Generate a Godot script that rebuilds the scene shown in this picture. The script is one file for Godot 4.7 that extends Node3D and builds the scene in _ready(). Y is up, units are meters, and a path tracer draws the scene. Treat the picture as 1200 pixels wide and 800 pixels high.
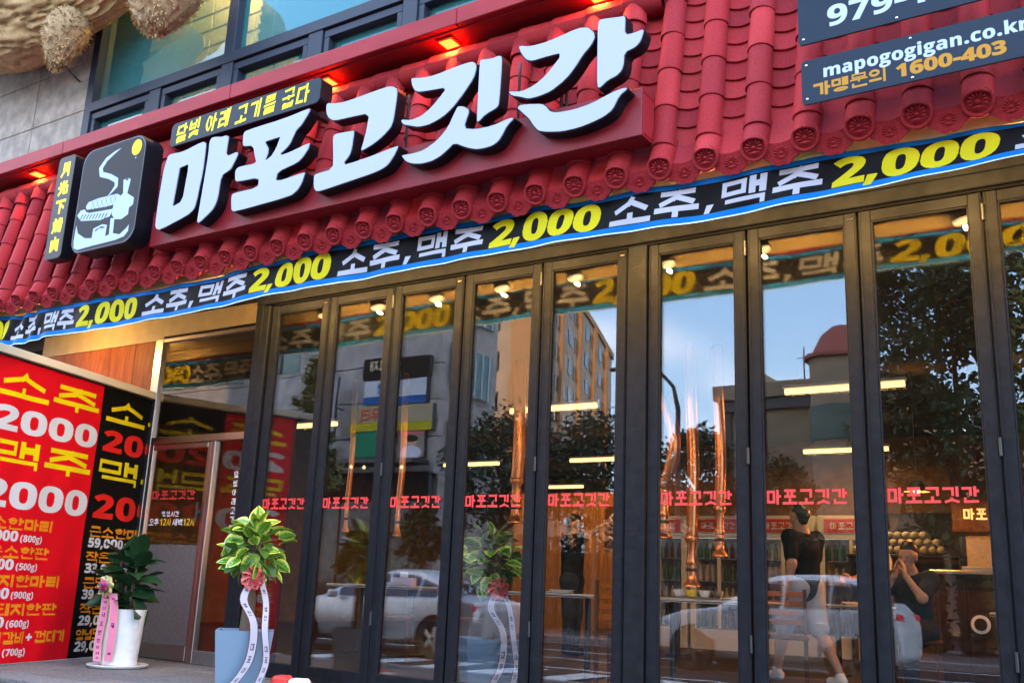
extends Node3D

# ---------------------------------------------------------------- state
var M := {}
var used := {}
var rng := RandomNumberGenerator.new()
var glyph_cache := {}
var latin_font: SystemFont
var SIGN_LETTERS := {
	"ma": [[-6776,4188,-6735,4205,-6583,4191,-6342,4231,-6299,4210,-6289,4171,-6288,3964,-6328,3665,-6353,3622,-6423,3587,-6745,3518,-6802,3537,-6824,3577,-6822,3823,-6807,4069],[-6235,4242,-6176,4237,-6116,4221,-6059,4223,-6023,4203,-6025,4161,-6031,4031,-5911,4047,-5888,4030,-5895,3996,-5945,3912,-5966,3892,-6058,3863,-6068,3683,-6090,3616,-6131,3571,-6265,3495,-6292,3511,-6292,3558,-6270,3864,-6257,4078,-6262,4208],[-6590,4037,-6493,4048,-6490,3992,-6508,3776,-6534,3733,-6617,3714]],
	"po": [[-5861,4187,-5831,4213,-5411,4217,-5147,4240,-5132,4225,-5141,4196,-5208,4107,-5258,4075,-5271,4054,-5315,3972,-5358,3938,-5414,3911,-5323,3914,-5111,3949,-5102,3937,-5111,3891,-5165,3830,-5215,3798,-5414,3766,-5428,3696,-5128,3718,-5121,3701,-5146,3623,-5186,3571,-5258,3537,-5851,3520,-5896,3538,-5912,3609,-5917,3672,-5895,3693,-5625,3689,-5625,3759,-5856,3771,-5893,3787,-5907,3859,-5896,3895,-5861,3910,-5675,3900,-5693,3941,-5731,4050,-5834,4066,-5855,4090],[-5586,4052,-5437,4057,-5467,3980,-5508,3927,-5564,3902,-5543,3947,-5545,3997]],
	"go": [[-4974,4217,-4960,4237,-4877,4215,-4781,4202,-4387,4224,-4327,4212,-4288,4186,-4277,4146,-4295,3934,-4319,3878,-4380,3831,-4464,3788,-4573,3756,-4590,3772,-4567,3848,-4552,3919,-4538,4041,-4718,4052,-4876,4060,-4936,4097,-4965,4143,-4973,4184],[-4878,3936,-4857,3963,-4684,3949,-4661,3944,-4661,3919,-4671,3796,-4686,3749,-4742,3695,-4665,3695,-4486,3707,-4241,3737,-4232,3719,-4263,3660,-4315,3598,-4370,3574,-4471,3558,-4649,3544,-4956,3519,-5002,3532,-5025,3568,-5036,3658,-5015,3679,-4849,3683,-4859,3799]],
	"git": [[-4171,4224,-4150,4231,-4067,4210,-3958,4200,-3748,4219,-3638,4220,-3602,4192,-3596,4147,-3616,4079,-3692,3988,-3769,3910,-3835,3865,-3903,3838,-3986,3821,-4073,3826,-4147,3854,-4208,3876,-4233,3909,-4228,3931,-4137,3905,-4051,3916,-3968,3959,-3902,4017,-3852,4068,-3963,4079,-4080,4093,-4125,4113,-4156,4163],[-3582,4198,-3570,4213,-3475,4197,-3423,4203,-3396,4190,-3389,4140,-3397,3843,-3415,3812,-3505,3786,-3562,3743,-3579,3756,-3580,3816],[-3760,3883,-3741,3913,-3686,3899,-3643,3867,-3638,3836,-3675,3737,-3580,3709,-3448,3702,-3320,3725,-3282,3722,-3279,3703,-3330,3663,-3359,3612,-3389,3572,-3439,3548,-3504,3545,-3570,3551,-3652,3583,-3750,3636,-3802,3598,-3855,3567,-3923,3545,-4021,3542,-4101,3560,-4161,3589,-4205,3641,-4196,3654,-4087,3647,-4002,3653,-3893,3702,-3815,3775]],
	"gan": [[-3273,4219,-3253,4228,-3177,4202,-3044,4198,-2825,4230,-2749,4215,-2704,4167,-2694,4122,-2720,4074,-2781,4018,-2842,3938,-2903,3881,-3004,3827,-3094,3814,-3174,3815,-3242,3847,-3304,3870,-3337,3906,-3327,3918,-3231,3894,-3138,3911,-3048,3962,-2935,4077,-3052,4081,-3158,4079,-3206,4101,-3250,4161],[-2687,4217,-2669,4243,-2613,4236,-2540,4222,-2494,4217,-2485,4193,-2487,4086,-2430,4081,-2366,4089,-2360,4066,-2382,4002,-2417,3970,-2488,3955,-2492,3879,-2509,3837,-2545,3811,-2604,3797,-2658,3758,-2682,3776,-2685,3980],[-3263,3775,-3246,3798,-3186,3793,-3066,3766,-3033,3737,-3006,3700,-2960,3680,-2834,3671,-2711,3682,-2567,3723,-2484,3731,-2466,3720,-2472,3704,-2519,3675,-2564,3594,-2623,3562,-2707,3541,-2805,3528,-2917,3530,-3019,3550,-3091,3573,-3132,3621,-3168,3678,-3209,3719]],
}

# ---------------------------------------------------------------- small helpers
func lin(r: float, g: float, b: float) -> Color:
	return Color(r, g, b).linear_to_srgb()

func mat(key: String, r: float, g: float, b: float, rough := 0.6, metal := 0.0, spec := 0.5) -> StandardMaterial3D:
	var m := StandardMaterial3D.new()
	m.resource_name = key
	m.albedo_color = lin(r, g, b)
	m.roughness = rough
	m.metallic = metal
	m.metallic_specular = spec
	M[key] = m
	return m

func glow(key: String, r: float, g: float, b: float, e: float) -> StandardMaterial3D:
	var m := mat(key, minf(r, 0.9), minf(g, 0.9), minf(b, 0.9), 0.5)
	m.emission_enabled = true
	m.emission = lin(r, g, b)
	m.emission_energy_multiplier = e
	return m

func pane(key: String, r: float, g: float, b: float, a: float) -> StandardMaterial3D:
	var m := mat(key, r, g, b, 0.0)
	m.albedo_color.a = a
	m.transparency = BaseMaterial3D.TRANSPARENCY_ALPHA
	return m

func noise_image(sd: int, freq: float, size := 256, octaves := 4, kind := FastNoiseLite.TYPE_SIMPLEX_SMOOTH, fractal := FastNoiseLite.FRACTAL_FBM) -> Image:
	var n := FastNoiseLite.new()
	n.seed = sd
	n.frequency = freq
	n.noise_type = kind
	n.fractal_type = fractal
	n.fractal_octaves = octaves
	return n.get_seamless_image(size, size)

func tinted(im: Image, lo: Color, hi: Color) -> ImageTexture:
	var w := im.get_width()
	var h := im.get_height()
	im.convert(Image.FORMAT_L8)
	var src := im.get_data()
	var out := PackedByteArray()
	out.resize(w * h * 3)
	var lut := []
	for i in 256:
		var c := lo.lerp(hi, i / 255.0)
		lut.append([int(c.r * 255), int(c.g * 255), int(c.b * 255)])
	for i in w * h:
		var e: Array = lut[src[i]]
		out[i * 3] = e[0]
		out[i * 3 + 1] = e[1]
		out[i * 3 + 2] = e[2]
	return ImageTexture.create_from_image(Image.create_from_data(w, h, false, Image.FORMAT_RGB8, out))

func grain(m: StandardMaterial3D, sd: int, freq: float, lo: float, hi: float, metres: float, octaves := 4, relief := 0.0, world := true) -> void:
	# multiplies the albedo with a grey noise between lo and hi, laid on triplanar
	m.albedo_texture = tinted(noise_image(sd, freq, 256, octaves), Color(lo, lo, lo), Color(hi, hi, hi))
	m.uv1_triplanar = true
	m.uv1_world_triplanar = world
	m.uv1_scale = Vector3.ONE / metres
	if relief > 0.0:
		var im := noise_image(sd + 7, freq * 2.0, 256, octaves)
		im.convert(Image.FORMAT_RGBA8)
		im.bump_map_to_normal_map(4.0)
		m.normal_enabled = true
		m.normal_texture = ImageTexture.create_from_image(im)
		m.normal_scale = relief

# ---------------------------------------------------------------- nodes
func numbered(parent: Node, called: String) -> String:
	var key := str(parent.get_instance_id()) + called
	var n: int = used.get(key, 0)
	used[key] = n + 1
	return called if n == 0 else "%s_%03d" % [called, n]

func thing(called: String, label: String, category: String, at := Vector3.ZERO, turn := 0.0, group := "") -> Node3D:
	var o := Node3D.new()
	o.name = numbered(self, called)
	add_child(o, true)
	o.position = at
	o.rotation.y = turn
	tag(o, label, category, group)
	return o

func tag(o: Node, label: String, category: String, group := "", kind := "") -> void:
	if label != "":
		o.set_meta("label", label)
	if category != "":
		o.set_meta("category", category)
	if group != "":
		o.set_meta("group", group)
	if kind != "":
		o.set_meta("kind", kind)

func put(parent: Node, called: String, mesh: Mesh, m: Material, at := Vector3.ZERO, basis := Basis.IDENTITY) -> MeshInstance3D:
	var o := MeshInstance3D.new()
	o.mesh = mesh
	o.material_override = m
	o.name = numbered(parent, called)
	parent.add_child(o, true)
	o.transform = Transform3D(basis, at)
	return o

func struct(called: String, mesh: Mesh, m: Material, at := Vector3.ZERO) -> MeshInstance3D:
	var o := put(self, called, mesh, m, at)
	o.set_meta("kind", "structure")
	return o

func copy_of(o: Node3D, at: Vector3, turn: float, label: String) -> Node3D:
	var c: Node3D = o.duplicate()
	var base := String(o.name)
	c.name = numbered(self, base)
	add_child(c, true)
	c.position = at
	c.rotation.y = turn
	c.set_meta("label", label)
	return c

# ---------------------------------------------------------------- meshes
func fresh() -> SurfaceTool:
	var st := SurfaceTool.new()
	st.begin(Mesh.PRIMITIVE_TRIANGLES)
	return st

func tri(st: SurfaceTool, a: Vector3, b: Vector3, c: Vector3) -> void:
	st.add_vertex(a); st.add_vertex(c); st.add_vertex(b)

func quad(st: SurfaceTool, a: Vector3, b: Vector3, c: Vector3, d: Vector3) -> void:
	tri(st, a, b, c)
	tri(st, a, c, d)

func uvquad(a: Vector3, b: Vector3, c: Vector3, d: Vector3, u0 := 0.0, v0 := 0.0, u1 := 1.0, v1 := 1.0) -> ArrayMesh:
	# a top left, b top right, c bottom right, d bottom left
	var st := fresh()
	var ps := [a, b, c, a, c, d]
	var us := [Vector2(u0, v0), Vector2(u1, v0), Vector2(u1, v1), Vector2(u0, v0), Vector2(u1, v1), Vector2(u0, v1)]
	for i in 6:
		st.set_uv(us[i])
		st.add_vertex(ps[i])
	return st.commit()

func add_box(st: SurfaceTool, lo: Vector3, hi: Vector3, c := 0.0) -> void:
	var x := [lo.x, hi.x]; var y := [lo.y, hi.y]; var z := [lo.z, hi.z]
	var m := minf(c, 0.45 * minf(hi.x - lo.x, minf(hi.y - lo.y, hi.z - lo.z)))
	var sg := [-1.0, 1.0]
	var P := func(i: int, j: int, k: int, ax: int) -> Vector3:
		# corner ijk, kept full on axis ax, inset on the others
		var v := Vector3(x[i], y[j], z[k])
		if ax != 0: v.x -= sg[i] * m
		if ax != 1: v.y -= sg[j] * m
		if ax != 2: v.z -= sg[k] * m
		return v
	for i in 2:
		quad(st, P.call(i, 0, 0, 0), P.call(i, 1, 0, 0), P.call(i, 1, 1, 0), P.call(i, 0, 1, 0)) if i == 0 else quad(st, P.call(i, 0, 0, 0), P.call(i, 0, 1, 0), P.call(i, 1, 1, 0), P.call(i, 1, 0, 0))
		quad(st, P.call(0, i, 0, 1), P.call(0, i, 1, 1), P.call(1, i, 1, 1), P.call(1, i, 0, 1)) if i == 0 else quad(st, P.call(0, i, 0, 1), P.call(1, i, 0, 1), P.call(1, i, 1, 1), P.call(0, i, 1, 1))
		quad(st, P.call(0, 0, i, 2), P.call(1, 0, i, 2), P.call(1, 1, i, 2), P.call(0, 1, i, 2)) if i == 0 else quad(st, P.call(0, 0, i, 2), P.call(0, 1, i, 2), P.call(1, 1, i, 2), P.call(1, 0, i, 2))
	if m <= 0.0:
		return
	for i in 2:
		for j in 2:
			quad(st, P.call(i, j, 0, 0), P.call(i, j, 1, 0), P.call(i, j, 1, 1), P.call(i, j, 0, 1))
			quad(st, P.call(i, 0, j, 0), P.call(i, 1, j, 0), P.call(i, 1, j, 2), P.call(i, 0, j, 2))
			quad(st, P.call(0, i, j, 1), P.call(1, i, j, 1), P.call(1, i, j, 2), P.call(0, i, j, 2))
			for k in 2:
				tri(st, P.call(i, j, k, 0), P.call(i, j, k, 1), P.call(i, j, k, 2))

var box_cache := {}
func box_mesh(size: Vector3, c := 0.0) -> ArrayMesh:
	var key := "%.4f %.4f %.4f %.4f" % [size.x, size.y, size.z, c]
	if not box_cache.has(key):
		var st := fresh()
		add_box(st, -size / 2, size / 2, c)
		box_cache[key] = st.commit()
	return box_cache[key]

func bx(parent: Node, called: String, lo: Vector3, hi: Vector3, m: Material, c := 0.004) -> MeshInstance3D:
	return put(parent, called, box_mesh(hi - lo, c), m, (lo + hi) / 2)

func frame_of(dir: Vector3) -> Array:
	var d := dir.normalized()
	var up := Vector3.UP if absf(d.y) < 0.9 else Vector3.RIGHT
	var a := up.cross(d).normalized()
	return [a, d.cross(a).normalized()]

func smooth_mesh(rows: Array, closed_u := true, cap0 := false, cap1 := false) -> ArrayMesh:
	# rows of points; one smooth surface with shared vertices
	var v := PackedVector3Array()
	var idx := PackedInt32Array()
	var n: int = rows[0].size()
	for r in rows:
		for p in r:
			v.append(p)
	for i in rows.size() - 1:
		for j in (n if closed_u else n - 1):
			var a := i * n + j
			var b := i * n + (j + 1) % n
			idx.append_array([a, a + n, b, b, a + n, b + n])
	for e in [0, 1]:
		if (e == 0 and cap0) or (e == 1 and cap1):
			var base: int = 0 if e == 0 else (rows.size() - 1) * n
			var mid := Vector3.ZERO
			var first := v.size()
			for j in n:
				mid += v[base + j] / n
				v.append(v[base + j])
			v.append(mid)
			for j in n:
				if e == 0:
					idx.append_array([first + j, first + (j + 1) % n, first + n])
				else:
					idx.append_array([first + (j + 1) % n, first + j, first + n])
	return with_normals(v, idx)

func with_normals(v: PackedVector3Array, idx: PackedInt32Array) -> ArrayMesh:
	var nr := PackedVector3Array()
	nr.resize(v.size())
	for i in range(0, idx.size(), 3):
		var a := v[idx[i]]
		var f := (v[idx[i + 2]] - a).cross(v[idx[i + 1]] - a)
		for k in 3:
			nr[idx[i + k]] += f
	for i in nr.size():
		nr[i] = nr[i].normalized() if nr[i].length_squared() > 0 else Vector3.UP
	var arr := []
	arr.resize(Mesh.ARRAY_MAX)
	arr[Mesh.ARRAY_VERTEX] = v
	arr[Mesh.ARRAY_NORMAL] = nr
	arr[Mesh.ARRAY_INDEX] = idx
	var me := ArrayMesh.new()
	me.add_surface_from_arrays(Mesh.PRIMITIVE_TRIANGLES, arr)
	return me

func tube(pts: Array, radii, sides := 10, caps := true) -> ArrayMesh:
	var rows := []
	var fr: Array = []
	for i in pts.size():
		var d: Vector3 = (pts[mini(i + 1, pts.size() - 1)] - pts[maxi(i - 1, 0)])
		if i == 0:
			fr = frame_of(d)
		else:
			var dn := d.normalized()
			var a: Vector3 = (fr[0] - dn * fr[0].dot(dn)).normalized()
			fr = [a, dn.cross(a).normalized()]
		var r: float = radii[i] if radii is Array else radii
		var row := []
		for k in sides:
			var t := TAU * k / sides
			row.append(pts[i] + (fr[0] * cos(t) + fr[1] * sin(t)) * r)
		rows.append(row)
	return smooth_mesh(rows, true, caps, caps)

func lathe(profile: Array, sides := 24) -> ArrayMesh:
	# profile of Vector2(radius, height); sharp corners by repeating points
	var rows := []
	for p in profile:
		var row := []
		for k in sides:
			var t := TAU * k / sides
			row.append(Vector3(cos(t) * p.x, p.y, -sin(t) * p.x))
		rows.append(row)
	return smooth_mesh(rows, true)

func add_prism(st: SurfaceTool, poly: PackedVector2Array, z0: float, z1: float, front := true, back := true) -> void:
	var t := Geometry2D.triangulate_polygon(poly)
	for i in range(0, t.size(), 3):
		var a := poly[t[i]]; var b := poly[t[i + 1]]; var c := poly[t[i + 2]]
		if front: tri(st, Vector3(a.x, a.y, z1), Vector3(b.x, b.y, z1), Vector3(c.x, c.y, z1))
		if back: tri(st, Vector3(a.x, a.y, z0), Vector3(c.x, c.y, z0), Vector3(b.x, b.y, z0))
	add_wall(st, poly, z0, z1)

func add_wall(st: SurfaceTool, poly: PackedVector2Array, z0: float, z1: float) -> void:
	for i in poly.size():
		var a := poly[i]
		var b := poly[(i + 1) % poly.size()]
		quad(st, Vector3(a.x, a.y, z0), Vector3(b.x, b.y, z0), Vector3(b.x, b.y, z1), Vector3(a.x, a.y, z1))

func prism(poly: PackedVector2Array, z0: float, z1: float) -> ArrayMesh:
	var st := fresh()
	add_prism(st, poly, z0, z1)
	return st.commit()

func round_rect(x0: float, y0: float, x1: float, y1: float, r: float, n := 6) -> PackedVector2Array:
	var p := PackedVector2Array()
	for q in [[x1 - r, y1 - r, 0.0], [x0 + r, y1 - r, PI / 2], [x0 + r, y0 + r, PI], [x1 - r, y0 + r, 1.5 * PI]]:
		for k in n + 1:
			var t: float = q[2] + PI / 2 * k / n
			p.append(Vector2(q[0] + r * cos(t), q[1] + r * sin(t)))
	return p

# ---------------------------------------------------------------- lettering
var JAMO := {
	"ㄱ": [[0, 0, 1, 0, 1, 1]], "ㄴ": [[0, 0, 0, 1, 1, 1]], "ㄷ": [[1, 0, 0, 0, 0, 1, 1, 1]], "ㄹ": [[0, 0, 1, 0, 1, 0.5, 0, 0.5, 0, 1, 1, 1]],
	"ㅁ": [[0, 0, 1, 0, 1, 1, 0, 1, 0, 0]], "ㅂ": [[0, 0, 0, 1, 1, 1, 1, 0], [0, 0.5, 1, 0.5]], "ㅅ": [[0.5, 0, 0.42, 0.4, 0, 1], [0.5, 0.3, 1, 1]],
	"ㅇ": ["O", 0.5, 0.5, 0.5, 0.5], "ㅈ": [[0, 0, 1, 0], [0.55, 0, 0.4, 0.5, 0, 1], [0.5, 0.45, 1, 1]], "ㅊ": [[0.3, 0, 0.7, 0], [0, 0.3, 1, 0.3], [0.5, 0.3, 0, 1], [0.5, 0.5, 1, 1]],
	"ㅋ": [[0, 0, 1, 0, 1, 1], [0, 0.45, 1, 0.45]], "ㅌ": [[1, 0, 0, 0, 0, 1, 1, 1], [0, 0.5, 1, 0.5]], "ㅍ": [[0, 0, 1, 0], [0, 1, 1, 1], [0.28, 0, 0.28, 1], [0.72, 0, 0.72, 1]],
	"ㅎ": ["O", 0.5, 0.74, 0.42, 0.26, [0.3, 0, 0.7, 0], [0, 0.27, 1, 0.27]], "ㄲ": [[0, 0, 0.42, 0, 0.42, 1], [0.58, 0, 1, 0, 1, 1]], "ㅏ": [[0.25, 0, 0.25, 1], [0.25, 0.45, 1, 0.45]],
	"ㅐ": [[0.1, 0, 0.1, 1], [0.1, 0.48, 0.9, 0.48], [0.9, 0, 0.9, 1]], "ㅑ": [[0.25, 0, 0.25, 1], [0.25, 0.3, 1, 0.3], [0.25, 0.62, 1, 0.62]], "ㅓ": [[0.8, 0, 0.8, 1], [0, 0.45, 0.8, 0.45]],
	"ㅔ": [[0.45, 0, 0.45, 1], [0, 0.48, 0.45, 0.48], [0.95, 0, 0.95, 1]], "ㅕ": [[0.8, 0, 0.8, 1], [0, 0.3, 0.8, 0.3], [0, 0.62, 0.8, 0.62]], "ㅣ": [[0.5, 0, 0.5, 1]],
	"ㅗ": [[0.5, 0, 0.5, 1], [0, 1, 1, 1]], "ㅛ": [[0.3, 0, 0.3, 1], [0.7, 0, 0.7, 1], [0, 1, 1, 1]], "ㅜ": [[0, 0, 1, 0], [0.5, 0, 0.5, 1]], "ㅠ": [[0, 0, 1, 0], [0.3, 0, 0.3, 1], [0.7, 0, 0.7, 1]], "ㅡ": [[0, 0.5, 1, 0.5]],
}
var HAN := {
	"月": [[0.25, 0, 0.25, 0.7, 0.05, 1], [0.25, 0, 0.85, 0, 0.85, 1], [0.25, 0.3, 0.85, 0.3], [0.25, 0.6, 0.85, 0.6]],
	"光": [[0.5, 0, 0.5, 0.4], [0.15, 0.08, 0.28, 0.32], [0.85, 0.05, 0.7, 0.32], [0, 0.45, 1, 0.45], [0.36, 0.45, 0.3, 0.75, 0.05, 1], [0.62, 0.45, 0.62, 0.95, 1, 0.95, 1, 0.75]],
	"下": [[0, 0.05, 1, 0.05], [0.45, 0.05, 0.45, 1], [0.5, 0.35, 0.85, 0.6]],
	"烤": [[0.2, 0, 0.2, 0.55, 0, 1], [0.22, 0.6, 0.38, 0.95], [0.02, 0.25, 0.06, 0.5], [0.4, 0.2, 0.34, 0.42], [0.5, 0.15, 0.95, 0.15], [0.7, 0, 0.7, 0.36], [0.42, 0.36, 1, 0.36], [0.95, 0.05, 0.42, 0.62], [0.5, 0.6, 0.95, 0.6], [0.62, 0.6, 0.6, 0.78, 0.95, 0.78, 0.9, 1, 0.72, 0.98]],
	"肉": [[0.1, 1, 0.1, 0.25, 0.9, 0.25, 0.9, 1], [0.5, 0, 0.5, 0.35, 0.25, 0.62], [0.5, 0.4, 0.75, 0.6], [0.5, 0.6, 0.28, 0.92], [0.5, 0.7, 0.75, 0.9]],
	"祝": [[0.2, 0, 0.28, 0.1], [0.02, 0.22, 0.4, 0.22, 0.05, 0.6], [0.24, 0.45, 0.24, 1], [0.5, 0.05, 0.95, 0.05, 0.95, 0.4, 0.5, 0.4, 0.5, 0.05], [0.62, 0.42, 0.55, 0.8, 0.4, 1], [0.8, 0.42, 0.8, 0.95, 1, 0.95]],
	"發": [[0.1, 0.05, 0.4, 0.05, 0.05, 0.4], [0.6, 0, 0.95, 0.4], [0.9, 0.05, 0.65, 0.2], [0.1, 0.45, 0.42, 0.45, 0.42, 0.62, 0.12, 0.62, 0.12, 0.8, 0.42, 0.8, 0.38, 1], [0.58, 0.45, 0.58, 0.6, 0.5, 0.65], [0.58, 0.45, 0.85, 0.45, 0.85, 0.62], [0.55, 0.72, 0.9, 0.72, 0.5, 1], [0.6, 0.78, 0.95, 1]],
	"展": [[0.1, 0, 0.9, 0, 0.9, 0.25, 0.12, 0.25], [0.1, 0, 0.1, 0.6, 0, 1], [0.2, 0.42, 0.95, 0.42], [0.4, 0.3, 0.4, 0.58], [0.68, 0.3, 0.68, 0.58], [0.18, 0.58, 1, 0.58], [0.35, 0.6, 0.35, 0.98, 0.5, 0.9], [0.5, 0.6, 0.95, 1], [0.85, 0.65, 0.6, 0.8]],
}
const JL := "ㄱㄲㄴㄷㄸㄹㅁㅂㅃㅅㅆㅇㅈㅉㅊㅋㅌㅍㅎ"
const JV := "ㅏㅐㅑㅒㅓㅔㅕㅖㅗㅘㅙㅚㅛㅜㅝㅞㅟㅠㅡㅢㅣ"
const JT := " ㄱㄲㄳㄴㄵㄶㄷㄹㄺㄻㄼㄽㄾㄿㅀㅁㅂㅄㅅㅆㅇㅈㅊㅋㅌㅍㅎ"

func seg(out: Array, a: Vector2, b: Vector2, t: float) -> void:
	var d := (b - a)
	d = d.normalized() * t / 2 if d.length() > 1e-6 else Vector2(t / 2, 0)
	var n := Vector2(-d.y, d.x)
	out.append(PackedVector2Array([a - d + n, b + d + n, b + d - n, a - d - n]))

func strokes(out: Array, def: Array, x: float, y: float, w: float, h: float, t: float) -> void:
	x += t / 2; y += t / 2; w = maxf(w - t, 0.001); h = maxf(h - t, 0.001)
	var from := 0
	if def[0] is String:
		var c := Vector2(x + def[1] * w, y + def[2] * h)
		var r := Vector2(def[3] * w, def[4] * h)
		for k in 20:
			var a := TAU * k / 20
			var b := TAU * (k + 1) / 20
			var ri := Vector2(maxf(r.x - t / 2, 0.0005), maxf(r.y - t / 2, 0.0005))
			var ro := r + Vector2(t, t) / 2
			out.append(PackedVector2Array([c + Vector2(cos(a), sin(a)) * ro, c + Vector2(cos(b), sin(b)) * ro, c + Vector2(cos(b), sin(b)) * ri, c + Vector2(cos(a), sin(a)) * ri]))
		from = 5
	for i in range(from, def.size()):
		var s: Array = def[i]
		for k in range(0, s.size() - 2, 2):
			seg(out, Vector2(x + s[k] * w, y + s[k + 1] * h), Vector2(x + s[k + 2] * w, y + s[k + 3] * h), t)

func glyph(ch: String, x: float, y: float, w: float, h: float, t: float) -> Array:
	# shapes (convex quads) of one Hangul syllable or Han character in a box, y down
	var out := []
	if HAN.has(ch):
		strokes(out, HAN[ch], x, y, w, h, t)
		return out
	var code := ch.unicode_at(0) - 0xAC00
	if code < 0 or code > 11171:
		return out
	var l := JL[code / 588]
	var v := JV[(code % 588) / 28]
	var f := code % 28
	var th := h if f == 0 else h * 0.62
	if f > 0:
		strokes(out, JAMO[JT[f]], x + w * 0.1, y + h * 0.68, w * 0.86, h * 0.32, minf(t, h * 0.15))
	var tt := minf(t, th * 0.26)
	if "ㅏㅐㅑㅓㅔㅕㅣ".contains(v):
		var vw := 0.30 if v == "ㅣ" else (0.42 if "ㅐㅔ".contains(v) else 0.38)
		strokes(out, JAMO[l], x, y + th * 0.06, w * (1.0 - vw - 0.03), th * 0.86, tt)
		strokes(out, JAMO[v], x + w * (1.0 - vw), y, w * vw, th, t)
	elif "ㅗㅛㅜㅠㅡ".contains(v):
		var ch_ := 0.56 if v != "ㅡ" else 0.62
		strokes(out, JAMO[l], x + w * 0.1, y, w * 0.8, th * ch_, minf(tt, th * 0.19))
		strokes(out, JAMO[v], x, y + th * (ch_ + 0.03), w, th * (0.97 - ch_), minf(t, th * 0.2))
	elif v == "ㅚ" or v == "ㅢ" or v == "ㅘ" or v == "ㅙ":
		strokes(out, JAMO[l], x, y, w * 0.62, th * 0.52, minf(tt, th * 0.17))
		strokes(out, JAMO["ㅡ" if v == "ㅢ" else "ㅗ"], x, y + th * 0.55, w * 0.7, th * 0.42, minf(t, th * 0.18))
		strokes(out, JAMO["ㅣ" if v in ["ㅢ", "ㅚ"] else ("ㅐ" if v == "ㅙ" else "ㅏ")], x + w * 0.72, y, w * 0.28, th, minf(t, w * 0.14))
	else:
		strokes(out, JAMO[l], x, y, w * 0.62, th * 0.52, minf(tt, th * 0.17))
	return out

func latin_contours(ch: String) -> Dictionary:
	if glyph_cache.has(ch):
		return glyph_cache[ch]
	var ts := TextServerManager.get_primary_interface()
	var rid: RID = latin_font.get_rids()[0]
	var g := ts.font_get_glyph_index(rid, 256, ch.unicode_at(0), 0)
	var d := ts.font_get_glyph_contours(rid, 256, g)
	var adv := ts.font_get_glyph_advance(rid, 256, g).x / 256.0
	var cs := []
	var pts: PackedVector3Array = d.get("points", PackedVector3Array())
	var start := 0
	for e in d.get("contours", PackedInt32Array()):
		var raw := []
		for i in range(start, e + 1):
			raw.append(pts[i])
		start = e + 1
		var full := []
		for i in raw.size():
			var a: Vector3 = raw[i]
			var b: Vector3 = raw[(i + 1) % raw.size()]
			full.append(a)
			if int(a.z) != 1 and int(b.z) != 1:
				full.append(Vector3((a.x + b.x) / 2, (a.y + b.y) / 2, 1))
		while full.size() and int(full[0].z) != 1:
			full.append(full.pop_front())
		var flat := PackedVector2Array()
		var i := 0
		while i < full.size():
			var a: Vector3 = full[i]
			if int(a.z) == 1:
				flat.append(Vector2(a.x, a.y) / 256.0)
				i += 1
			else:
				var p0 := flat[flat.size() - 1]
				var p1 := Vector2(a.x, a.y) / 256.0
				var nx: Vector3 = full[(i + 1) % full.size()]
				var p2 := Vector2(nx.x, nx.y) / 256.0
				for k in range(1, 5):
					var t := k / 5.0
					flat.append(p0.lerp(p1, t).lerp(p1.lerp(p2, t), t))
				i += 1
		cs.append(flat)
	glyph_cache[ch] = {"cs": cs, "adv": adv}
	return glyph_cache[ch]

class Canvas:
	var im: Image
	var w: int
	var h: int
	func _init(W: int, H: int, bg: Color) -> void:
		w = W; h = H
		im = Image.create_empty(W * 2, H * 2, false, Image.FORMAT_RGBA8)
		im.fill(bg)
	func rect(x: float, y: float, ww: float, hh: float, c: Color) -> void:
		im.fill_rect(Rect2i(int(x * 2), int(y * 2), int(ww * 2), int(hh * 2)), c)
	func poly(cs: Array, c: Color) -> void:
		var lo := 1e9
		var hi := -1e9
		for q in cs:
			for p in q:
				lo = minf(lo, p.y); hi = maxf(hi, p.y)
		for yy in range(maxi(int(lo * 2) - 1, 0), mini(int(hi * 2) + 2, h * 2)):
			var y := (yy + 0.5) / 2.0
			var xs := []
			for q in cs:
				var n: int = q.size()
				var a: Vector2 = q[n - 1]
				for b in q:
					if (a.y <= y) != (b.y <= y):
						xs.append((a.x + (y - a.y) / (b.y - a.y) * (b.x - a.x)) * 2.0)
					a = b
			xs.sort()
			for k in range(0, xs.size() - 1, 2):
				var x0 := int(round(xs[k]))
				var x1 := int(round(xs[k + 1]))
				if x1 > x0:
					im.fill_rect(Rect2i(x0, yy, x1 - x0, 1), c)
	func shapes(list: Array, c: Color) -> void:
		for s in list:
			poly([s], c)
	func ellipse(x: float, y: float, rx: float, ry: float, c: Color) -> void:
		var p := PackedVector2Array()
		for k in 32:
			p.append(Vector2(x + rx * cos(TAU * k / 32), y + ry * sin(TAU * k / 32)))
		poly([p], c)
	func tex() -> ImageTexture:
		im.shrink_x2()
		im.generate_mipmaps()
		return ImageTexture.create_from_image(im)

func write(cv: Canvas, s: String, x: float, y: float, cw: float, chh: float, pitch: float, t: float, c: Color, slant := 0.0) -> void:
	# Hangul or Han line: boxes of cw by chh every pitch
	for i in s.length():
		var list := glyph(s[i], x + i * pitch, y, cw, chh, t)
		if slant != 0.0:
			for k in list.size():
				var q: PackedVector2Array = list[k]
				for j in q.size():
					q[j] = Vector2(q[j].x + (y + chh - q[j].y) * slant, q[j].y)
				list[k] = q
		cv.shapes(list, c)

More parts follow.
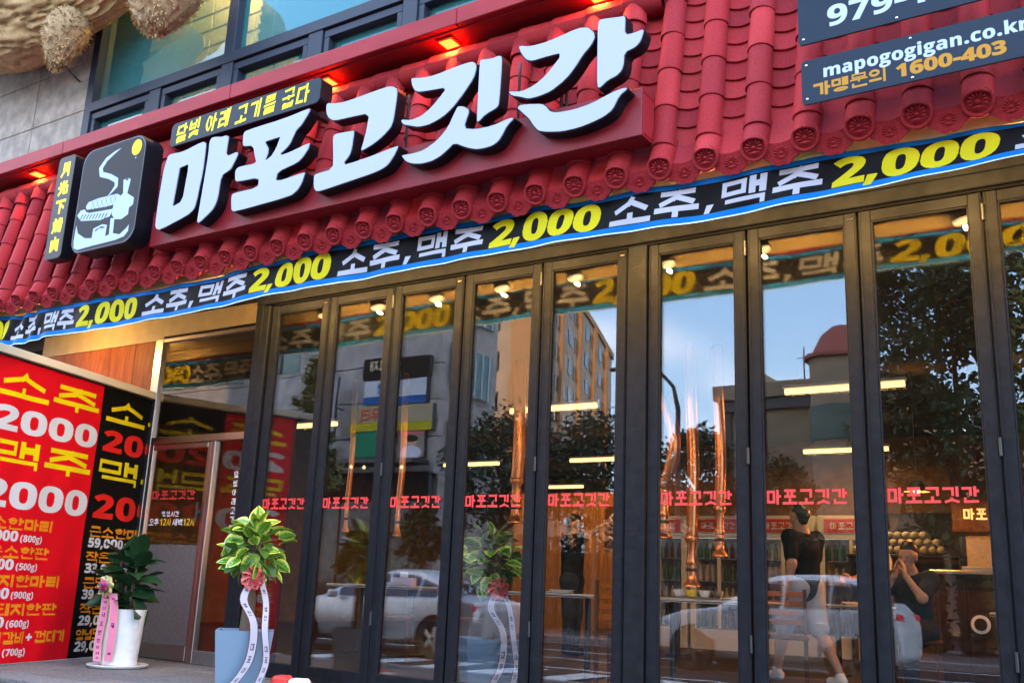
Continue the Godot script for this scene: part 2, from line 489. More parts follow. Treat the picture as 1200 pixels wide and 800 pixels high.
func write_latin(cv: Canvas, s: String, x: float, base: float, size: float, c: Color, wide := 1.0, slant := 0.0, bold := 0.0, gap := 0.0) -> float:
	for i in s.length():
		var g := latin_contours(s[i])
		var cs := []
		for q in g.cs:
			var n := PackedVector2Array()
			for p in q:
				n.append(Vector2(x + (p.x * wide - p.y * slant) * size, base + p.y * size))
			cs.append(n)
		if cs.size():
			cv.poly(cs, c)
			if bold > 0.0:
				var e := []
				for q in cs:
					for k in q.size():
						seg(e, q[k], q[(k + 1) % q.size()], bold)
				cv.shapes(e, c)
		x += (g.adv * wide + gap) * size
	return x

func letter_mesh(s: String, w: float, h: float, pitch: float, t: float, slant := 0.0, down := false) -> ArrayMesh:
	# cut-out vinyl lettering as flat geometry; every stroke a hair above the one before
	var st := fresh()
	for i in s.length():
		var x := 0.0 if down else i * pitch
		var y := i * pitch if down else 0.0
		var list := glyph(s[i], x, y, w, h, t)
		for k in list.size():
			var q: PackedVector2Array = list[k]
			var z := 0.0004 * (k + 1)
			var p := []
			for j in 4:
				p.append(Vector3(q[j].x + (h - (q[j].y - y)) * slant, -q[j].y, z))
			quad(st, p[0], p[1], p[2], p[3])
	return st.commit()

# ---------------------------------------------------------------- bodies from bones (smooth union of tapered capsules, surface nets)
func nets(bones: Array, cell: float, k: float) -> ArrayMesh:
	var lo := Vector3.ONE * 1e9
	var hi := -lo
	for b in bones:
		var r: float = maxf(b[2], b[3]) + cell * 2.5
		for e in 2:
			lo = lo.min(b[e] - Vector3.ONE * r)
			hi = hi.max(b[e] + Vector3.ONE * r)
	var nx := int((hi.x - lo.x) / cell) + 2
	var ny := int((hi.y - lo.y) / cell) + 2
	var nz := int((hi.z - lo.z) / cell) + 2
	var f := PackedFloat32Array()
	f.resize(nx * ny * nz)
	f.fill(1.0)
	for b in bones:
		var a: Vector3 = b[0]
		var ab: Vector3 = b[1] - a
		var ll := maxf(ab.length_squared(), 1e-9)
		var ra: float = b[2]
		var dr: float = b[3] - b[2]
		var sq: Vector3 = b[4] if b.size() > 4 else Vector3.ONE
		var rr := maxf(b[2], b[3]) * maxf(sq.x, maxf(sq.y, sq.z)) + k + cell * 2
		var p0: Vector3 = (b[0].min(b[1]) - Vector3.ONE * rr - lo) / cell
		var p1: Vector3 = (b[0].max(b[1]) + Vector3.ONE * rr - lo) / cell
		for iz in range(maxi(0, int(p0.z)), mini(nz, int(p1.z) + 1)):
			for iy in range(maxi(0, int(p0.y)), mini(ny, int(p1.y) + 1)):
				var row := (iz * ny + iy) * nx
				for ix in range(maxi(0, int(p0.x)), mini(nx, int(p1.x) + 1)):
					var p := lo + Vector3(ix, iy, iz) * cell - a
					var t := clampf(p.dot(ab) / ll, 0.0, 1.0)
					var d := ((p - ab * t) / sq).length() - ra - dr * t
					var o := f[row + ix]
					var hh := maxf(k - absf(o - d), 0.0) / k
					f[row + ix] = minf(o, d) - hh * hh * k * 0.25
	var v := PackedVector3Array()
	var idx := PackedInt32Array()
	var at := {}
	var off := [0, 1, nx, nx + 1, nx * ny, nx * ny + 1, nx * ny + nx, nx * ny + nx + 1]
	for iz in nz - 1:
		for iy in ny - 1:
			var row := (iz * ny + iy) * nx
			for ix in nx - 1:
				var c := row + ix
				var s := 0
				for o in off:
					if f[c + o] < 0.0:
						s += 1
				if s == 0 or s == 8:
					continue
				var sum := Vector3.ZERO
				var cnt := 0
				for e in [[0, 1], [2, 3], [4, 5], [6, 7], [0, 2], [1, 3], [4, 6], [5, 7], [0, 4], [1, 5], [2, 6], [3, 7]]:
					var u := f[c + off[e[0]]]
					var w := f[c + off[e[1]]]
					if (u < 0.0) != (w < 0.0):
						var t := u / (u - w)
						var qa := Vector3(e[0] & 1, (e[0] >> 1) & 1, e[0] >> 2)
						var qb := Vector3(e[1] & 1, (e[1] >> 1) & 1, e[1] >> 2)
						sum += qa.lerp(qb, t)
						cnt += 1
				at[c] = v.size()
				v.append(lo + (Vector3(ix, iy, iz) + sum / cnt) * cell)
	for c in at:
		var steps := [[1, nx, nx * ny], [nx, nx * ny, 1], [nx * ny, 1, nx]]
		for s in steps:
			var u := f[c]
			var w := f[c + s[0]]
			if (u < 0.0) == (w < 0.0):
				continue
			var q := [c, c - s[1], c - s[1] - s[2], c - s[2]]
			if not (at.has(q[1]) and at.has(q[2]) and at.has(q[3])):
				continue
			if u < 0.0:
				idx.append_array([at[q[0]], at[q[2]], at[q[1]], at[q[0]], at[q[3]], at[q[2]]])
			else:
				idx.append_array([at[q[0]], at[q[1]], at[q[2]], at[q[0]], at[q[2]], at[q[3]]])
	return with_normals(v, idx)

# ================================================================ scene
func _ready() -> void:
	rng.seed = 20240611
	latin_font = SystemFont.new()
	latin_font.font_names = PackedStringArray(["Droid Sans"])
	latin_font.font_weight = 700
	var cam := Camera3D.new()
	cam.name = "camera"
	add_child(cam)
	cam.position = Vector3(0, 0.78, 6.0)
	cam.rotation_degrees = Vector3(13.8725, 33.4065, 2.4235)
	cam.fov = 37.79
	cam.near = 0.05
	cam.far = 600.0
	cam.current = true
	var we := WorldEnvironment.new()
	we.name = "world_environment"
	var env := Environment.new()
	env.background_mode = Environment.BG_SKY
	var sky_mat := ProceduralSkyMaterial.new()
	sky_mat.sky_top_color = Color(0.36, 0.56, 0.77)
	sky_mat.sky_horizon_color = Color(0.77, 0.85, 0.90)
	sky_mat.sky_curve = 0.16
	sky_mat.ground_bottom_color = Color(0.16, 0.16, 0.16)
	sky_mat.ground_horizon_color = Color(0.5, 0.55, 0.6)
	sky_mat.sky_cover = cloud_cover()
	sky_mat.sky_cover_modulate = Color(1.0, 0.84, 0.66)
	var sky := Sky.new()
	sky.sky_material = sky_mat
	env.sky = sky
	env.background_energy_multiplier = 3.0
	env.tonemap_mode = Environment.TONE_MAPPER_LINEAR
	env.tonemap_exposure = 3.35
	env.sdfgi_enabled = true
	env.ssao_enabled = true
	env.ssil_enabled = true
	we.environment = env
	add_child(we)
	var sun := DirectionalLight3D.new()
	sun.name = "sun"
	sun.light_energy = 1.3
	sun.light_color = Color(1.0, 0.80, 0.58)
	sun.light_angular_distance = 0.5
	sun.shadow_enabled = true
	add_child(sun)
	sun.look_at_from_position(Vector3.ZERO, Vector3(-0.42, -0.30, 0.86))
	materials()
	ground()
	print("ground")
	building()
	print("building")
	tile_roof()
	print("roof")
	fascia()
	signs()
	print("signs")
	banner()
	folding_doors()
	print("doors")
	entrance()
	posters()
	plants()
	print("plants")
	interior()
	print("interior")
	people()
	print("people")
	street()
	print("street")

func cloud_cover() -> Texture2D:
	var n := FastNoiseLite.new()
	n.seed = 5
	n.noise_type = FastNoiseLite.TYPE_SIMPLEX_SMOOTH
	n.frequency = 0.012
	n.fractal_octaves = 5
	var im := Image.create_empty(512, 256, false, Image.FORMAT_RGBA8)
	for y in 256:
		for x in 512:
			var a := TAU * x / 512.0
			var e := PI * (0.5 - (y + 0.5) / 256.0)
			var p := Vector3(cos(a) * cos(e), sin(e) * 3.5, sin(a) * cos(e)) * 100.0
			var v := clampf((n.get_noise_3dv(p) + 0.10) * 2.0, 0.0, 1.0) * clampf(e * 6.0, 0.0, 1.0)
			im.set_pixel(x, y, Color(1, 1, 1, v * 0.8))
	return ImageTexture.create_from_image(im)

func materials() -> void:
	var t: StandardMaterial3D
	for i in 5:
		t = mat("roof_tile_%d" % i, [0.46, 0.39, 0.50, 0.43, 0.34][i], [0.028, 0.022, 0.036, 0.032, 0.022][i], [0.032, 0.026, 0.040, 0.032, 0.028][i], 0.7, 0.0, 0.28)
		grain(t, 11 + i, 0.09, 0.78, 1.0, 0.45, 5, 0.3)
	t = mat("roof_relief", 0.40, 0.025, 0.03, 0.7, 0.0, 0.28)
	grain(t, 21, 0.06, 0.75, 1.0, 0.4, 5, 0.3)
	t = mat("fascia_red", 0.32, 0.019, 0.025, 0.5, 0.0, 0.3)
	grain(t, 31, 0.01, 0.88, 1.0, 1.4, 5)
	t = mat("sign_box_red", 0.25, 0.014, 0.019, 0.4, 0.0, 0.35)
	grain(t, 33, 0.015, 0.85, 1.0, 0.9, 4)
	mat("sign_black", 0.008, 0.008, 0.011, 0.4, 0.0, 0.25)
	mat("sign_grey", 0.045, 0.055, 0.062, 0.35)
	t = mat("letter_white", 0.37, 0.405, 0.53, 0.6, 0.0, 0.25)
	t = mat("frame_charcoal", 0.012, 0.0135, 0.017, 0.55, 0.0, 0.25)
	grain(t, 41, 0.03, 0.75, 1.0, 0.8, 4, 0.08)
	mat("gasket", 0.005, 0.005, 0.006, 0.7, 0.0, 0.15)
	mat("frame_navy", 0.024, 0.034, 0.048, 0.45, 0.0, 0.3)
	t = pane("door_glass", 0.01, 0.012, 0.012, 0.03)
	var wave := noise_image(87, 0.012, 256, 2)
	wave.convert(Image.FORMAT_RGBA8)
	wave.bump_map_to_normal_map(3.0)
	t.normal_enabled = true
	t.normal_texture = ImageTexture.create_from_image(wave)
	t.normal_scale = 0.006
	t.uv1_triplanar = true
	t.uv1_world_triplanar = true
	t.uv1_scale = Vector3.ONE / 1.7
	pane("teal_glass", 0.04, 0.20, 0.20, 0.5)
	pane("car_glass", 0.01, 0.012, 0.014, 0.75)
	t = mat("stone_panel", 0.43, 0.36, 0.285, 0.75)
	grain(t, 51, 0.02, 0.72, 1.0, 1.2, 5, 0.3)
	t = mat("wall_dark", 0.05, 0.05, 0.052, 0.8)
	grain(t, 53, 0.02, 0.8, 1.0, 1.0)
	t = mat("beige_soffit", 0.58, 0.42, 0.19, 0.6)
	grain(t, 57, 0.015, 0.9, 1.0, 1.0)
	t = mat("pavement", 0.15, 0.135, 0.125, 0.85)
	grain(t, 61, 0.06, 0.65, 1.0, 0.7, 5, 0.5)
	t = mat("asphalt", 0.036, 0.034, 0.035, 0.9, 0.0, 0.3)
	grain(t, 63, 0.08, 0.6, 1.0, 0.8, 5, 0.5)
	mat("road_paint", 0.62, 0.62, 0.6, 0.7)
	t = mat("kerb", 0.3, 0.29, 0.28, 0.85)
	grain(t, 65, 0.05, 0.75, 1.0, 0.6)
	mat("steel", 0.42, 0.39, 0.35, 0.34, 1.0)
	t = mat("brushed_panel", 0.22, 0.21, 0.195, 0.55, 0.5)
	grain(t, 67, 0.05, 0.85, 1.0, 0.6)
	mat("chrome", 0.7, 0.68, 0.64, 0.12, 1.0)
	mat("black_metal", 0.02, 0.02, 0.021, 0.4)
	for i in 4:
		wood("wood_%d" % i, 71 + i, [Color(0.72, 0.38, 0.09), Color(0.42, 0.24, 0.12), Color(0.24, 0.14, 0.09), Color(0.80, 0.54, 0.28)][i])
	glow("lamp_warm", 1.0, 0.70, 0.32, 2.4)
	glow("lamp_tube", 1.0, 0.66, 0.25, 0.8)
	glow("lamp_red", 1.0, 0.22, 0.03, 1.1)
	mat("copper", 0.78, 0.30, 0.12, 0.34, 1.0)
	mat("vinyl_red", 0.62, 0.035, 0.03, 0.5)
	mat("vinyl_white", 0.75, 0.74, 0.72, 0.5)
	mat("vinyl_yellow", 0.7, 0.5, 0.03, 0.5)
	mat("blind_slat", 0.42, 0.50, 0.48, 0.6)
	mat("white_paint", 0.72, 0.71, 0.68, 0.45)
	t = mat("white_ceramic", 0.74, 0.72, 0.68, 0.35)
	grain(t, 75, 0.02, 0.9, 1.0, 0.4)
	mat("planter_blue", 0.13, 0.20, 0.27, 0.45)
	mat("soil", 0.04, 0.028, 0.02, 0.95)
	mat("stem_brown", 0.10, 0.07, 0.04, 0.8)
	t = mat("paper_white", 0.75, 0.74, 0.72, 0.85)

func wood(key: String, sd: int, c: Color) -> void:
	var n := FastNoiseLite.new()
	n.seed = sd
	n.frequency = 0.02
	n.fractal_octaves = 4
	var im := Image.create_empty(256, 256, false, Image.FORMAT_RGB8)
	for y in 256:
		for x in 256:
			var g := 0.5 + 0.5 * n.get_noise_2d(x * 2.2, y * 0.12)
			var r := 0.5 + 0.5 * sin((x * 0.16 + n.get_noise_2d(x * 0.4, y * 0.06) * 22.0))
			im.set_pixel(x, y, c * (0.62 + 0.28 * g + 0.12 * r))
	var m := StandardMaterial3D.new()
	m.resource_name = key
	m.albedo_texture = ImageTexture.create_from_image(im)
	m.roughness = 0.5
	m.metallic_specular = 0.25
	m.uv1_triplanar = true
	m.uv1_world_triplanar = true
	m.uv1_scale = Vector3.ONE / 0.8
	M[key] = m

# ---------------------------------------------------------------- ground
func ground() -> void:
	var st := fresh()
	# road and far ground: one sheet to the horizon
	quad(st, Vector3(-300, -0.42, 300), Vector3(300, -0.42, 300), Vector3(300, -0.42, 4.9), Vector3(-300, -0.42, 4.9))
	struct("road", st.commit(), M.asphalt)
	var pv := Node3D.new()
	pv.name = "pavement"
	add_child(pv)
	pv.set_meta("kind", "structure")
	st = fresh()
	quad(st, Vector3(-60, -0.03, 1.6), Vector3(40, -0.03, 1.6), Vector3(40, -0.03, -1.2), Vector3(-60, -0.03, -1.2))
	quad(st, Vector3(-60, -0.28, 4.75), Vector3(40, -0.28, 4.75), Vector3(40, -0.03, 1.6), Vector3(-60, -0.03, 1.6))
	put(pv, "bedding", st.commit(), M.wall_dark)
	# stone slabs, laid in running bond near the shop
	var slabs := []
	for i in 3:
		var m := mat("slab_%d" % i, [0.22, 0.19, 0.245][i], [0.20, 0.175, 0.225][i], [0.185, 0.165, 0.21][i], 0.8)
		grain(m, 160 + i, 0.06, 0.62, 1.0, 0.6, 5, 0.4)
		slabs.append(m)
	var r0 := 0
	var z := -1.1
	while z < 1.55:
		var x := -12.4 + (0.3 if r0 % 2 else 0.0)
		while x < -2.6:
			bx(pv, "paving_slab", Vector3(x + 0.005, -0.05, z + 0.005), Vector3(x + 0.595, rng.randf_range(-0.002, 0.002), minf(z + 0.295, 1.597)), slabs[rng.randi() % 3], 0.003)
			x += 0.6
		z += 0.3
		r0 += 1
	st = fresh()
	add_box(st, Vector3(-60, -0.6, 4.75), Vector3(40, -0.27, 4.9), 0.02)
	struct("kerb", st.commit(), M.kerb)
	st = fresh()
	add_box(st, Vector3(-80, -0.6, 15.6), Vector3(60, -0.27, 15.75), 0.02)
	struct("far_kerb", st.commit(), M.kerb)
	st = fresh()
	add_box(st, Vector3(-80, -0.62, 15.75), Vector3(60, -0.28, 22.0))
	struct("far_pavement", st.commit(), M.pavement)
	var marks := [[-60.0, 40.0, 8.3, 0.13], [-60.0, 40.0, 10.35, 0.12], [-60.0, 40.0, 12.4, 0.12], [-60.0, 40.0, 15.0, 0.14]]
	for m in marks:
		st = fresh()
		quad(st, Vector3(m[0], -0.416, m[2] + m[3]), Vector3(m[1], -0.416, m[2] + m[3]), Vector3(m[1], -0.416, m[2]), Vector3(m[0], -0.416, m[2]))
		struct("lane_marking", st.commit(), M.road_paint)
	for k in 9:
		st = fresh()
		var x := -12.0 + k * 1.1
		quad(st, Vector3(x, -0.416, 7.9), Vector3(x + 0.5, -0.416, 7.9), Vector3(x + 0.5, -0.416, 6.4), Vector3(x, -0.416, 6.4))
		struct("crossing_stripe", st.commit(), M.road_paint)

# ---------------------------------------------------------------- the shop's building
func building() -> void:
	var b := thing("shop_building", "grey stone-clad building with dark-framed teal windows above the red roof", "building", Vector3(-4, 0, 0))
	var o := Vector3(4, 0, 0)
	# upper mass and closed back
	bx(b, "upper_wall", Vector3(-16, 8.45, -14) + o, Vector3(6, 24, 0.08) + o, M.stone_panel, 0.0)
	bx(b, "side_wall", Vector3(-16.2, -0.05, -14) + o, Vector3(-14.2, 8.44, 0.04) + o, M.stone_panel, 0.0)
	bx(b, "side_wall", Vector3(4.2, -0.05, -14) + o, Vector3(6, 8.44, 0.04) + o, M.stone_panel, 0.0)
	bx(b, "back_wall", Vector3(-14.19, -0.05, -14) + o, Vector3(4.19, 8.44, -13.8) + o, M.stone_panel, 0.0)
	bx(b, "floor_slab", Vector3(-14.19, 3.35, -13.79) + o, Vector3(4.19, 4.55, 0.02) + o, M.wall_dark, 0.0)
	bx(b, "spandrel_wall", Vector3(-14.19, 4.551, -0.2) + o, Vector3(4.19, 5.2, 0.02) + o, M.wall_dark, 0.0)
	bx(b, "room_partition", Vector3(-14.19, 4.56, -2.6) + o, Vector3(4.19, 8.44, -2.5) + o, M.wall_dark, 0.0)
	bx(b, "backing_wall", Vector3(-14.19, 4.9, -0.15) + o, Vector3(-9.8, 8.44, 0.055) + o, M.wall_dark, 0.0)
	# cladding panels
	var xs := [-14.1, -13.0, -11.89, -10.79, -9.745]
	var ys := [4.6, 5.175, 5.795, 6.415, 7.035, 7.655, 8.44]
	for i in xs.size() - 1:
		for j in ys.size() - 1:
			bx(b, "cladding_panel", Vector3(xs[i] + 0.004, ys[j] + 0.004, 0.06) + o, Vector3(xs[i + 1] - 0.004, ys[j + 1] - 0.004, 0.1 + rng.randf_range(-0.001, 0.001)) + o, M.stone_panel, 0.004)
	# window frames
	var f: StandardMaterial3D = M.frame_navy
	bx(b, "window_jamb", Vector3(-9.745, 4.95, -0.02) + o, Vector3(-9.62, 8.4, 0.13) + o, f)
	bx(b, "window_transom", Vector3(-9.62, 5.715, -0.02) + o, Vector3(4.1, 5.83, 0.135) + o, f)
	bx(b, "window_head", Vector3(-9.62, 8.25, -0.02) + o, Vector3(4.1, 8.4, 0.13) + o, f)
	var mull := [-7.4, -5.08, -2.76, -0.44, 1.88]
	var left := -9.62
	for k in mull.size():
		var mx: float = mull[k]
		bx(b, "window_mullion", Vector3(mx - 0.07, 5.83, -0.02) + o, Vector3(mx + 0.07, 8.25, 0.128) + o, f)
		bx(b, "window_mullion", Vector3(mx - 0.08, 4.95, -0.02) + o, Vector3(mx + 0.08, 5.715, 0.128) + o, f)
		var g := bx(b, "window_pane", Vector3(left, 5.83, 0.03) + o, Vector3(mx - 0.07, 8.25, 0.042) + o, M.teal_glass, 0.0)
		g.set_meta("label", "large teal tinted window pane")
		var mid := (left + mx) / 2
		bx(b, "window_mullion", Vector3(mid - 0.09, 4.95, -0.02) + o, Vector3(mid + 0.09, 5.715, 0.124) + o, f)
		for s in [[left, mid - 0.09], [mid + 0.09, mx - 0.08]]:
			var sash := bx(b, "window_sash", Vector3(s[0] + 0.015, 5.625, -0.01) + o, Vector3(s[1] - 0.015, 5.70, 0.11) + o, f)
			for q in [[s[0] + 0.015, s[0] + 0.075], [s[1] - 0.075, s[1] - 0.015]]:
				put(sash, "sash_stile", box_mesh(Vector3(0.06, 0.6, 0.118), 0.004), f, Vector3((q[0] + q[1]) / 2, 5.325, 0.05) + o - sash.position)
			put(sash, "sash_pane", box_mesh(Vector3(s[1] - s[0] - 0.14, 0.6, 0.008)), M.teal_glass, Vector3((s[0] + s[1]) / 2, 5.32, 0.02) + o - sash.position)
		left = mx + 0.07
	# tiled inner wall, lit by a lamp in the room
	var tile_a := mat("glazed_tile", 0.5, 0.43, 0.2, 0.35)
	grain(tile_a, 81, 0.03, 0.75, 1.0, 0.7)
	for i in 7:
		for j in 12:
			bx(b, "wall_tile", Vector3(-9.75 + i * 0.37, 5.55 + j * 0.215, -0.62) + o, Vector3(-9.395 + i * 0.37, 5.748 + j * 0.215, -0.59) + o, tile_a, 0.006)
	var lamp := thing("room_lamp", "warm ceiling lamp glowing behind the upstairs left window", "lamp", Vector3(-7.75, 7.55, -0.3))
	put(lamp, "bulb", lathe([Vector2(0.001, -0.06), Vector2(0.045, -0.04), Vector2(0.06, 0), Vector2(0.045, 0.04), Vector2(0.001, 0.06)], 16), M.lamp_warm)
	put(lamp, "cord", tube([Vector3(0, 0.06, 0), Vector3(0, 0.88, 0)], 0.008, 6), M.black_metal)
	var l := OmniLight3D.new()
	l.name = "room_lamp_light"
	l.light_color = Color(1.0, 0.85, 0.5)
	l.light_energy = 6.0
	l.light_size = 0.06
	l.omni_range = 12
	l.shadow_enabled = true
	lamp.add_child(l)
	# torn white paper leaning inside the glass
	var paper := put(self, "paper_sheet", prism(PackedVector2Array([Vector2(0, 0), Vector2(0.05, 0.3), Vector2(0.0, 0.42), Vector2(0.22, 0.46), Vector2(0.3, 0.52), Vector2(0.62, 0.54), Vector2(0.75, 0.68), Vector2(1.0, 0.44), Vector2(1.05, 0.3), Vector2(0.8, 0.1), Vector2(0.5, 0.0)]), -0.002, 0.002), M.paper_white, Vector3(-9.08, 5.86, -0.05), Basis(Vector3.RIGHT, -0.05))
	tag(paper, "torn white paper sheet leaning behind the upstairs left window pane", "paper")
	# venetian blinds behind the other upstairs panes
	for q in [[-7.32, -5.16, "second"], [-5.0, -2.84, "third"]]:
		var bl := thing("window_blind", "pale venetian blind behind the %s upstairs window pane" % q[2], "blind", Vector3(q[0], 5.84, -0.12))
		bx(bl, "head_rail", Vector3(0.03, 2.34, -0.03), Vector3(q[1] - q[0] - 0.03, 2.39, 0.03), M.white_paint, 0.003)
		for k in 23:
			put(bl, "slat", box_mesh(Vector3(q[1] - q[0] - 0.08, 0.08, 0.003)), M.blind_slat, Vector3((q[1] - q[0]) / 2, 0.06 + k * 0.1, 0), Basis(Vector3.RIGHT, 0.5))
		for x in [0.3, 1.8]:
			put(bl, "lift_cord", tube([Vector3(x, 0.02, 0.045), Vector3(x, 2.34, 0.045)], 0.003, 5), M.white_paint)
	sculpture()

func sculpture() -> void:
	var m := mat("sculpture_beige", 0.78, 0.50, 0.22, 0.8)
	grain(m, 91, 0.03, 0.72, 1.0, 0.8, 5, 0.5)
	var s := thing("carved_figure", "beige carved figure with wrinkled hide jutting from the wall above the red fascia", "sculpture", Vector3(-10.6, 6.4, 0.6))
	var n := FastNoiseLite.new()
	n.seed = 9
	n.frequency = 1.0
	n.fractal_octaves = 3
	var rows := []
	for i in 91:
		var a := PI * i / 90.0
		var row := []
		for j in 160:
			var t := TAU * j / 160.0
			var p := Vector3(cos(a), sin(a) * cos(t), sin(a) * sin(t))
			# long folds that run down and round the flank
			var w := p.x * 7.0 + p.y * 1.2 + n.get_noise_3d(p.x * 1.3, p.y * 1.3, p.z * 1.3) * 5.0
			var fold := pow(absf(sin(w * 2.6)), 0.6) * 0.10 + pow(absf(sin(w * 7.3 + 1.0)), 0.7) * 0.05
			var big := n.get_noise_3d(p.x * 0.9 + 4, p.y * 0.9, p.z * 0.9) * 0.12
			var r := 1.0 + big + fold * (1.0 - absf(p.x) * 0.6)
			row.append(Vector3(p.x * 2.25 * r, 0.98 + p.y * 0.92 * r - p.x * 0.04, p.z * 0.62 * r))
		rows.append(row)
	put(s, "body", smooth_mesh(rows, true, true, true), m)
	var foot_m := mat("sculpture_shaggy", 0.70, 0.46, 0.23, 0.85)
	grain(foot_m, 93, 0.05, 0.65, 1.0, 0.5, 5, 0.8)
	for q in [[Vector3(1.10, -0.02, 0.02), 0.27, 0.40, 0.22], [Vector3(2.82, -0.18, 0.06), 0.40, 0.34, 0.28]]:
		var fr := []
		for i in 33:
			var a := PI * i / 32.0
			var row := []
			for j in 48:
				var t := TAU * j / 48.0
				var p := Vector3(sin(a) * cos(t), cos(a), sin(a) * sin(t))
				var w := n.get_noise_3d(p.x * 7, p.y * 11, p.z * 7) * 0.17 + pow(absf(sin(p.y * 16 + n.get_noise_3d(p.x * 3, p.y * 3, p.z * 3) * 9)), 0.7) * 0.1
				var r := 0.92 + w
				var taper := 1.0 if p.y > 0 else 1.0 + p.y * 0.45
				row.append(q[0] + Vector3(p.x * q[1] * r * taper + p.y * 0.1, p.y * q[2] * r, p.z * q[3] * r * taper))
			fr.append(row)
		var foot := put(s, "shaggy_foot", smooth_mesh(fr, true), foot_m)
		# bundles of cut straw ends that stand out of the foot
		var straw := fresh()
		for i in 520:
			var d := Vector3(rng.randfn(), rng.randfn() * 0.9 - 0.25, rng.randfn()).normalized()
			var taper := 1.0 if d.y > 0 else 1.0 + d.y * 0.45
			var p: Vector3 = q[0] + Vector3(d.x * q[1] * 0.96 * taper + d.y * 0.1, d.y * q[2] * 0.96, d.z * q[3] * 0.96 * taper)
			var dir := (d + Vector3(0.25, -0.9, 0.1) * 0.8).normalized() * rng.randf_range(0.025, 0.06)
			var sd := dir.cross(d).normalized() * 0.009
			var up := d * 0.009
			for e in [[sd, up], [up, -sd], [-sd, -up], [-up, sd]]:
				quad(straw, p + e[0], p + e[1], p + dir + e[1] * 0.6, p + dir + e[0] * 0.6)
		put(foot, "straw", straw.commit(), m).set_meta("kind", "stuff")
	put(s, "arm", nets([[Vector3(0.9, 0.55, 0), Vector3(2.2, 0.75, -0.05), 0.42, 0.3], [Vector3(2.2, 0.65, -0.05), Vector3(2.85, 0.15, 0.03), 0.32, 0.26]], 0.05, 0.1), m)
	put(s, "wall_rod", tube([Vector3(1.13, -0.37, 0.03), Vector3(0.86, -0.28, -0.25), Vector3(0.62, -0.2, -0.51)], 0.012, 8), M.black_metal)

# ---------------------------------------------------------------- tile roof
const SLOPE := 80.0
func tile_roof() -> void:
	var u := Vector3(0, sin(deg_to_rad(SLOPE)), -cos(deg_to_rad(SLOPE)))
	var nrm := Vector3(0, cos(deg_to_rad(SLOPE)), sin(deg_to_rad(SLOPE)))
	var B := Basis(Vector3.RIGHT, u, nrm)
	var E := Vector3(0, 3.325, 0.80)
	var r := thing("tile_roof", "steep red clay tile pent roof with round caps above the banner", "tiled roof", Vector3(-4, 3.3, 0))
	var off := -r.position
	# boarding behind the tiles
	var st := fresh()
	add_box(st, Vector3(-10.95, -0.02, -0.09), Vector3(-2.52, 1.42, -0.06))
	add_box(st, Vector3(-2.519, -0.02, -0.09), Vector3(0.6, 2.1, -0.06))
	put(r, "roof_boarding", st.commit(), M.sign_box_red, E + off, B)
	# meshes
	var cover := half_round(0.30, 0.082, 0.073, 0.012)
	var eave_cover := half_round(0.20, 0.080, 0.080, 0.012)
	var pan := pan_tile(0.165)
	var cap := end_cap()
	var drip := drip_tile()
	var eb := 68.0
	var eu := Vector3(0, sin(deg_to_rad(eb)), -cos(deg_to_rad(eb)))
	var EB := Basis(Vector3.RIGHT, eu, Vector3(0, cos(deg_to_rad(eb)), sin(deg_to_rad(eb))))
	var fa := deg_to_rad(-24.0)
	var CB := Basis(Vector3.RIGHT, -fa * 0.0).rotated(Vector3.RIGHT, -fa)
	var tiles := [M.roof_tile_0, M.roof_tile_1, M.roof_tile_2, M.roof_tile_3, M.roof_tile_4]
	var rest := fresh()
	for j in range(-2, 35):
		var x := -0.604 - 0.2945 * j
		var tall := x > -2.45
		for k in (7 if tall else 4):
			var v := 0.095 + k * 0.28
			var jit := Basis(nrm, rng.randf_range(-0.014, 0.014))
			put(r, "cover_tile", cover, tiles[rng.randi() % 5], E + u * v + nrm * (0.036 + 0.0) + Vector3(x + rng.randf_range(-0.003, 0.003), 0, 0) + off, jit * B)
		# eave piece turned outwards, with its round cap
		var tip := Vector3(x, 3.285, 0.862)
		put(r, "eave_cover_tile", eave_cover, tiles[rng.randi() % 5], tip + off + eu * 0.012, EB)
		var c := put(r, "end_cap", cap, M.roof_relief, tip + off, CB)
		put(c, "flower_relief", flower(0.054), tiles[1], Vector3(0, 0, 0.016))
		# pan tiles between this column and the next to the right
		var px := x + 0.147
		put(r, "eave_pan_tile", pan, tiles[rng.randi() % 5], Vector3(px, 3.305, 0.838) + off, Basis(Vector3.RIGHT, -0.25) * B)
		var d := put(r, "drip_tile", drip, M.roof_relief, Vector3(px, 3.285, 0.845) + off, CB)
		put(d, "flower_relief", flower(0.042), tiles[1], Vector3(0, -0.052, 0.013))
		for k in (15 if tall else 9):
			var v := 0.005 + k * 0.137
			var at := E + u * v + nrm * (-0.02) + Vector3(px, 0, 0) + off
			var pb := Basis(Vector3.RIGHT, -0.11) * B
			var hidden := (j >= 7 and j <= 21 and k >= 1 and k <= 3) or (j >= 22 and j <= 25)
			if hidden:
				rest.append_from(pan, 0, Transform3D(pb, at))
			else:
				put(r, "pan_tile", pan, tiles[rng.randi() % 5], at, pb)
		if k_gap(j):
			pass
	var h := put(r, "hidden_pan_tiles", rest.commit(), M.roof_tile_0)
	h.set_meta("kind", "stuff")
	# ridge roll under the fascia
	var ridge := ridge_tile()
	var x2 := -10.9
	while x2 < -2.6:
		put(r, "ridge_tile", ridge, tiles[rng.randi() % 5], Vector3(x2, 4.60, 0.60) + off)
		x2 += 0.272
	# short saddle tiles where columns run under the ridge
	var saddle := half_round(0.14, 0.09, 0.085, 0.012)
	for j in range(7, 35):
		put(r, "saddle_tile", saddle, tiles[rng.randi() % 5], E + u * 1.12 + nrm * 0.045 + Vector3(-0.604 - 0.2945 * j, 0, 0) + off, B)

func k_gap(_j: int) -> bool:
	return false

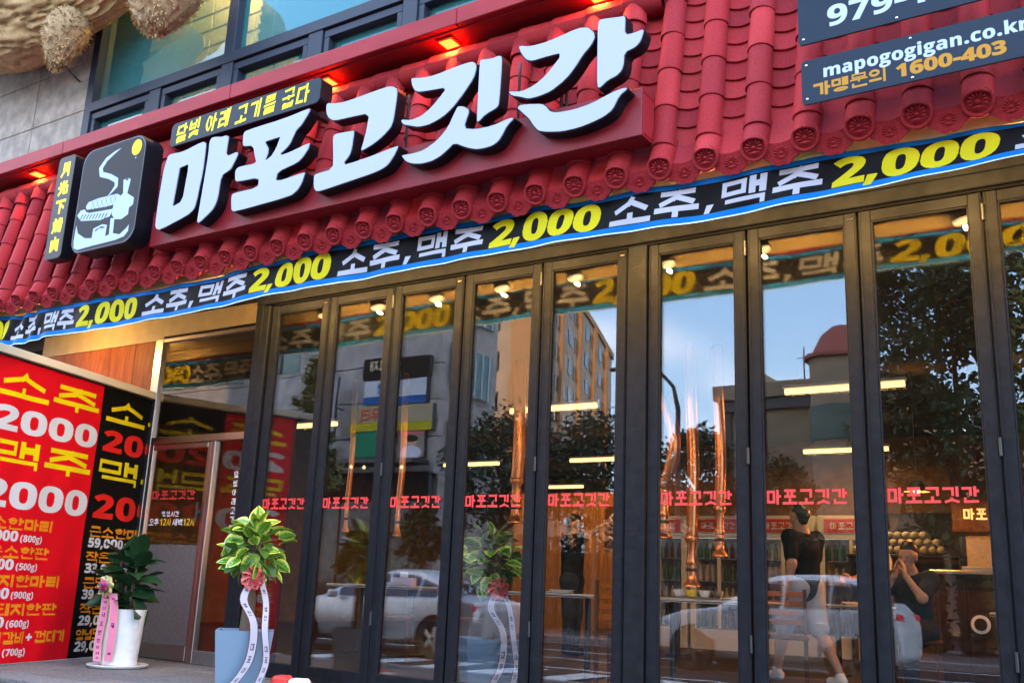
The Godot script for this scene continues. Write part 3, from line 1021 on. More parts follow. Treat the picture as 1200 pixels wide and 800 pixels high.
func half_round(len: float, r0: float, r1: float, thick: float) -> ArrayMesh:
	# a half pipe along y, its lower end wider, with a rim of real thickness
	var n := 12
	var rows := []
	for q in [[r0 - thick, 0.0], [r0 - thick, 0.0], [r0 - 0.002, 0.0], [r0, 0.003], [r0, 0.02], [lerpf(r0, r1, 0.5), len * 0.5], [r1, len]]:
		var row := []
		for i in n + 1:
			var t := PI * i / n
			row.append(Vector3(cos(t) * q[0], q[1], sin(t) * q[0] - 0.012))
		rows.append(row)
	return smooth_mesh(rows, false)

func pan_tile(len: float) -> ArrayMesh:
	var n := 10
	var rows := []
	for q in [[-0.014, 0.03], [-0.014, 0.0], [-0.012, -0.001], [0.0, 0.0], [0.001, 0.003], [0.0, len]]:
		var row := []
		for i in n + 1:
			var s := -1.0 + 2.0 * i / n
			row.append(Vector3(s * 0.125, q[1] - 0.014 * (1.0 - s * s) * (1.0 if q[1] < len else 0.0), q[0] - 0.045 * (1.0 - s * s) + 0.03))
		rows.append(row)
	return smooth_mesh(rows, false)

func end_cap() -> ArrayMesh:
	# round face with a raised rim, facing +z
	var rows := []
	for q in [[0.001, 0.0], [0.060, 0.0], [0.062, 0.002], [0.065, 0.012], [0.069, 0.016], [0.076, 0.016], [0.081, 0.011], [0.082, -0.03], [0.07, -0.03]]:
		var row := []
		for k in 28:
			var t := TAU * k / 28
			row.append(Vector3(cos(t) * q[0], sin(t) * q[0], q[1]))
		rows.append(row)
	return smooth_mesh(rows, true)

var flower_cache := {}
func flower(size: float) -> ArrayMesh:
	# a fan of petals over a short stem, in relief
	if flower_cache.has(size):
		return flower_cache[size]
	var st := fresh()
	for k in 9:
		var a := deg_to_rad(-20.0 + 220.0 * k / 8.0)
		var d := Vector3(cos(a), sin(a), 0)
		var s := Vector3(-d.y, d.x, 0)
		var a0 := d * size * 0.28
		var mid := d * size * 0.75
		var tip := d * size
		var top := mid + Vector3(0, 0, size * 0.2)
		var w := s * size * 0.15
		for q in [[a0, mid + w], [mid + w, tip], [tip, mid - w], [mid - w, a0]]:
			tri(st, q[0], q[1], top)
	var leaf := [Vector3(-0.75, -0.55, 0), Vector3(0, -0.35, 0), Vector3(0.75, -0.55, 0), Vector3(0, -0.85, 0)]
	for k in 4:
		tri(st, leaf[k] * size, leaf[(k + 1) % 4] * size, Vector3(0, -0.55, 0.22) * size)
	for k in 8:
		var a := TAU * k / 8
		var b := TAU * (k + 1) / 8
		tri(st, Vector3(cos(a), sin(a), 0) * size * 0.24, Vector3(cos(b), sin(b), 0) * size * 0.24, Vector3(0, 0, size * 0.25))
	flower_cache[size] = st.commit()
	return flower_cache[size]

func drip_tile() -> ArrayMesh:
	# hanging crescent plate below the lowest pan tile
	var p := PackedVector2Array()
	for i in 13:
		var s := -1.0 + i / 6.0
		p.append(Vector2(s * 0.135, 0.05 - 0.045 * (1.0 - s * s)))
	for i in 17:
		var s := 1.0 - i / 8.0
		p.append(Vector2(s * 0.135, -0.020 - 0.096 * (1.0 - s * s) - 0.009 * absf(sin(i * PI / 4.0))))
	return prism(p, -0.008, 0.012)

func ridge_tile() -> ArrayMesh:
	var rows := []
	for q in [[0.0, 0.098], [0.004, 0.105], [0.02, 0.105], [0.14, 0.099], [0.285, 0.094]]:
		var row := []
		for k in 14:
			var t := TAU * k / 13.0
			row.append(Vector3(q[0], sin(t) * q[1] * 0.92, cos(t) * q[1]))
		rows.append(row)
	return smooth_mesh(rows, false, true, false)

# ---------------------------------------------------------------- red fascia, soffit, header
func fascia() -> void:
	var f := thing("red_fascia", "long red metal fascia running above the tile roof and sign", "fascia", Vector3(-6.6, 4.73, 0.45))
	var o := -f.position
	# sheet metal lengths with fine joints
	var x := -11.2
	while x < -2.6:
		bx(f, "fascia_sheet", Vector3(x + 0.002, 4.745, 0.80) + o, Vector3(minf(x + 2.4, -2.55) - 0.002, 4.885, 0.855) + o, M.fascia_red, 0.006)
		x += 2.4
	bx(f, "soffit_panel", Vector3(-11.2, 4.735, 0.14) + o, Vector3(-2.55, 4.76, 0.80) + o, M.fascia_red, 0.003)
	bx(f, "top_flashing", Vector3(-11.2, 4.86, 0.14) + o, Vector3(-2.55, 4.88, 0.80) + o, M.fascia_red, 0.003)
	var i := 0
	for px in [-9.46, -5.41, -4.18, -2.92]:
		var l := thing("soffit_lamp", ["square orange-lit lamp in the red soffit left of the vertical sign", "square orange-lit lamp in the red soffit above the small yellow-lettered sign", "square orange-lit lamp in the red soffit above the middle big letters", "square orange-lit lamp in the red soffit above the last big letter"][i], "lamp", Vector3(px, 4.735, 0.69), 0.0, "square lamps in the red soffit")
		bx(l, "lamp_frame", Vector3(-0.075, -0.014, -0.075), Vector3(0.075, 0.0, 0.075), M.fascia_red, 0.004)
		bx(l, "lamp_lens", Vector3(-0.055, -0.02, -0.055), Vector3(0.055, -0.0145, 0.055), M.lamp_red, 0.0)
		var a := AreaLight3D.new()
		if a:
			a.name = "soffit_lamp_light"
			a.area_size = Vector2(0.1, 0.1)
			a.light_color = Color(1.0, 0.42, 0.16)
			a.light_energy = 0.5
			a.area_range = 8
			a.shadow_enabled = true
			l.add_child(a)
			a.position = Vector3(0, -0.03, 0)
			a.rotation_degrees = Vector3(-90, 0, 0)
		i += 1
	# eave soffit and head of the shop front
	var h := thing("eave_soffit", "beige eaves soffit lit yellow by small spotlights", "soffit", Vector3(-4, 3.31, 0.4))
	o = -h.position
	x = -11.0
	while x < 1.2:
		bx(h, "soffit_board", Vector3(x + 0.002, 3.315, 0.055) + o, Vector3(x + 1.198, 3.335, 0.80) + o, M.beige_soffit, 0.002)
		x += 1.2
	bx(h, "eave_board", Vector3(-11.0, 3.2, 0.69) + o, Vector3(1.2, 3.31, 0.71) + o, M.beige_soffit, 0.003)
	var i2 := 0
	var names := ["first", "second", "third", "fourth", "fifth", "sixth", "seventh", "eighth", "ninth"]
	for px in [-6.36, -5.72, -5.08, -4.40, -3.72, -2.95, -2.22, -1.56, -0.92, -0.25]:
		spot(Vector3(px, 3.31, 0.45), "black eaves spotlight, %s from the left over the folding doors" % (names[i2] if i2 < 9 else "last"))
		i2 += 1
	spot(Vector3(-9.5, 3.31, 0.3), "black eaves spotlight over the red menu poster")

func spot(at: Vector3, label: String) -> void:
	var s := thing("eaves_spotlight", label, "spotlight", at, 0.0, "spotlights under the eaves")
	put(s, "mount", lathe([Vector2(0.001, 0), Vector2(0.03, 0), Vector2(0.03, -0.015), Vector2(0.012, -0.018), Vector2(0.01, -0.06)], 16), M.black_metal)
	var t := Basis(Vector3(1, 0, 0), -0.12) * Basis(Vector3(0, 0, 1), 0.3)
	put(s, "lamp_housing", lathe([Vector2(0.001, 0.055), Vector2(0.03, 0.05), Vector2(0.045, 0.03), Vector2(0.056, -0.02), Vector2(0.066, -0.075), Vector2(0.066, -0.078), Vector2(0.06, -0.078)], 20), M.black_metal, Vector3(0, -0.085, 0), t.scaled_local(Vector3.ONE * 1.05))
	put(s, "lamp_bulb", lathe([Vector2(0.058, -0.07), Vector2(0.056, -0.082), Vector2(0.045, -0.092), Vector2(0.026, -0.098), Vector2(0.001, -0.1)], 20), M.lamp_warm, Vector3(0, -0.085, 0), t.scaled_local(Vector3.ONE * 1.05))
	var l := OmniLight3D.new()
	l.name = "spotlight_light"
	l.light_color = Color(1.0, 0.80, 0.50)
	l.light_energy = 0.32
	l.light_size = 0.012
	l.omni_range = 8
	l.shadow_enabled = true
	s.add_child(l)
	l.position = Vector3(0, -0.085, 0) + t * Vector3(0, -0.135, 0)

# ---------------------------------------------------------------- signs
func v2(a: Array) -> PackedVector2Array:
	var p := PackedVector2Array()
	for i in range(0, a.size(), 2):
		p.append(Vector2(a[i] / 1000.0, a[i + 1] / 1000.0))
	return p

func rounded(p: PackedVector2Array) -> PackedVector2Array:
	# one Chaikin pass, so that traced corners are soft
	var o := PackedVector2Array()
	for i in p.size():
		var a := p[i]
		var b := p[(i + 1) % p.size()]
		o.append(a.lerp(b, 0.2))
		o.append(a.lerp(b, 0.8))
	return o

func signs() -> void:
	var bm := thing("sign_beam", "red box beam carrying the big white letters in front of the tiles", "sign beam", Vector3(-4.72, 3.45, 0.9))
	var o := -bm.position
	bx(bm, "beam_front", Vector3(-7.0, 3.445, 0.99) + o, Vector3(-2.42, 3.76, 1.015) + o, M.sign_box_red, 0.004)
	bx(bm, "beam_underside", Vector3(-7.0, 3.447, 0.84) + o, Vector3(-2.422, 3.47, 0.989) + o, M.sign_box_red, 0.003)
	bx(bm, "beam_top", Vector3(-7.0, 3.735, 0.84) + o, Vector3(-2.422, 3.758, 0.989) + o, M.sign_box_red, 0.003)
	bx(bm, "end_plate", Vector3(-2.44, 3.4705, 0.84) + o, Vector3(-2.421, 3.7345, 0.989) + o, M.fascia_red, 0.003)
	bx(bm, "end_plate", Vector3(-7.0, 3.4705, 0.84) + o, Vector3(-6.98, 3.7345, 0.989) + o, M.fascia_red, 0.003)
	for x in [-6.5, -5.0, -3.9, -2.9]:
		bx(bm, "bracket", Vector3(x - 0.02, 3.5, 0.7) + o, Vector3(x + 0.02, 3.56, 0.839) + o, M.black_metal, 0.003)
	for x in [-3.35, -3.02, -2.98, -4.3]:
		bx(bm, "support_rod", Vector3(x - 0.008, 3.76, 0.955) + o, Vector3(x + 0.008, 4.2, 0.971) + o, M.black_metal, 0.002)
	var info := {"ma": ["first", "마"], "po": ["second", "포"], "go": ["middle", "고"], "git": ["fourth", "깃"], "gan": ["last", "간"]}
	for key in SIGN_LETTERS:
		var polys: Array = SIGN_LETTERS[key]
		var c := Vector2.ZERO
		for q in v2(polys[0]):
			c += q / v2(polys[0]).size()
		var t := thing("channel_letter", "big white raised letter %s with black sides, %s on the red sign" % [info[key][1], info[key][0]], "sign letter", Vector3(c.x, 3.5, 1.02), 0.0, "raised letters of the main sign")
		var off := -t.position
		var hole_of := {"ma": 2, "po": 1}
		for i in polys.size():
			if hole_of.get(key, -1) == i:
				continue
			var outer := rounded(v2(polys[i]))
			var holes := []
			if hole_of.has(key) and i == 0:
				holes = [v2(polys[hole_of[key]])]
			var body := fresh()
			letter_solid(body, outer, holes, 1.017, 1.108)
			put(t, "letter_body", body.commit(), M.sign_black, off)
			var face := fresh()
			var ins: Array = Geometry2D.offset_polygon(outer, -0.007, Geometry2D.JOIN_ROUND)
			var hin := []
			for hq in holes:
				var g: Array = Geometry2D.offset_polygon(hq, 0.007, Geometry2D.JOIN_ROUND)
				hin.append(g[0])
			letter_solid(face, ins[0], hin, 1.1085, 1.1165)
			put(t, "letter_face", face.commit(), M.letter_white, off)
	moon_sign()
	small_signs()
	plates()

func letter_solid(st: SurfaceTool, outer: PackedVector2Array, holes: Array, z0: float, z1: float) -> void:
	if holes.is_empty():
		add_prism(st, outer, z0, z1)
		return
	var hole: PackedVector2Array = holes[0]
	var cx := 0.0
	for p in hole:
		cx += p.x / hole.size()
	for half in [Rect2(cx - 10, 0, 10, 20), Rect2(cx, 0, 10, 20)]:
		var r := PackedVector2Array([half.position, half.position + Vector2(half.size.x, 0), half.end, half.position + Vector2(0, half.size.y)])
		for a in Geometry2D.intersect_polygons(outer, r):
			for b in Geometry2D.clip_polygons(a, hole):
				var t := Geometry2D.triangulate_polygon(b)
				for i in range(0, t.size(), 3):
					for z in [z0, z1]:
						tri(st, Vector3(b[t[i]].x, b[t[i]].y, z), Vector3(b[t[i + 1]].x, b[t[i + 1]].y, z), Vector3(b[t[i + 2]].x, b[t[i + 2]].y, z))
	add_wall(st, outer, z0, z1)
	add_wall(st, hole, z0, z1)

func print_mat(key: String, t: Texture2D, rough := 0.45, em := 0.0) -> StandardMaterial3D:
	var m := StandardMaterial3D.new()
	m.resource_name = key
	m.albedo_texture = t
	m.roughness = rough
	m.metallic_specular = 0.22
	if em > 0.0:
		m.emission_enabled = true
		m.emission_texture = t
		m.emission = Color.BLACK
		m.emission_energy_multiplier = em
		m.emission_operator = BaseMaterial3D.EMISSION_OP_ADD
	M[key] = m
	return m

func flat_face(p: PackedVector2Array, z: float, r: Rect2) -> ArrayMesh:
	# a polygon with its picture laid over the rectangle r (y up)
	var st := fresh()
	var t := Geometry2D.triangulate_polygon(p)
	for i in t.size():
		var q := p[t[i]]
		st.set_uv(Vector2((q.x - r.position.x) / r.size.x, 1.0 - (q.y - r.position.y) / r.size.y))
		st.add_vertex(Vector3(q.x, q.y, z))
	return st.commit()

func moon_sign() -> void:
	var bg := Color(0.17, 0.175, 0.18)
	var ice := Color(0.66, 0.74, 0.88)
	var cv := Canvas.new(560, 620, Color(0.38, 0.39, 0.41))
	var S := Vector2(560, 620)
	var rim := PackedVector2Array()
	for p in round_rect(9, 9, 551, 611, 88):
		rim.append(p)
	cv.poly([rim], bg)
	var P := func(a: Array) -> PackedVector2Array:
		var o := PackedVector2Array()
		for i in range(0, a.size(), 2):
			o.append(Vector2(a[i], a[i + 1]) * S)
		return o
	cv.ellipse(0.855 * S.x, 0.115 * S.y, 0.075 * S.x, 0.075 * S.y, Color(0.90, 0.82, 0.16))
	cv.ellipse(0.86 * S.x, 0.215 * S.y, 5, 5, ice)
	# smoke ribbon
	var sm := [0.60, 0.075, 4.0, 0.509, 0.10, 16.0, 0.39, 0.145, 26.0, 0.315, 0.215, 32.0, 0.34, 0.279, 32.0, 0.485, 0.325, 31.0, 0.60, 0.38, 31.0, 0.612, 0.436, 26.0, 0.555, 0.48, 14.0, 0.50, 0.515, 4.0]
	for k in range(0, sm.size() - 3, 3):
		for s in 8:
			var t := s / 8.0
			var a := Vector2(sm[k], sm[k + 1]).lerp(Vector2(sm[k + 3], sm[k + 4]), t) * S
			cv.ellipse(a.x, a.y, lerpf(sm[k + 2], sm[k + 5], t) / 2, lerpf(sm[k + 2], sm[k + 5], t) / 2, ice)
	cv.poly([P.call([0.035, 0.627, 0.083, 0.583, 0.146, 0.584, 0.186, 0.618, 0.621, 0.651, 0.577, 0.716, 0.43, 0.729, 0.111, 0.688])], ice)
	for k in 9:
		var x := 0.12 + k * 0.05
		cv.poly([P.call([x, 0.63 + k * 0.006, x + 0.02, 0.63 + k * 0.006, x - 0.015, 0.675 + k * 0.006, x - 0.03, 0.675 + k * 0.006])], bg)
	cv.poly([P.call([0.16, 0.56, 0.194, 0.522, 0.346, 0.51, 0.649, 0.516, 0.715, 0.55, 0.696, 0.592, 0.643, 0.613, 0.494, 0.612, 0.276, 0.600, 0.181, 0.592])], ice)
	for k in 6:
		var x := 0.25 + k * 0.07
		var e := []
		seg(e, Vector2(x, 0.52) * S, Vector2(x + 0.06, 0.605) * S, 2.5)
		seg(e, Vector2(x + 0.05, 0.52) * S, Vector2(x, 0.6) * S, 2.5)
		cv.shapes(e, bg)
	cv.poly([P.call([0.2, 0.605, 0.62, 0.628, 0.60, 0.652, 0.22, 0.63])], bg)
	cv.poly([P.call([0.717, 0.398, 0.796, 0.394, 0.83, 0.414, 0.806, 0.539, 0.92, 0.598, 0.92, 0.66, 0.863, 0.682, 0.863, 0.743, 0.768, 0.773, 0.661, 0.756, 0.604, 0.702, 0.612, 0.614, 0.687, 0.555, 0.739, 0.528])], ice)
	cv.ellipse(0.775 * S.x, 0.405 * S.y, 14, 5, bg)
	cv.poly([P.call([0.597, 0.737, 0.659, 0.747, 0.668, 0.908, 0.609, 0.908])], ice)
	cv.poly([P.call([0.045, 0.72, 0.09, 0.803, 0.223, 0.870, 0.335, 0.884, 0.34, 0.796, 0.473, 0.775, 0.552, 0.792, 0.55, 0.898, 0.649, 0.882, 0.775, 0.913, 0.878, 0.862, 0.90, 0.839, 0.90, 0.90, 0.85, 0.94, 0.729, 0.955, 0.521, 0.958, 0.37, 0.958, 0.279, 0.960, 0.12, 0.965, 0.06, 0.94, 0.04, 0.88])], ice)
	cv.poly([P.call([0.37, 0.815, 0.46, 0.792, 0.53, 0.808, 0.5, 0.815, 0.44, 0.806, 0.38, 0.83])], bg)
	var tex := cv.tex()
	var s := thing("moon_sign", "dark rounded square sign with moon, smoke and grill drawing", "sign", Vector3(-7.485, 3.47, 1.06))
	var p := round_rect(-0.445, 0.0, 0.445, 0.985, 0.14)
	put(s, "sign_box", prism(p, -0.09, 0.085), M.sign_black)
	put(s, "sign_face", flat_face(Geometry2D.offset_polygon(p, -0.006)[0], 0.0875, Rect2(-0.445, 0, 0.89, 0.985)), print_mat("moon_print", tex, 0.5))
	bx(s, "wall_bracket", Vector3(-0.3, 0.3, -0.32), Vector3(-0.25, 0.36, -0.09), M.black_metal)
	bx(s, "wall_bracket", Vector3(0.25, 0.3, -0.32), Vector3(0.3, 0.36, -0.09), M.black_metal)

func small_signs() -> void:
	var yel := Color(0.93, 0.87, 0.10)
	# upright sign
	var cv := Canvas.new(200, 760, Color(0.21, 0.22, 0.23))
	var word := "月光下烤肉"
	for i in 5:
		cv.shapes(glyph(word[i], 42, 48 + i * 138, 118, 108, 22), yel)
	var s := thing("upright_sign", "narrow dark upright sign with yellow characters left of the moon sign", "sign", Vector3(-8.265, 3.5, 1.05))
	var p := round_rect(-0.13, 0, 0.13, 1.01, 0.045)
	put(s, "sign_box", prism(p, -0.07, 0.05), M.sign_black)
	put(s, "sign_face", flat_face(Geometry2D.offset_polygon(p, -0.005)[0], 0.0525, Rect2(-0.13, 0, 0.26, 1.01)), print_mat("upright_print", cv.tex(), 0.3))
	bx(s, "wall_bracket", Vector3(-0.03, 0.45, -0.32), Vector3(0.03, 0.51, -0.07), M.black_metal)
	# small sign above the letters
	cv = Canvas.new(1400, 170, Color(0.17, 0.20, 0.225))
	var x := 60.0
	for ch in "달빛 아래 고기를 굽다":
		if ch == " ":
			x += 40
			continue
		var list := glyph(ch, x, 22 + rng.randf_range(-6, 6), 104, 124, 18)
		for k in list.size():
			var q: PackedVector2Array = list[k]
			for j in q.size():
				q[j] = Vector2(q[j].x + (100 - q[j].y) * 0.12 + sin(q[j].y * 0.07 + k) * 3.0, q[j].y - (q[j].x - x) * 0.07 + sin(q[j].x * 0.06 + k) * 3.0)
			list[k] = q
		cv.shapes(list, yel)
		x += 127
	s = thing("slogan_sign", "slim grey sign with yellow brush lettering above the second big letter", "sign", Vector3(-5.92, 4.27, 1.05))
	p = round_rect(-0.865, 0, 0.865, 0.215, 0.05)
	put(s, "sign_box", prism(p, -0.07, 0.05), M.sign_black)
	put(s, "sign_face", flat_face(Geometry2D.offset_polygon(p, -0.004)[0], 0.0525, Rect2(-0.865, 0, 1.73, 0.215)), print_mat("slogan_print", cv.tex(), 0.35))
	bx(s, "wall_bracket", Vector3(-0.6, 0.06, -0.40), Vector3(-0.55, 0.12, -0.07), M.black_metal)
	bx(s, "wall_bracket", Vector3(0.55, 0.06, -0.40), Vector3(0.6, 0.12, -0.07), M.black_metal)

func plates() -> void:
	var bg := Color(0.135, 0.185, 0.235)
	var ice := Color(0.68, 0.73, 0.82)
	var gold := Color(0.70, 0.50, 0.17)
	var cv := Canvas.new(1100, 420, bg)
	write_latin(cv, "0", 322, 165, 130, ice, 1.1, 0.0, 3)
	write_latin(cv, ".", 412, 165, 130, ice, 1.1, 0.0, 3)
	write_latin(cv, "979-108", 150, 350, 158, ice, 1.28, 0.0, 5)
	plate("phone_plate", "dark blue plate with the large phone number at the right top", Vector3(-1.45, 3.735, 1.06), 1.15, 0.44, cv.tex(), "phone_print")
	cv = Canvas.new(1260, 260, bg)
	write_latin(cv, "mapogogigan.co.kr", 112, 122, 96, ice, 1.13, 0.0, 3)
	write(cv, "가맹문의", 62, 146, 90, 80, 97, 17, gold)
	write_latin(cv, "1600-403", 486, 220, 96, gold, 1.3, 0.0, 6)
	plate("web_plate", "dark blue plate with web address and gold phone number below it", Vector3(-1.44, 3.375, 1.06), 1.26, 0.26, cv.tex(), "web_print")

func plate(called: String, label: String, at: Vector3, w: float, h: float, tex: Texture2D, key: String) -> void:
	var s := thing(called, label, "sign plate", at)
	var p := round_rect(0, 0, w, h, 0.022)
	put(s, "plate_body", prism(p, -0.012, 0.0), M.sign_grey)
	put(s, "plate_face", flat_face(p, 0.002, Rect2(0, 0, w, h)), print_mat(key, tex, 0.35))
	for q in [[0.028, 0.03], [0.028, h - 0.03], [w * 0.45, 0.018], [w * 0.45, h - 0.018], [w - 0.03, 0.03]]:
		put(s, "bolt", lathe([Vector2(0.001, 0.006), Vector2(0.006, 0.005), Vector2(0.008, 0.0)], 12), M.chrome, Vector3(q[0], q[1], 0.002), Basis(Vector3.RIGHT, PI / 2))
	for q in [[0.1, h * 0.5], [w - 0.15, h * 0.5]]:
		bx(s, "standoff", Vector3(q[0] - 0.015, q[1] - 0.015, -0.16), Vector3(q[0] + 0.015, q[1] + 0.015, -0.012), M.black_metal)

# ---------------------------------------------------------------- banner
func banner() -> void:
	var W := 1480.0
	var H := 190.0
	var cv := Canvas.new(1480, 190, Color(0.06, 0.058, 0.06))
	var blue := Color(0.03, 0.42, 0.72)
	var yel := Color(0.78, 0.74, 0.08)
	var wht := Color(0.68, 0.69, 0.73)
	cv.rect(0, 0, 1480, 24, blue)
	cv.rect(0, 158, 1480, 26, blue)
	cv.rect(0, 184, 1480, 6, Color(0.86, 0.9, 0.93))
	# one repeat is 2.3 m: "2,000" then the two words
	var x := write_latin(cv, "2", 2, 150, 166, yel, 1.34, 0.16, 9)
	x = write_latin(cv, ",", x - 8, 148, 166, yel, 1.25, 0.16, 5)
	write_latin(cv, "000", x - 2, 150, 166, yel, 1.38, 0.16, 10)
	write(cv, "소주", 602, 30, 182, 124, 196, 28, wht, 0.13)
	var e := []
	e.append(PackedVector2Array([Vector2(1016, 118), Vector2(1046, 118), Vector2(1024, 157), Vector2(1003, 157)]))
	cv.shapes(e, wht)
	write(cv, "맥주", 1070, 30, 180, 124, 200, 26, wht, 0.13)
	var tex := cv.tex()
	var m := print_mat("banner_print", tex, 0.55)
	m.uv1_triplanar = false
	m.backlight_enabled = true
	m.backlight = Color(0.12, 0.12, 0.12)
	# cloth strip along the eave: edges measured along its length
	var kx := [-10.6, -9.55, -9.2, -8.6, -7.0, -5.04, -3.51, -2.27, -1.26, -0.42, 0.9]
	var kt := [3.20, 3.195, 3.18, 3.185, 3.175, 3.235, 3.235, 3.20, 3.205, 3.18, 3.17]
	var kb := [2.90, 2.885, 2.875, 2.895, 2.90, 2.945, 2.96, 2.94, 2.965, 3.0, 3.0]
	var rows := 9
	var v := PackedVector3Array()
	var uv := PackedVector2Array()
	var idx := PackedInt32Array()
	var n := 260
	for i in n + 1:
		var xx := lerpf(-10.6, 0.9, i / float(n))
		var k := 0
		while k < kx.size() - 2 and kx[k + 1] < xx:
			k += 1
		var t: float = smoothstep(0.0, 1.0, (xx - kx[k]) / (kx[k + 1] - kx[k]))
		var top: float = lerpf(kt[k], kt[k + 1], t) + 0.006 * sin(xx * 7.0)
		var bot: float = lerpf(kb[k], kb[k + 1], t) + 0.004 * sin(xx * 4.3 + 1.0)
		var wr := clampf((-8.5 - xx) * 1.2, 0.0, 1.0)
		for j in rows:
			var s := j / float(rows - 1)
			var z := 0.75 + 0.014 * sin(xx * 2.1 + s * 1.5) + 0.008 * sin(xx * 9.0 - s * 2.0) + 0.005 * sin(xx * 17.0 + s * 5.0) + wr * 0.022 * sin(xx * 26.0 + s * 2.5)
			v.append(Vector3(xx, lerpf(top, bot, s), z))
			uv.append(Vector2((xx + 3.70) / 2.3 + (0.0 if xx > -8.45 else -0.35 * (-8.45 - xx) / 2.3), 0.002 + 0.996 * s))
	for i in n:
		for j in rows - 1:
			var a := i * rows + j
			idx.append_array([a, a + rows, a + 1, a + 1, a + rows, a + rows + 1])
	var me := with_normals(v, idx)
	var arr := me.surface_get_arrays(0)
	arr[Mesh.ARRAY_TEX_UV] = uv
	var me2 := ArrayMesh.new()
	me2.add_surface_from_arrays(Mesh.PRIMITIVE_TRIANGLES, arr)
	var b := thing("price_banner", "long black cloth banner with blue edges and yellow prices under the eaves", "banner", Vector3(-4.8, 2.9, 0.75))
	put(b, "cloth", me2, m, -b.position)
	for xx in [-9.0, -6.0, -3.2, -0.8]:
		put(b, "cord", tube([Vector3(xx, 3.2, 0.753) - b.position, Vector3(xx, 3.31, 0.766) - b.position], 0.004, 6), M.black_metal)

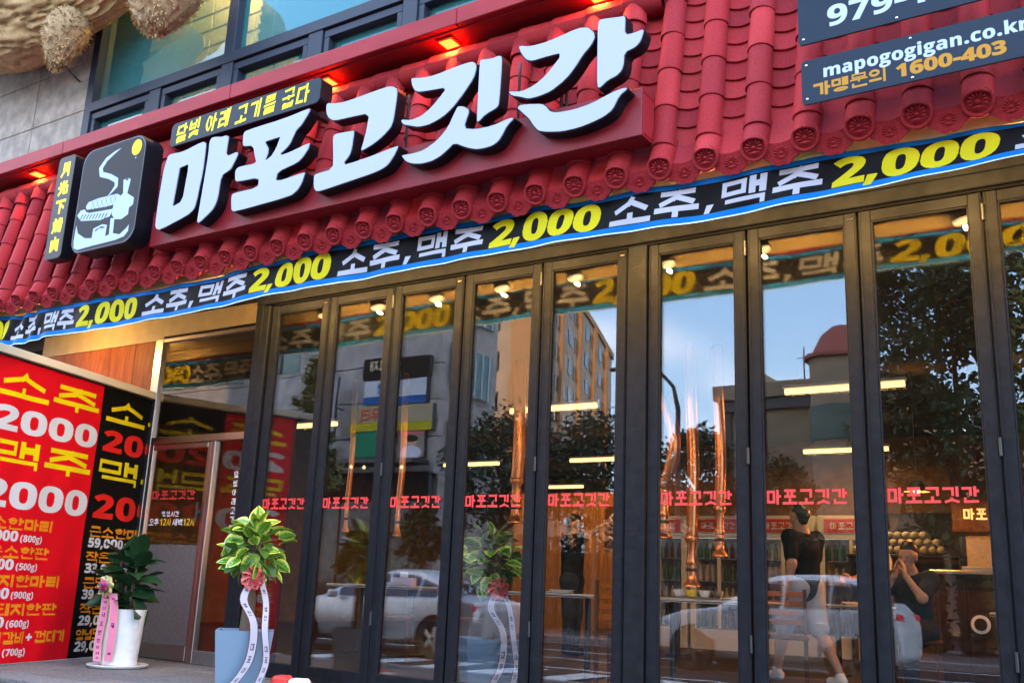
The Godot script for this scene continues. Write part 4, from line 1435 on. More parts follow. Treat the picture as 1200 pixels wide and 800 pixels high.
# ---------------------------------------------------------------- folding doors
func folding_doors() -> void:
	var F: StandardMaterial3D = M.frame_charcoal
	var head := thing("shopfront_frame", "dark charcoal head beam and posts framing the folding glass doors", "door frame", Vector3(-3.2, 0, 0))
	var o := -head.position
	bx(head, "head_beam", Vector3(-6.69, 3.145, -0.06) + o, Vector3(1.0, 3.315, 0.05) + o, F, 0.005)
	bx(head, "head_track", Vector3(-6.49, 3.128, -0.02) + o, Vector3(1.0, 3.144, 0.02) + o, M.gasket, 0.0)
	bx(head, "head_cover", Vector3(-6.695, 3.23, 0.0505) + o, Vector3(1.0, 3.315, 0.075) + o, F, 0.004)
	bx(head, "post", Vector3(-6.69, 0.0, -0.5) + o, Vector3(-6.60, 3.144, 0.045) + o, F, 0.005)
	bx(head, "post", Vector3(-6.598, 0.0, -0.05) + o, Vector3(-6.515, 3.1275, 0.05) + o, F, 0.005)
	bx(head, "post", Vector3(-2.985, 0.0, -0.05) + o, Vector3(-2.845, 3.1275, 0.046) + o, F, 0.005)
	bx(head, "threshold", Vector3(-6.6, -0.03, -0.08) + o, Vector3(1.0, 0.012, 0.08) + o, M.steel, 0.004)
	bx(head, "upper_infill", Vector3(-6.69, 3.316, -0.1) + o, Vector3(1.0, 3.349, 0.02) + o, M.wall_dark, 0.0)
	var gl := [[-6.419, -5.887], [-5.731, -5.179], [-5.027, -4.48], [-4.318, -3.773], [-3.614, -3.07], [-2.761, -2.219], [-2.056, -1.507], [-1.348, -0.797], [-0.643, -0.10], [0.06, 0.61]]
	var what := ["first folding glass door from the left, beside the entrance post", "second folding glass door from the left, ginkgo and shop signs mirrored in it", "third folding glass door from the left, a silver car mirrored in it", "fourth folding glass door from the left, variegated plant behind it", "fifth folding glass door from the left, waiter pointing behind it", "sixth folding glass door, right of the wide middle post", "seventh folding glass door, walking waiter behind it", "eighth folding glass door, large tree mirrored in it", "ninth folding glass door, cut by the right picture edge", "tenth folding glass door beyond the right picture edge"]
	var word := letter_mesh("마포고깃간", 0.088, 0.09, 0.0985, 0.0155)
	for i in gl.size():
		var x0: float = gl[i][0]
		var x1: float = gl[i][1]
		var c := (x0 + x1) / 2
		var w := x1 - x0
		var sl: float = 0.072
		var d := thing("folding_door", what[i], "glass door", Vector3(c, 0.015, 0), 0.0, "folding glass door leaves of the shopfront")
		for s in [-1, 1]:
			var a := w / 2
			var st := bx(d, "stile", Vector3(minf(s * a, s * (a + sl)), 0.0, -0.028), Vector3(maxf(s * a, s * (a + sl)), 3.105, 0.03), F, 0.004)
			# two extrusion ribs on the face of the stile
			put(st, "stile_rib", box_mesh(Vector3(0.006, 3.09, 0.006), 0.002), F, Vector3(s * 0.024, 0, 0.031))
			put(st, "edge_gasket", box_mesh(Vector3(0.006, 3.05, 0.044)), M.gasket, Vector3(s * 0.0375, 0, 0.0))
		bx(d, "top_rail", Vector3(-w / 2, 3.035, -0.027), Vector3(w / 2, 3.104, 0.029), F, 0.004)
		bx(d, "bottom_rail", Vector3(-w / 2, 0.0, -0.027), Vector3(w / 2, 0.11, 0.029), F, 0.004)
		for s in [-1, 1]:
			bx(d, "glazing_bead", Vector3(minf(s * w / 2, s * (w / 2 - 0.011)), 0.11, 0.0085), Vector3(maxf(s * w / 2, s * (w / 2 - 0.011)), 3.035, 0.024), F, 0.003)
		bx(d, "glazing_bead", Vector3(-w / 2 + 0.011, 3.024, 0.0085), Vector3(w / 2 - 0.011, 3.035, 0.024), F, 0.003)
		var tilt := Basis(Vector3.UP, [0.0, 0.004, -0.003, 0.005, 0.0, -0.004, 0.003, 0.006, 0.0, 0.0][i]) * Basis(Vector3.RIGHT, 0.0)
		put(d, "glass_pane", box_mesh(Vector3(w - 0.006, 2.93, 0.005)), M.door_glass, Vector3(0, 1.573, 0.004), tilt)
		put(d, "glass_pane", box_mesh(Vector3(w - 0.006, 2.93, 0.005)), M.door_glass, Vector3(0, 1.573, -0.012), tilt)
		put(d, "shop_name", word, M.vinyl_red, Vector3(-w / 2 + 0.018, 1.412, 0.0095))
		if i % 2 == 1 and i != 9:
			for y in [0.5, 1.62, 2.98]:
				put(d, "hinge", tube([Vector3(w / 2 + 0.076, y - 0.05, 0.036), Vector3(w / 2 + 0.076, y + 0.05, 0.036)], 0.009, 10), M.black_metal)
		else:
			bx(d, "top_catch", Vector3(w / 2 + 0.02, 3.055, 0.0295), Vector3(w / 2 + 0.055, 3.07, 0.042), M.chrome, 0.003)

# ---------------------------------------------------------------- entrance on the left
func entrance() -> void:
	var e := thing("entrance_front", "stainless framed entrance glazing with dark transom set back beside the poster", "shop entrance", Vector3(-7.6, 0, -0.35))
	var S: StandardMaterial3D = M.steel
	bx(e, "steel_post", Vector3(-0.945, 0, -0.03), Vector3(-0.83, 3.10, 0.03), S, 0.004)
	bx(e, "head_frame", Vector3(-0.829, 3.06, -0.028), Vector3(0.905, 3.10, 0.028), S, 0.004)
	bx(e, "transom_bar", Vector3(-0.829, 2.015, -0.028), Vector3(0.905, 2.085, 0.028), S, 0.004)
	bx(e, "transom_glass", Vector3(-0.829, 2.086, -0.005), Vector3(0.905, 3.059, 0.005), M.door_glass, 0.0)
	bx(e, "mullion", Vector3(0.07, 0.0, -0.03), Vector3(0.13, 2.014, 0.03), S, 0.004)
	bx(e, "sidelight_glass", Vector3(0.131, 0.12, -0.005), Vector3(0.90, 2.014, 0.005), M.door_glass, 0.0)
	bx(e, "sidelight_sill", Vector3(0.131, 0.0, -0.028), Vector3(0.90, 0.119, 0.028), M.brushed_panel, 0.004)
	bx(e, "floor_sill", Vector3(-0.95, -0.04, -0.06), Vector3(0.905, 0.012, 0.06), S, 0.004)
	bx(e, "beige_infill", Vector3(-3.0, 3.1015, -0.03), Vector3(0.905, 3.34, 0.0), M.beige_soffit, 0.003)
	bx(e, "fascia_trim", Vector3(-0.83, 3.10, 0.0005), Vector3(0.905, 3.125, 0.03), M.frame_charcoal, 0.003)
	# wooden panelling left of the entrance, board by board
	var x := -3.0
	while x < -0.96:
		bx(e, "wood_board", Vector3(x, 0.0, -0.05), Vector3(minf(x + 0.42, -0.95) - 0.003, 3.10, -0.01), M.wood_0, 0.003)
		x += 0.42
	put(e, "vertical_lettering", letter_mesh("달빛아래고기를굽다", 0.055, 0.06, 0.082, 0.008, 0.0, true), M.vinyl_white, Vector3(0.41, 1.72, 0.0055))
	# the door leaf
	var d := thing("entrance_door", "stainless entrance door, glass above a brushed grey panel", "door", Vector3(-7.98, 0.015, -0.35))
	for s in [-1, 1]:
		bx(d, "stile", Vector3(minf(s * 0.40, s * 0.447), 0, -0.022), Vector3(maxf(s * 0.40, s * 0.447), 1.995, 0.022), S, 0.004)
	bx(d, "top_rail", Vector3(-0.40, 1.945, -0.021), Vector3(0.40, 1.994, 0.021), S, 0.004)
	bx(d, "kick_panel", Vector3(-0.40, 0.13, -0.012), Vector3(0.40, 1.03, 0.012), M.brushed_panel, 0.002)
	bx(d, "bottom_rail", Vector3(-0.40, 0.0, -0.021), Vector3(0.40, 0.129, 0.021), S, 0.004)
	bx(d, "door_glass", Vector3(-0.40, 1.031, -0.004), Vector3(0.40, 1.944, 0.004), M.door_glass, 0.0)
	var h := put(d, "handle", tube([Vector3(0.39, 1.24, 0.06), Vector3(0.39, 1.42, 0.06)], 0.012, 10), M.black_metal)
	put(h, "handle_mount", box_mesh(Vector3(0.03, 0.03, 0.04), 0.004), M.black_metal, Vector3(0.40, 1.33, 0.04))
	put(d, "shop_name", letter_mesh("마포고깃간", 0.115, 0.088, 0.128, 0.0165), M.vinyl_red, Vector3(-0.35, 1.545, 0.0055))
	put(d, "hours_heading", letter_mesh("영업시간", 0.055, 0.05, 0.062, 0.008), M.vinyl_white, Vector3(-0.16, 1.345, 0.0055))
	put(d, "hours_text", letter_mesh("오후", 0.07, 0.065, 0.076, 0.010), M.vinyl_white, Vector3(-0.34, 1.275, 0.0055))
	put(d, "hours_text", letter_mesh("새벽", 0.07, 0.065, 0.076, 0.010), M.vinyl_white, Vector3(0.0, 1.275, 0.0055))
	for q in [-0.185, 0.155]:
		var tm := TextMesh.new()
		tm.text = "12"
		tm.font = latin_font
		tm.font_size = 64
		tm.pixel_size = 0.0014
		tm.depth = 0.001
		put(d, "hours_number", tm, M.vinyl_yellow, Vector3(q + 0.045, 1.242, 0.006))
		put(d, "hours_unit", letter_mesh("시", 0.06, 0.065, 0.07, 0.010), M.vinyl_yellow, Vector3(q + 0.10, 1.275, 0.0055))

# ---------------------------------------------------------------- posters
func menu_print(bg: Color, c1: Color, c2: Color) -> ImageTexture:
	var K := 420.0
	var H := 2.45
	var cv := Canvas.new(int(1.36 * K), int(H * K), bg)
	var gold := Color(0.76, 0.46, 0.08)
	var wht := Color(0.70, 0.70, 0.70)
	var Y := func(y: float) -> float: return (H - y) * K
	write(cv, "소주", 0.075 * K, Y.call(2.355), 0.60 * K, 0.215 * K, 0.655 * K, 0.058 * K, c1)
	write_latin(cv, "2000", 0.065 * K, Y.call(1.865), 0.262 * K, c2, 2.22, 0.0, 7, 0.02)
	write(cv, "맥주", 0.075 * K, Y.call(1.79), 0.60 * K, 0.225 * K, 0.655 * K, 0.058 * K, c1)
	write_latin(cv, "2000", 0.065 * K, Y.call(1.245), 0.29 * K, c2, 2.0, 0.0, 7, 0.02)
	var rows := [["큰소한마리", "59,000", "(800g)", 1.165], ["작은소한판", "33,000", "(500g)", 0.935], ["큰돼지한마리", "39,000", "(900g)", 0.705], ["작은돼지한판", "29,000", "(600g)", 0.475], ["양념돼지갈비", "29,000", "(700g)", 0.25]]
	for r in rows:
		var last: bool = r[3] < 0.3
		write(cv, r[0], 0.07 * K, Y.call(r[3]), (0.118 if last else 0.168) * K, 0.10 * K, (0.125 if last else 0.18) * K, (0.02 if last else 0.026) * K, gold)
		if last:
			write_latin(cv, "+", 0.835 * K, Y.call(0.16), 0.11 * K, wht, 1.2, 0.0, 3)
			write(cv, "껍데기", 0.93 * K, Y.call(0.25), 0.118 * K, 0.10 * K, 0.125 * K, 0.02 * K, gold)
		var x := write_latin(cv, r[1], 0.07 * K, Y.call(r[3] - 0.19), 0.112 * K, wht, 1.45, 0.0, 3)
		write_latin(cv, r[2], x + 8, Y.call(r[3] - 0.19), 0.075 * K, wht, 1.25, 0.0, 1)
	return cv.tex()

func posters() -> void:
	var ang := deg_to_rad(17.0)
	var D := Vector3(sin(ang), 0, cos(ang))
	var B := Basis(-D, Vector3.UP, (-D).cross(Vector3.UP))
	var stand := thing("poster_board", "grey board with bright metal top rail carrying the menu posters", "display board", Vector3(-8.27, 0, 0.395))
	stand.basis = B
	bx(stand, "board", Vector3(-1.75, 0.03, -0.06), Vector3(0.84, 2.47, -0.012), M.wall_dark, 0.004)
	bx(stand, "top_rail", Vector3(-1.78, 2.475, -0.07), Vector3(0.87, 2.545, 0.05), mat("rail_cream", 0.55, 0.46, 0.31, 0.4), 0.006)
	bx(stand, "rail_lip", Vector3(-1.78, 2.462, 0.03), Vector3(0.87, 2.4745, 0.046), M.black_metal, 0.002)
	for x in [-1.6, 0.6]:
		bx(stand, "foot", Vector3(x - 0.03, 0.0, -0.2), Vector3(x + 0.03, 0.029, 0.0), M.black_metal, 0.003)
	var specs := [["menu_poster", "red menu poster with yellow and white lettering at the left", Color(0.72, 0.035, 0.09), Color(0.78, 0.70, 0.03), Color(0.70, 0.70, 0.70), -1.36, 1.36, "red_menu"], ["menu_poster", "black menu poster with yellow and red lettering beside the entrance", Color(0.035, 0.032, 0.03), Color(0.78, 0.70, 0.05), Color(0.76, 0.12, 0.09), 0.0, 0.80, "black_menu"]]
	for s in specs:
		var p := thing(s[0], s[1], "poster", stand.position, 0.0, "menu posters on the board")
		p.basis = B
		var m := print_mat(s[7], menu_print(s[2], s[3], s[4]), 0.5)
		# sheet with slight waves and its tension folds
		var v := PackedVector3Array()
		var uv := PackedVector2Array()
		var idx := PackedInt32Array()
		var nx := 24
		var ny := 30
		for i in nx + 1:
			for j in ny + 1:
				var a := i / float(nx)
				var b := j / float(ny)
				var x: float = s[5] + s[6] * a
				var w := 0.008 * sin(x * 15.7) + 0.006 * sin(b * 9.0 + x * 4.0) + 0.003 * sin((a + b) * 23.0)
				v.append(Vector3(x, 0.015 + 2.445 * (1.0 - b), 0.012 + w * (0.5 + 0.5 * b)))
				uv.append(Vector2(a * s[6] / 1.36, b))
		for i in nx:
			for j in ny:
				var a := i * (ny + 1) + j
				idx.append_array([a, a + ny + 1, a + 1, a + 1, a + ny + 1, a + ny + 2])
		var arr := with_normals(v, idx).surface_get_arrays(0)
		arr[Mesh.ARRAY_TEX_UV] = uv
		var me := ArrayMesh.new()
		me.add_surface_from_arrays(Mesh.PRIMITIVE_TRIANGLES, arr)
		put(p, "sheet", me, m)

# ---------------------------------------------------------------- plants
func leaf_mesh(len: float, w: float, droop: float) -> ArrayMesh:
	# one curved leaf along +x with a folded midrib, 16 faces
	var st := fresh()
	var prev := []
	for i in 7:
		var t := i / 6.0
		var ww := w * pow(sin(PI * pow(t, 0.85)), 0.7) * 0.5
		var c := Vector3(len * t, -droop * t * t, 0)
		var row := [c + Vector3(0, ww * 0.25, -ww), c, c + Vector3(0, ww * 0.25, ww)]
		if i > 0:
			for k in 2:
				var q := [prev[k], prev[k + 1], row[k + 1], row[k]]
				var u := [[t - 1 / 6.0, k * 0.5], [t - 1 / 6.0, k * 0.5 + 0.5], [t, k * 0.5 + 0.5], [t, k * 0.5]]
				for z in [0, 2, 1, 0, 3, 2]:
					st.set_uv(Vector2(u[z][0], u[z][1]))
					st.add_vertex(q[z])
		prev = row
	return st.commit()

func variegated() -> StandardMaterial3D:
	var n := FastNoiseLite.new()
	n.seed = 3
	n.frequency = 0.05
	var im := Image.create_empty(96, 96, false, Image.FORMAT_RGB8)
	for y in 96:
		for x in 96:
			var e := absf(y / 95.0 - 0.5) * 2.0
			var g := n.get_noise_2d(x * 1.2, y * 1.8)
			var edge := 0.62 + g * 0.35
			var c := Color(0.27, 0.48, 0.13) if e < edge else Color(0.76, 0.79, 0.34)
			if e < edge and g > 0.2:
				c = Color(0.42, 0.60, 0.20)
			if e < 0.05:
				c = Color(0.58, 0.66, 0.3)
			im.set_pixel(x, y, c)
	var m := StandardMaterial3D.new()
	m.resource_name = "variegated_leaf"
	m.albedo_texture = ImageTexture.create_from_image(im)
	m.roughness = 0.32
	m.backlight_enabled = true
	m.backlight = Color(0.3, 0.35, 0.12)
	M["variegated"] = m
	var g2 := mat("variegated_green", 0.09, 0.20, 0.035, 0.35, 0.0, 0.3)
	g2.backlight_enabled = true
	g2.backlight = Color(0.2, 0.3, 0.1)
	grain(g2, 77, 0.08, 0.6, 1.0, 0.2)
	return m

func leafy(parent: Node3D, at: Vector3, n: int, leaf: ArrayMesh, m: Material, spread: float, height: float, up: float, sd: int) -> void:
	# leaves on short twigs round a leaning stem, each leaf a mesh of its own
	var r := RandomNumberGenerator.new()
	r.seed = sd
	for i in n:
		var t := (i + 0.5) / n
		var a := i * 2.39996
		var y := height * t
		var reach := spread * (0.25 + 0.75 * sin(PI * clampf(t * 0.85 + 0.12, 0, 1)))
		var d := Vector3(cos(a), 0, sin(a))
		var base := at + Vector3(0, y, 0) + d * reach * r.randf_range(0.2, 0.9)
		var tilt := lerpf(-0.6, up, t) + r.randf_range(-0.75, 0.75)
		var b := Basis(Vector3.UP, -a + r.randf_range(-0.9, 0.9)) * Basis(Vector3(0, 0, 1), tilt) * Basis(Vector3.RIGHT, r.randf_range(-1.0, 1.0))
		put(parent, "leaf", leaf, m, base, b.scaled_local(Vector3.ONE * r.randf_range(0.75, 1.15)))
		if i % 2 == 0:
			put(parent, "twig", tube([at + Vector3(0, y * 0.7, 0), (at + Vector3(0, y * 0.9, 0)).lerp(base, 0.6), base], 0.004, 5), M.stem_brown)

func ribbon(parent: Node3D, called: String, pts: Array, w: float, side: Vector3, m: Material) -> MeshInstance3D:
	var v := PackedVector3Array()
	var uv := PackedVector2Array()
	var idx := PackedInt32Array()
	var fine := []
	for i in pts.size() - 1:
		for k in 5:
			fine.append(pts[i].cubic_interpolate(pts[i + 1], pts[maxi(i - 1, 0)], pts[mini(i + 2, pts.size() - 1)], k / 5.0))
	fine.append(pts[-1])
	for i in fine.size():
		for s in 2:
			v.append(fine[i] + side * w * (s - 0.5))
			uv.append(Vector2(s, i / float(fine.size() - 1)))
	for i in fine.size() - 1:
		var a := i * 2
		idx.append_array([a, a + 1, a + 2, a + 1, a + 3, a + 2])
	var arr := with_normals(v, idx).surface_get_arrays(0)
	arr[Mesh.ARRAY_TEX_UV] = uv
	var me := ArrayMesh.new()
	me.add_surface_from_arrays(Mesh.PRIMITIVE_TRIANGLES, arr)
	return put(parent, called, me, m)

func ribbon_print(key: String, word: String, bg: Color, edge: Color, ink: Color, top := 0.1) -> StandardMaterial3D:
	var cv := Canvas.new(64, 640, bg)
	cv.rect(0, 0, 5, 640, edge)
	cv.rect(59, 0, 5, 640, edge)
	var n := word.length()
	for i in n:
		if word[i] != " ":
			cv.shapes(glyph(word[i], 19, 640 * (top + (0.97 - top) * i / n), 26, 30, 3.6), ink)
	return print_mat(key, cv.tex(), 0.45)

func bow(parent: Node3D, at: Vector3, size: float, m: Material, loops: int) -> void:
	for i in loops:
		var a := TAU * i / loops + 0.3
		var d := Vector3(cos(a), sin(a), 0.35)
		var s := Vector3(-sin(a), cos(a), 0)
		var pts := []
		for k in 9:
			var t := k / 8.0
			pts.append(at + d * size * sin(PI * t) + Vector3(0, 0, 0.02) * t + s * size * 0.3 * cos(PI * t))
		ribbon(parent, "bow_loop", pts, size * 0.55, Vector3(0, 0, 1).lerp(s, 0.4).normalized(), m)

func plants() -> void:
	variegated()
	var dark := mat("rubber_leaf", 0.016, 0.045, 0.016, 0.35, 0.0, 0.3)
	# white pot with a rubber plant, in front of the black poster
	var p := thing("rubber_plant", "dark glossy rubber plant in a white oval pot with pink ribbons", "potted plant", Vector3(-7.50, 0, 0.42))
	var rows := []
	for q in [[0.001, 0.02], [0.155, 0.02], [0.16, 0.03], [0.185, 0.40], [0.195, 0.475], [0.195, 0.475], [0.185, 0.475], [0.175, 0.45], [0.001, 0.45]]:
		var row := []
		for k in 36:
			var t := TAU * k / 36
			row.append(Vector3(cos(t) * q[0] * 1.12, q[1], -sin(t) * q[0] * 0.8))
		rows.append(row)
	put(p, "pot", smooth_mesh(rows), M.white_ceramic)
	put(p, "saucer", lathe([Vector2(0.001, 0.0), Vector2(0.23, 0.0), Vector2(0.25, 0.025), Vector2(0.24, 0.03), Vector2(0.2, 0.019), Vector2(0.001, 0.019)], 36), M.white_ceramic)
	put(p, "soil", lathe([Vector2(0.001, 0.455), Vector2(0.14, 0.455)], 24), M.soil)
	for k in 3:
		put(p, "stem", tube([Vector3(-0.06 + k * 0.06, 0.45, 0), Vector3(-0.09 + k * 0.09, 0.7, 0.02), Vector3(-0.12 + k * 0.12, 0.9, 0)], [0.011, 0.009, 0.005], 7), M.stem_brown)
		leafy(p, Vector3(-0.10 + k * 0.10, 0.50, 0.01), 17, leaf_mesh(0.24, 0.15, 0.05), dark, 0.07, 0.40, 1.1, 40 + k)
	var pink := ribbon_print("pink_ribbon", "祝 發 展", Color(0.86, 0.50, 0.60), Color(0.70, 0.68, 0.42), Color(0.32, 0.06, 0.25), 0.12)
	var pink2 := ribbon_print("pink_ribbon_small", "대박나세요번창하세요", Color(0.86, 0.52, 0.62), Color(0.70, 0.68, 0.42), Color(0.32, 0.06, 0.25), 0.1)
	var side := Vector3(0.88, 0, -0.47)
	ribbon(p, "ribbon", [Vector3(0.0, 0.60, 0.20), Vector3(-0.02, 0.46, 0.185), Vector3(-0.07, 0.2, 0.165), Vector3(-0.06, 0.05, 0.16)], 0.07, side, pink2)
	ribbon(p, "ribbon", [Vector3(0.06, 0.60, 0.18), Vector3(0.09, 0.46, 0.17), Vector3(0.085, 0.2, 0.155), Vector3(0.06, 0.06, 0.145)], 0.075, side, pink)
	bow(p, Vector3(0.03, 0.66, 0.2), 0.085, mat("bow_yellow", 0.62, 0.55, 0.25, 0.6), 7)
	bow(p, Vector3(0.03, 0.66, 0.235), 0.05, mat("bow_pink", 0.5, 0.06, 0.2, 0.6), 6)
	# blue planter with variegated leaves, in front of the first folding door
	blue_planter(Vector3(-5.80, 0, 0.62), "variegated plant in a light blue square planter with white ribbons on the pavement", 61)
	# the same kind of plant inside the shop, behind the fourth door
	blue_planter(Vector3(-4.47, 0, -0.62), "variegated plant in a light blue planter inside, behind the fourth folding door", 62)
	var box := thing("gift_bag", "small red and white parcel lying beside the blue planter", "parcel", Vector3(-5.42, 0.0, 0.5), 0.4)
	bx(box, "red_wrap", Vector3(-0.12, 0.0, -0.08), Vector3(0.0, 0.10, 0.08), M.vinyl_red, 0.02)
	bx(box, "white_wrap", Vector3(0.005, 0.0, -0.07), Vector3(0.14, 0.085, 0.07), M.white_paint, 0.02)

func blue_planter(at: Vector3, label: String, sd: int) -> void:
	var p := thing("planter_plant", label, "potted plant", at, 0.80, "variegated plants in blue planters")
	var st := fresh()
	var a0 := 0.165
	var a1 := 0.205
	var prof := [[a0, 0.0], [a1, 0.40], [a1 - 0.025, 0.40], [a1 - 0.03, 0.36]]
	for i in prof.size() - 1:
		for k in 4:
			var c0 := Vector3(1, 0, 1).rotated(Vector3.UP, PI / 2 * k)
			var c1 := Vector3(1, 0, 1).rotated(Vector3.UP, PI / 2 * (k + 1))
			quad(st, c0 * prof[i][0] + Vector3(0, prof[i][1], 0), c1 * prof[i][0] + Vector3(0, prof[i][1], 0), c1 * prof[i + 1][0] + Vector3(0, prof[i + 1][1], 0), c0 * prof[i + 1][0] + Vector3(0, prof[i + 1][1], 0))
	put(p, "planter", st.commit(), M.planter_blue)
	bx(p, "soil", Vector3(-0.17, 0.33, -0.17), Vector3(0.17, 0.362, 0.17), M.soil, 0.01)
	put(p, "trunk", tube([Vector3(0, 0.34, 0), Vector3(0.01, 0.6, 0.0), Vector3(0, 0.85, 0), Vector3(0.02, 1.2, 0)], [0.05, 0.045, 0.03, 0.012], 12), M.stem_brown)
	leafy(p, Vector3(0, 0.82, 0), 62, leaf_mesh(0.15, 0.105, 0.05), M.variegated, 0.24, 0.36, 0.75, sd)
	leafy(p, Vector3(0, 0.80, 0), 46, leaf_mesh(0.12, 0.085, 0.035), M.variegated_green, 0.22, 0.36, 0.6, sd + 5)
	var side := Vector3(1, 0, 0)
	var wr = ribbon_print("white_ribbon", "축 발전  대표이사", Color(0.62, 0.61, 0.64), Color(0.30, 0.06, 0.10), Color(0.12, 0.1, 0.16), 0.12) if not M.has("white_ribbon") else M.white_ribbon
	ribbon(p, "ribbon", [Vector3(0.02, 0.76, 0.15), Vector3(-0.03, 0.62, 0.20), Vector3(0.06, 0.45, 0.25), Vector3(0.05, 0.2, 0.26), Vector3(-0.06, 0.02, 0.27)], 0.06, side, wr)
	ribbon(p, "ribbon", [Vector3(0.08, 0.76, 0.12), Vector3(0.13, 0.6, 0.16), Vector3(0.14, 0.42, 0.25), Vector3(0.17, 0.2, 0.26), Vector3(0.12, 0.03, 0.27)], 0.05, side, wr)
	bow(p, Vector3(0.02, 0.77, 0.15), 0.085, mat("bow_coral", 0.62, 0.13, 0.12, 0.6), 8)

# ---------------------------------------------------------------- inside the shop
func interior() -> void:
	var floor_m := mat("interior_floor_tile", 0.05, 0.03, 0.026, 0.45, 0.0, 0.3)
	grain(floor_m, 201, 0.03, 0.7, 1.0, 1.5)
	var ceil_m := mat("interior_ceiling_paint", 0.035, 0.03, 0.028, 0.8)
	var wall_m := mat("interior_plaster", 0.24, 0.13, 0.055, 0.6, 0.0, 0.2)
	grain(wall_m, 203, 0.02, 0.75, 1.0, 1.6)
	var st := fresh()
	add_box(st, Vector3(-14.19, -0.2, -13.79), Vector3(4.19, 0.0, -0.6))
	add_box(st, Vector3(-6.59, -0.2, -0.6), Vector3(4.19, 0.0, -0.082))
	struct("interior_floor", st.commit(), floor_m)
	st = fresh()
	add_box(st, Vector3(-14.19, 3.22, -13.79), Vector3(4.19, 3.345, -0.42))
	add_box(st, Vector3(-6.59, 3.22, -0.42), Vector3(4.19, 3.345, -0.12))
	struct("interior_ceiling", st.commit(), ceil_m)
	st = fresh()
	add_box(st, Vector3(-14.15, 0.0, -13.75), Vector3(4.15, 3.21, -13.6))
	add_box(st, Vector3(-7.45, 0.001, -9.75), Vector3(4.15, 3.21, -9.6))
	add_box(st, Vector3(-14.15, 0.0, -13.6), Vector3(-14.0, 3.21, -0.5))
	add_box(st, Vector3(2.6, 0.0, -9.6), Vector3(2.75, 3.21, -0.5))
	struct("interior_wall", st.commit(), wall_m)
	# long tube lamps in three rows under the ceiling
	var rows := [["front row", -4.2, [[-10.2, "far left"], [-6.1, "middle"], [-2.65, "right"]]], ["second row", -8.6, [[-10.4, "far left"], [-7.75, "middle"], [-3.8, "right"]]], ["back row", -12.4, [[-10.8, "only one"]]]]
	for r in rows:
		for q in r[2]:
			tube_lamp(Vector3(q[0], 2.9, r[1]), "long warm tube lamp under the shop ceiling, %s, %s" % [r[0], q[1]])
	# wood panelling on the far wall, board by board, with its round emblem
	var w := thing("wood_wainscot", "warm wood panelled wall with pale emblem behind the waiter", "wall panel", Vector3(-8.55, 0, -9.4))
	for k in 6:
		bx(w, "wood_board", Vector3(-1.38 + k * 0.46, 0.0, 0.0), Vector3(-0.925 + k * 0.46, 2.45, 0.03), M.wood_3, 0.004)
	var em := thing("wall_emblem", "pale round-cornered panel with white letter S on the wood wall", "wall sign", Vector3(-7.82, 1.7, -9.36))
	put(em, "panel", prism(round_rect(-0.24, -0.2, 0.24, 0.5, 0.05), 0.0, 0.02), M.wood_1)
	var cs := fresh()
	var outl := []
	for q in [[0.18, 0.5, -0.05, 0.58], [-0.05, 0.58, -0.2, 0.45], [-0.2, 0.45, -0.12, 0.3], [-0.12, 0.3, 0.14, 0.18], [0.14, 0.18, 0.18, 0.02], [0.18, 0.02, 0.0, -0.1], [0.0, -0.1, -0.2, -0.02]]:
		seg(outl, Vector2(q[0], q[1]), Vector2(q[2], q[3]), 0.05)
	for k in outl.size():
		var q: PackedVector2Array = outl[k]
		var z := 0.0315 + 0.0006 * k
		quad(cs, Vector3(q[0].x, q[0].y, z), Vector3(q[1].x, q[1].y, z), Vector3(q[2].x, q[2].y, z), Vector3(q[3].x, q[3].y, z))
	put(em, "letter", cs.commit(), M.vinyl_white, Vector3(0, 0.0, 0), Basis.IDENTITY.scaled(Vector3(0.7, 0.7, 0.7)))
	# drinks fridges against the partition
	var where := ["left", "middle", "right", "last"]
	for k in 4:
		fridge(Vector3(-6.85 + k * 1.0, 0, -9.2), "tall lit drinks fridge with red header, %s of four" % where[k])
	# counter with dark wood front on the right
	var c := thing("serving_counter", "dark wood serving counter with round emblem at the right", "counter", Vector3(-1.2, 0, -5.2))
	for k in 7:
		bx(c, "front_board", Vector3(-0.86 + k * 0.3, 0.08, 0.0), Vector3(-0.565 + k * 0.3, 1.10, 0.03), M.wood_2, 0.004)
	bx(c, "worktop", Vector3(-0.9, 1.101, -0.62), Vector3(1.28, 1.14, 0.06), M.steel, 0.005)
	bx(c, "carcass", Vector3(-0.86, 0.0, -0.6), Vector3(1.24, 1.10, -0.001), M.wood_2, 0.0)
	put(c, "emblem", prism(round_rect(-0.09, -0.09, 0.09, 0.09, 0.088, 8), 0.0, 0.006), M.vinyl_white, Vector3(-0.45, 0.62, 0.031))
	put(c, "emblem_centre", prism(round_rect(-0.06, -0.06, 0.06, 0.06, 0.058, 8), 0.0, 0.004), M.wood_2, Vector3(-0.45, 0.62, 0.0375))
	var gc := thing("glass_showcase", "glass countertop showcase on the dark wood counter", "showcase", Vector3(-1.35, 1.141, -5.4))
	bx(gc, "base", Vector3(-0.45, 0, -0.2), Vector3(0.55, 0.04, 0.2), M.steel, 0.004)
	bx(gc, "front_glass", Vector3(-0.45, 0.041, 0.19), Vector3(0.55, 0.34, 0.196), M.door_glass, 0.0)
	bx(gc, "top_glass", Vector3(-0.45, 0.341, -0.2), Vector3(0.55, 0.347, 0.2), M.door_glass, 0.0)
	bx(gc, "back_panel", Vector3(-0.45, 0.041, -0.2), Vector3(0.55, 0.34, -0.19), M.brushed_panel, 0.0)
	# shelf of rolled wet towels above the kitchen pass
	var sh := thing("wall_shelf", "dark shelf loaded with pale rolled towels behind the counter", "shelf", Vector3(-3.1, 1.45, -8.9))
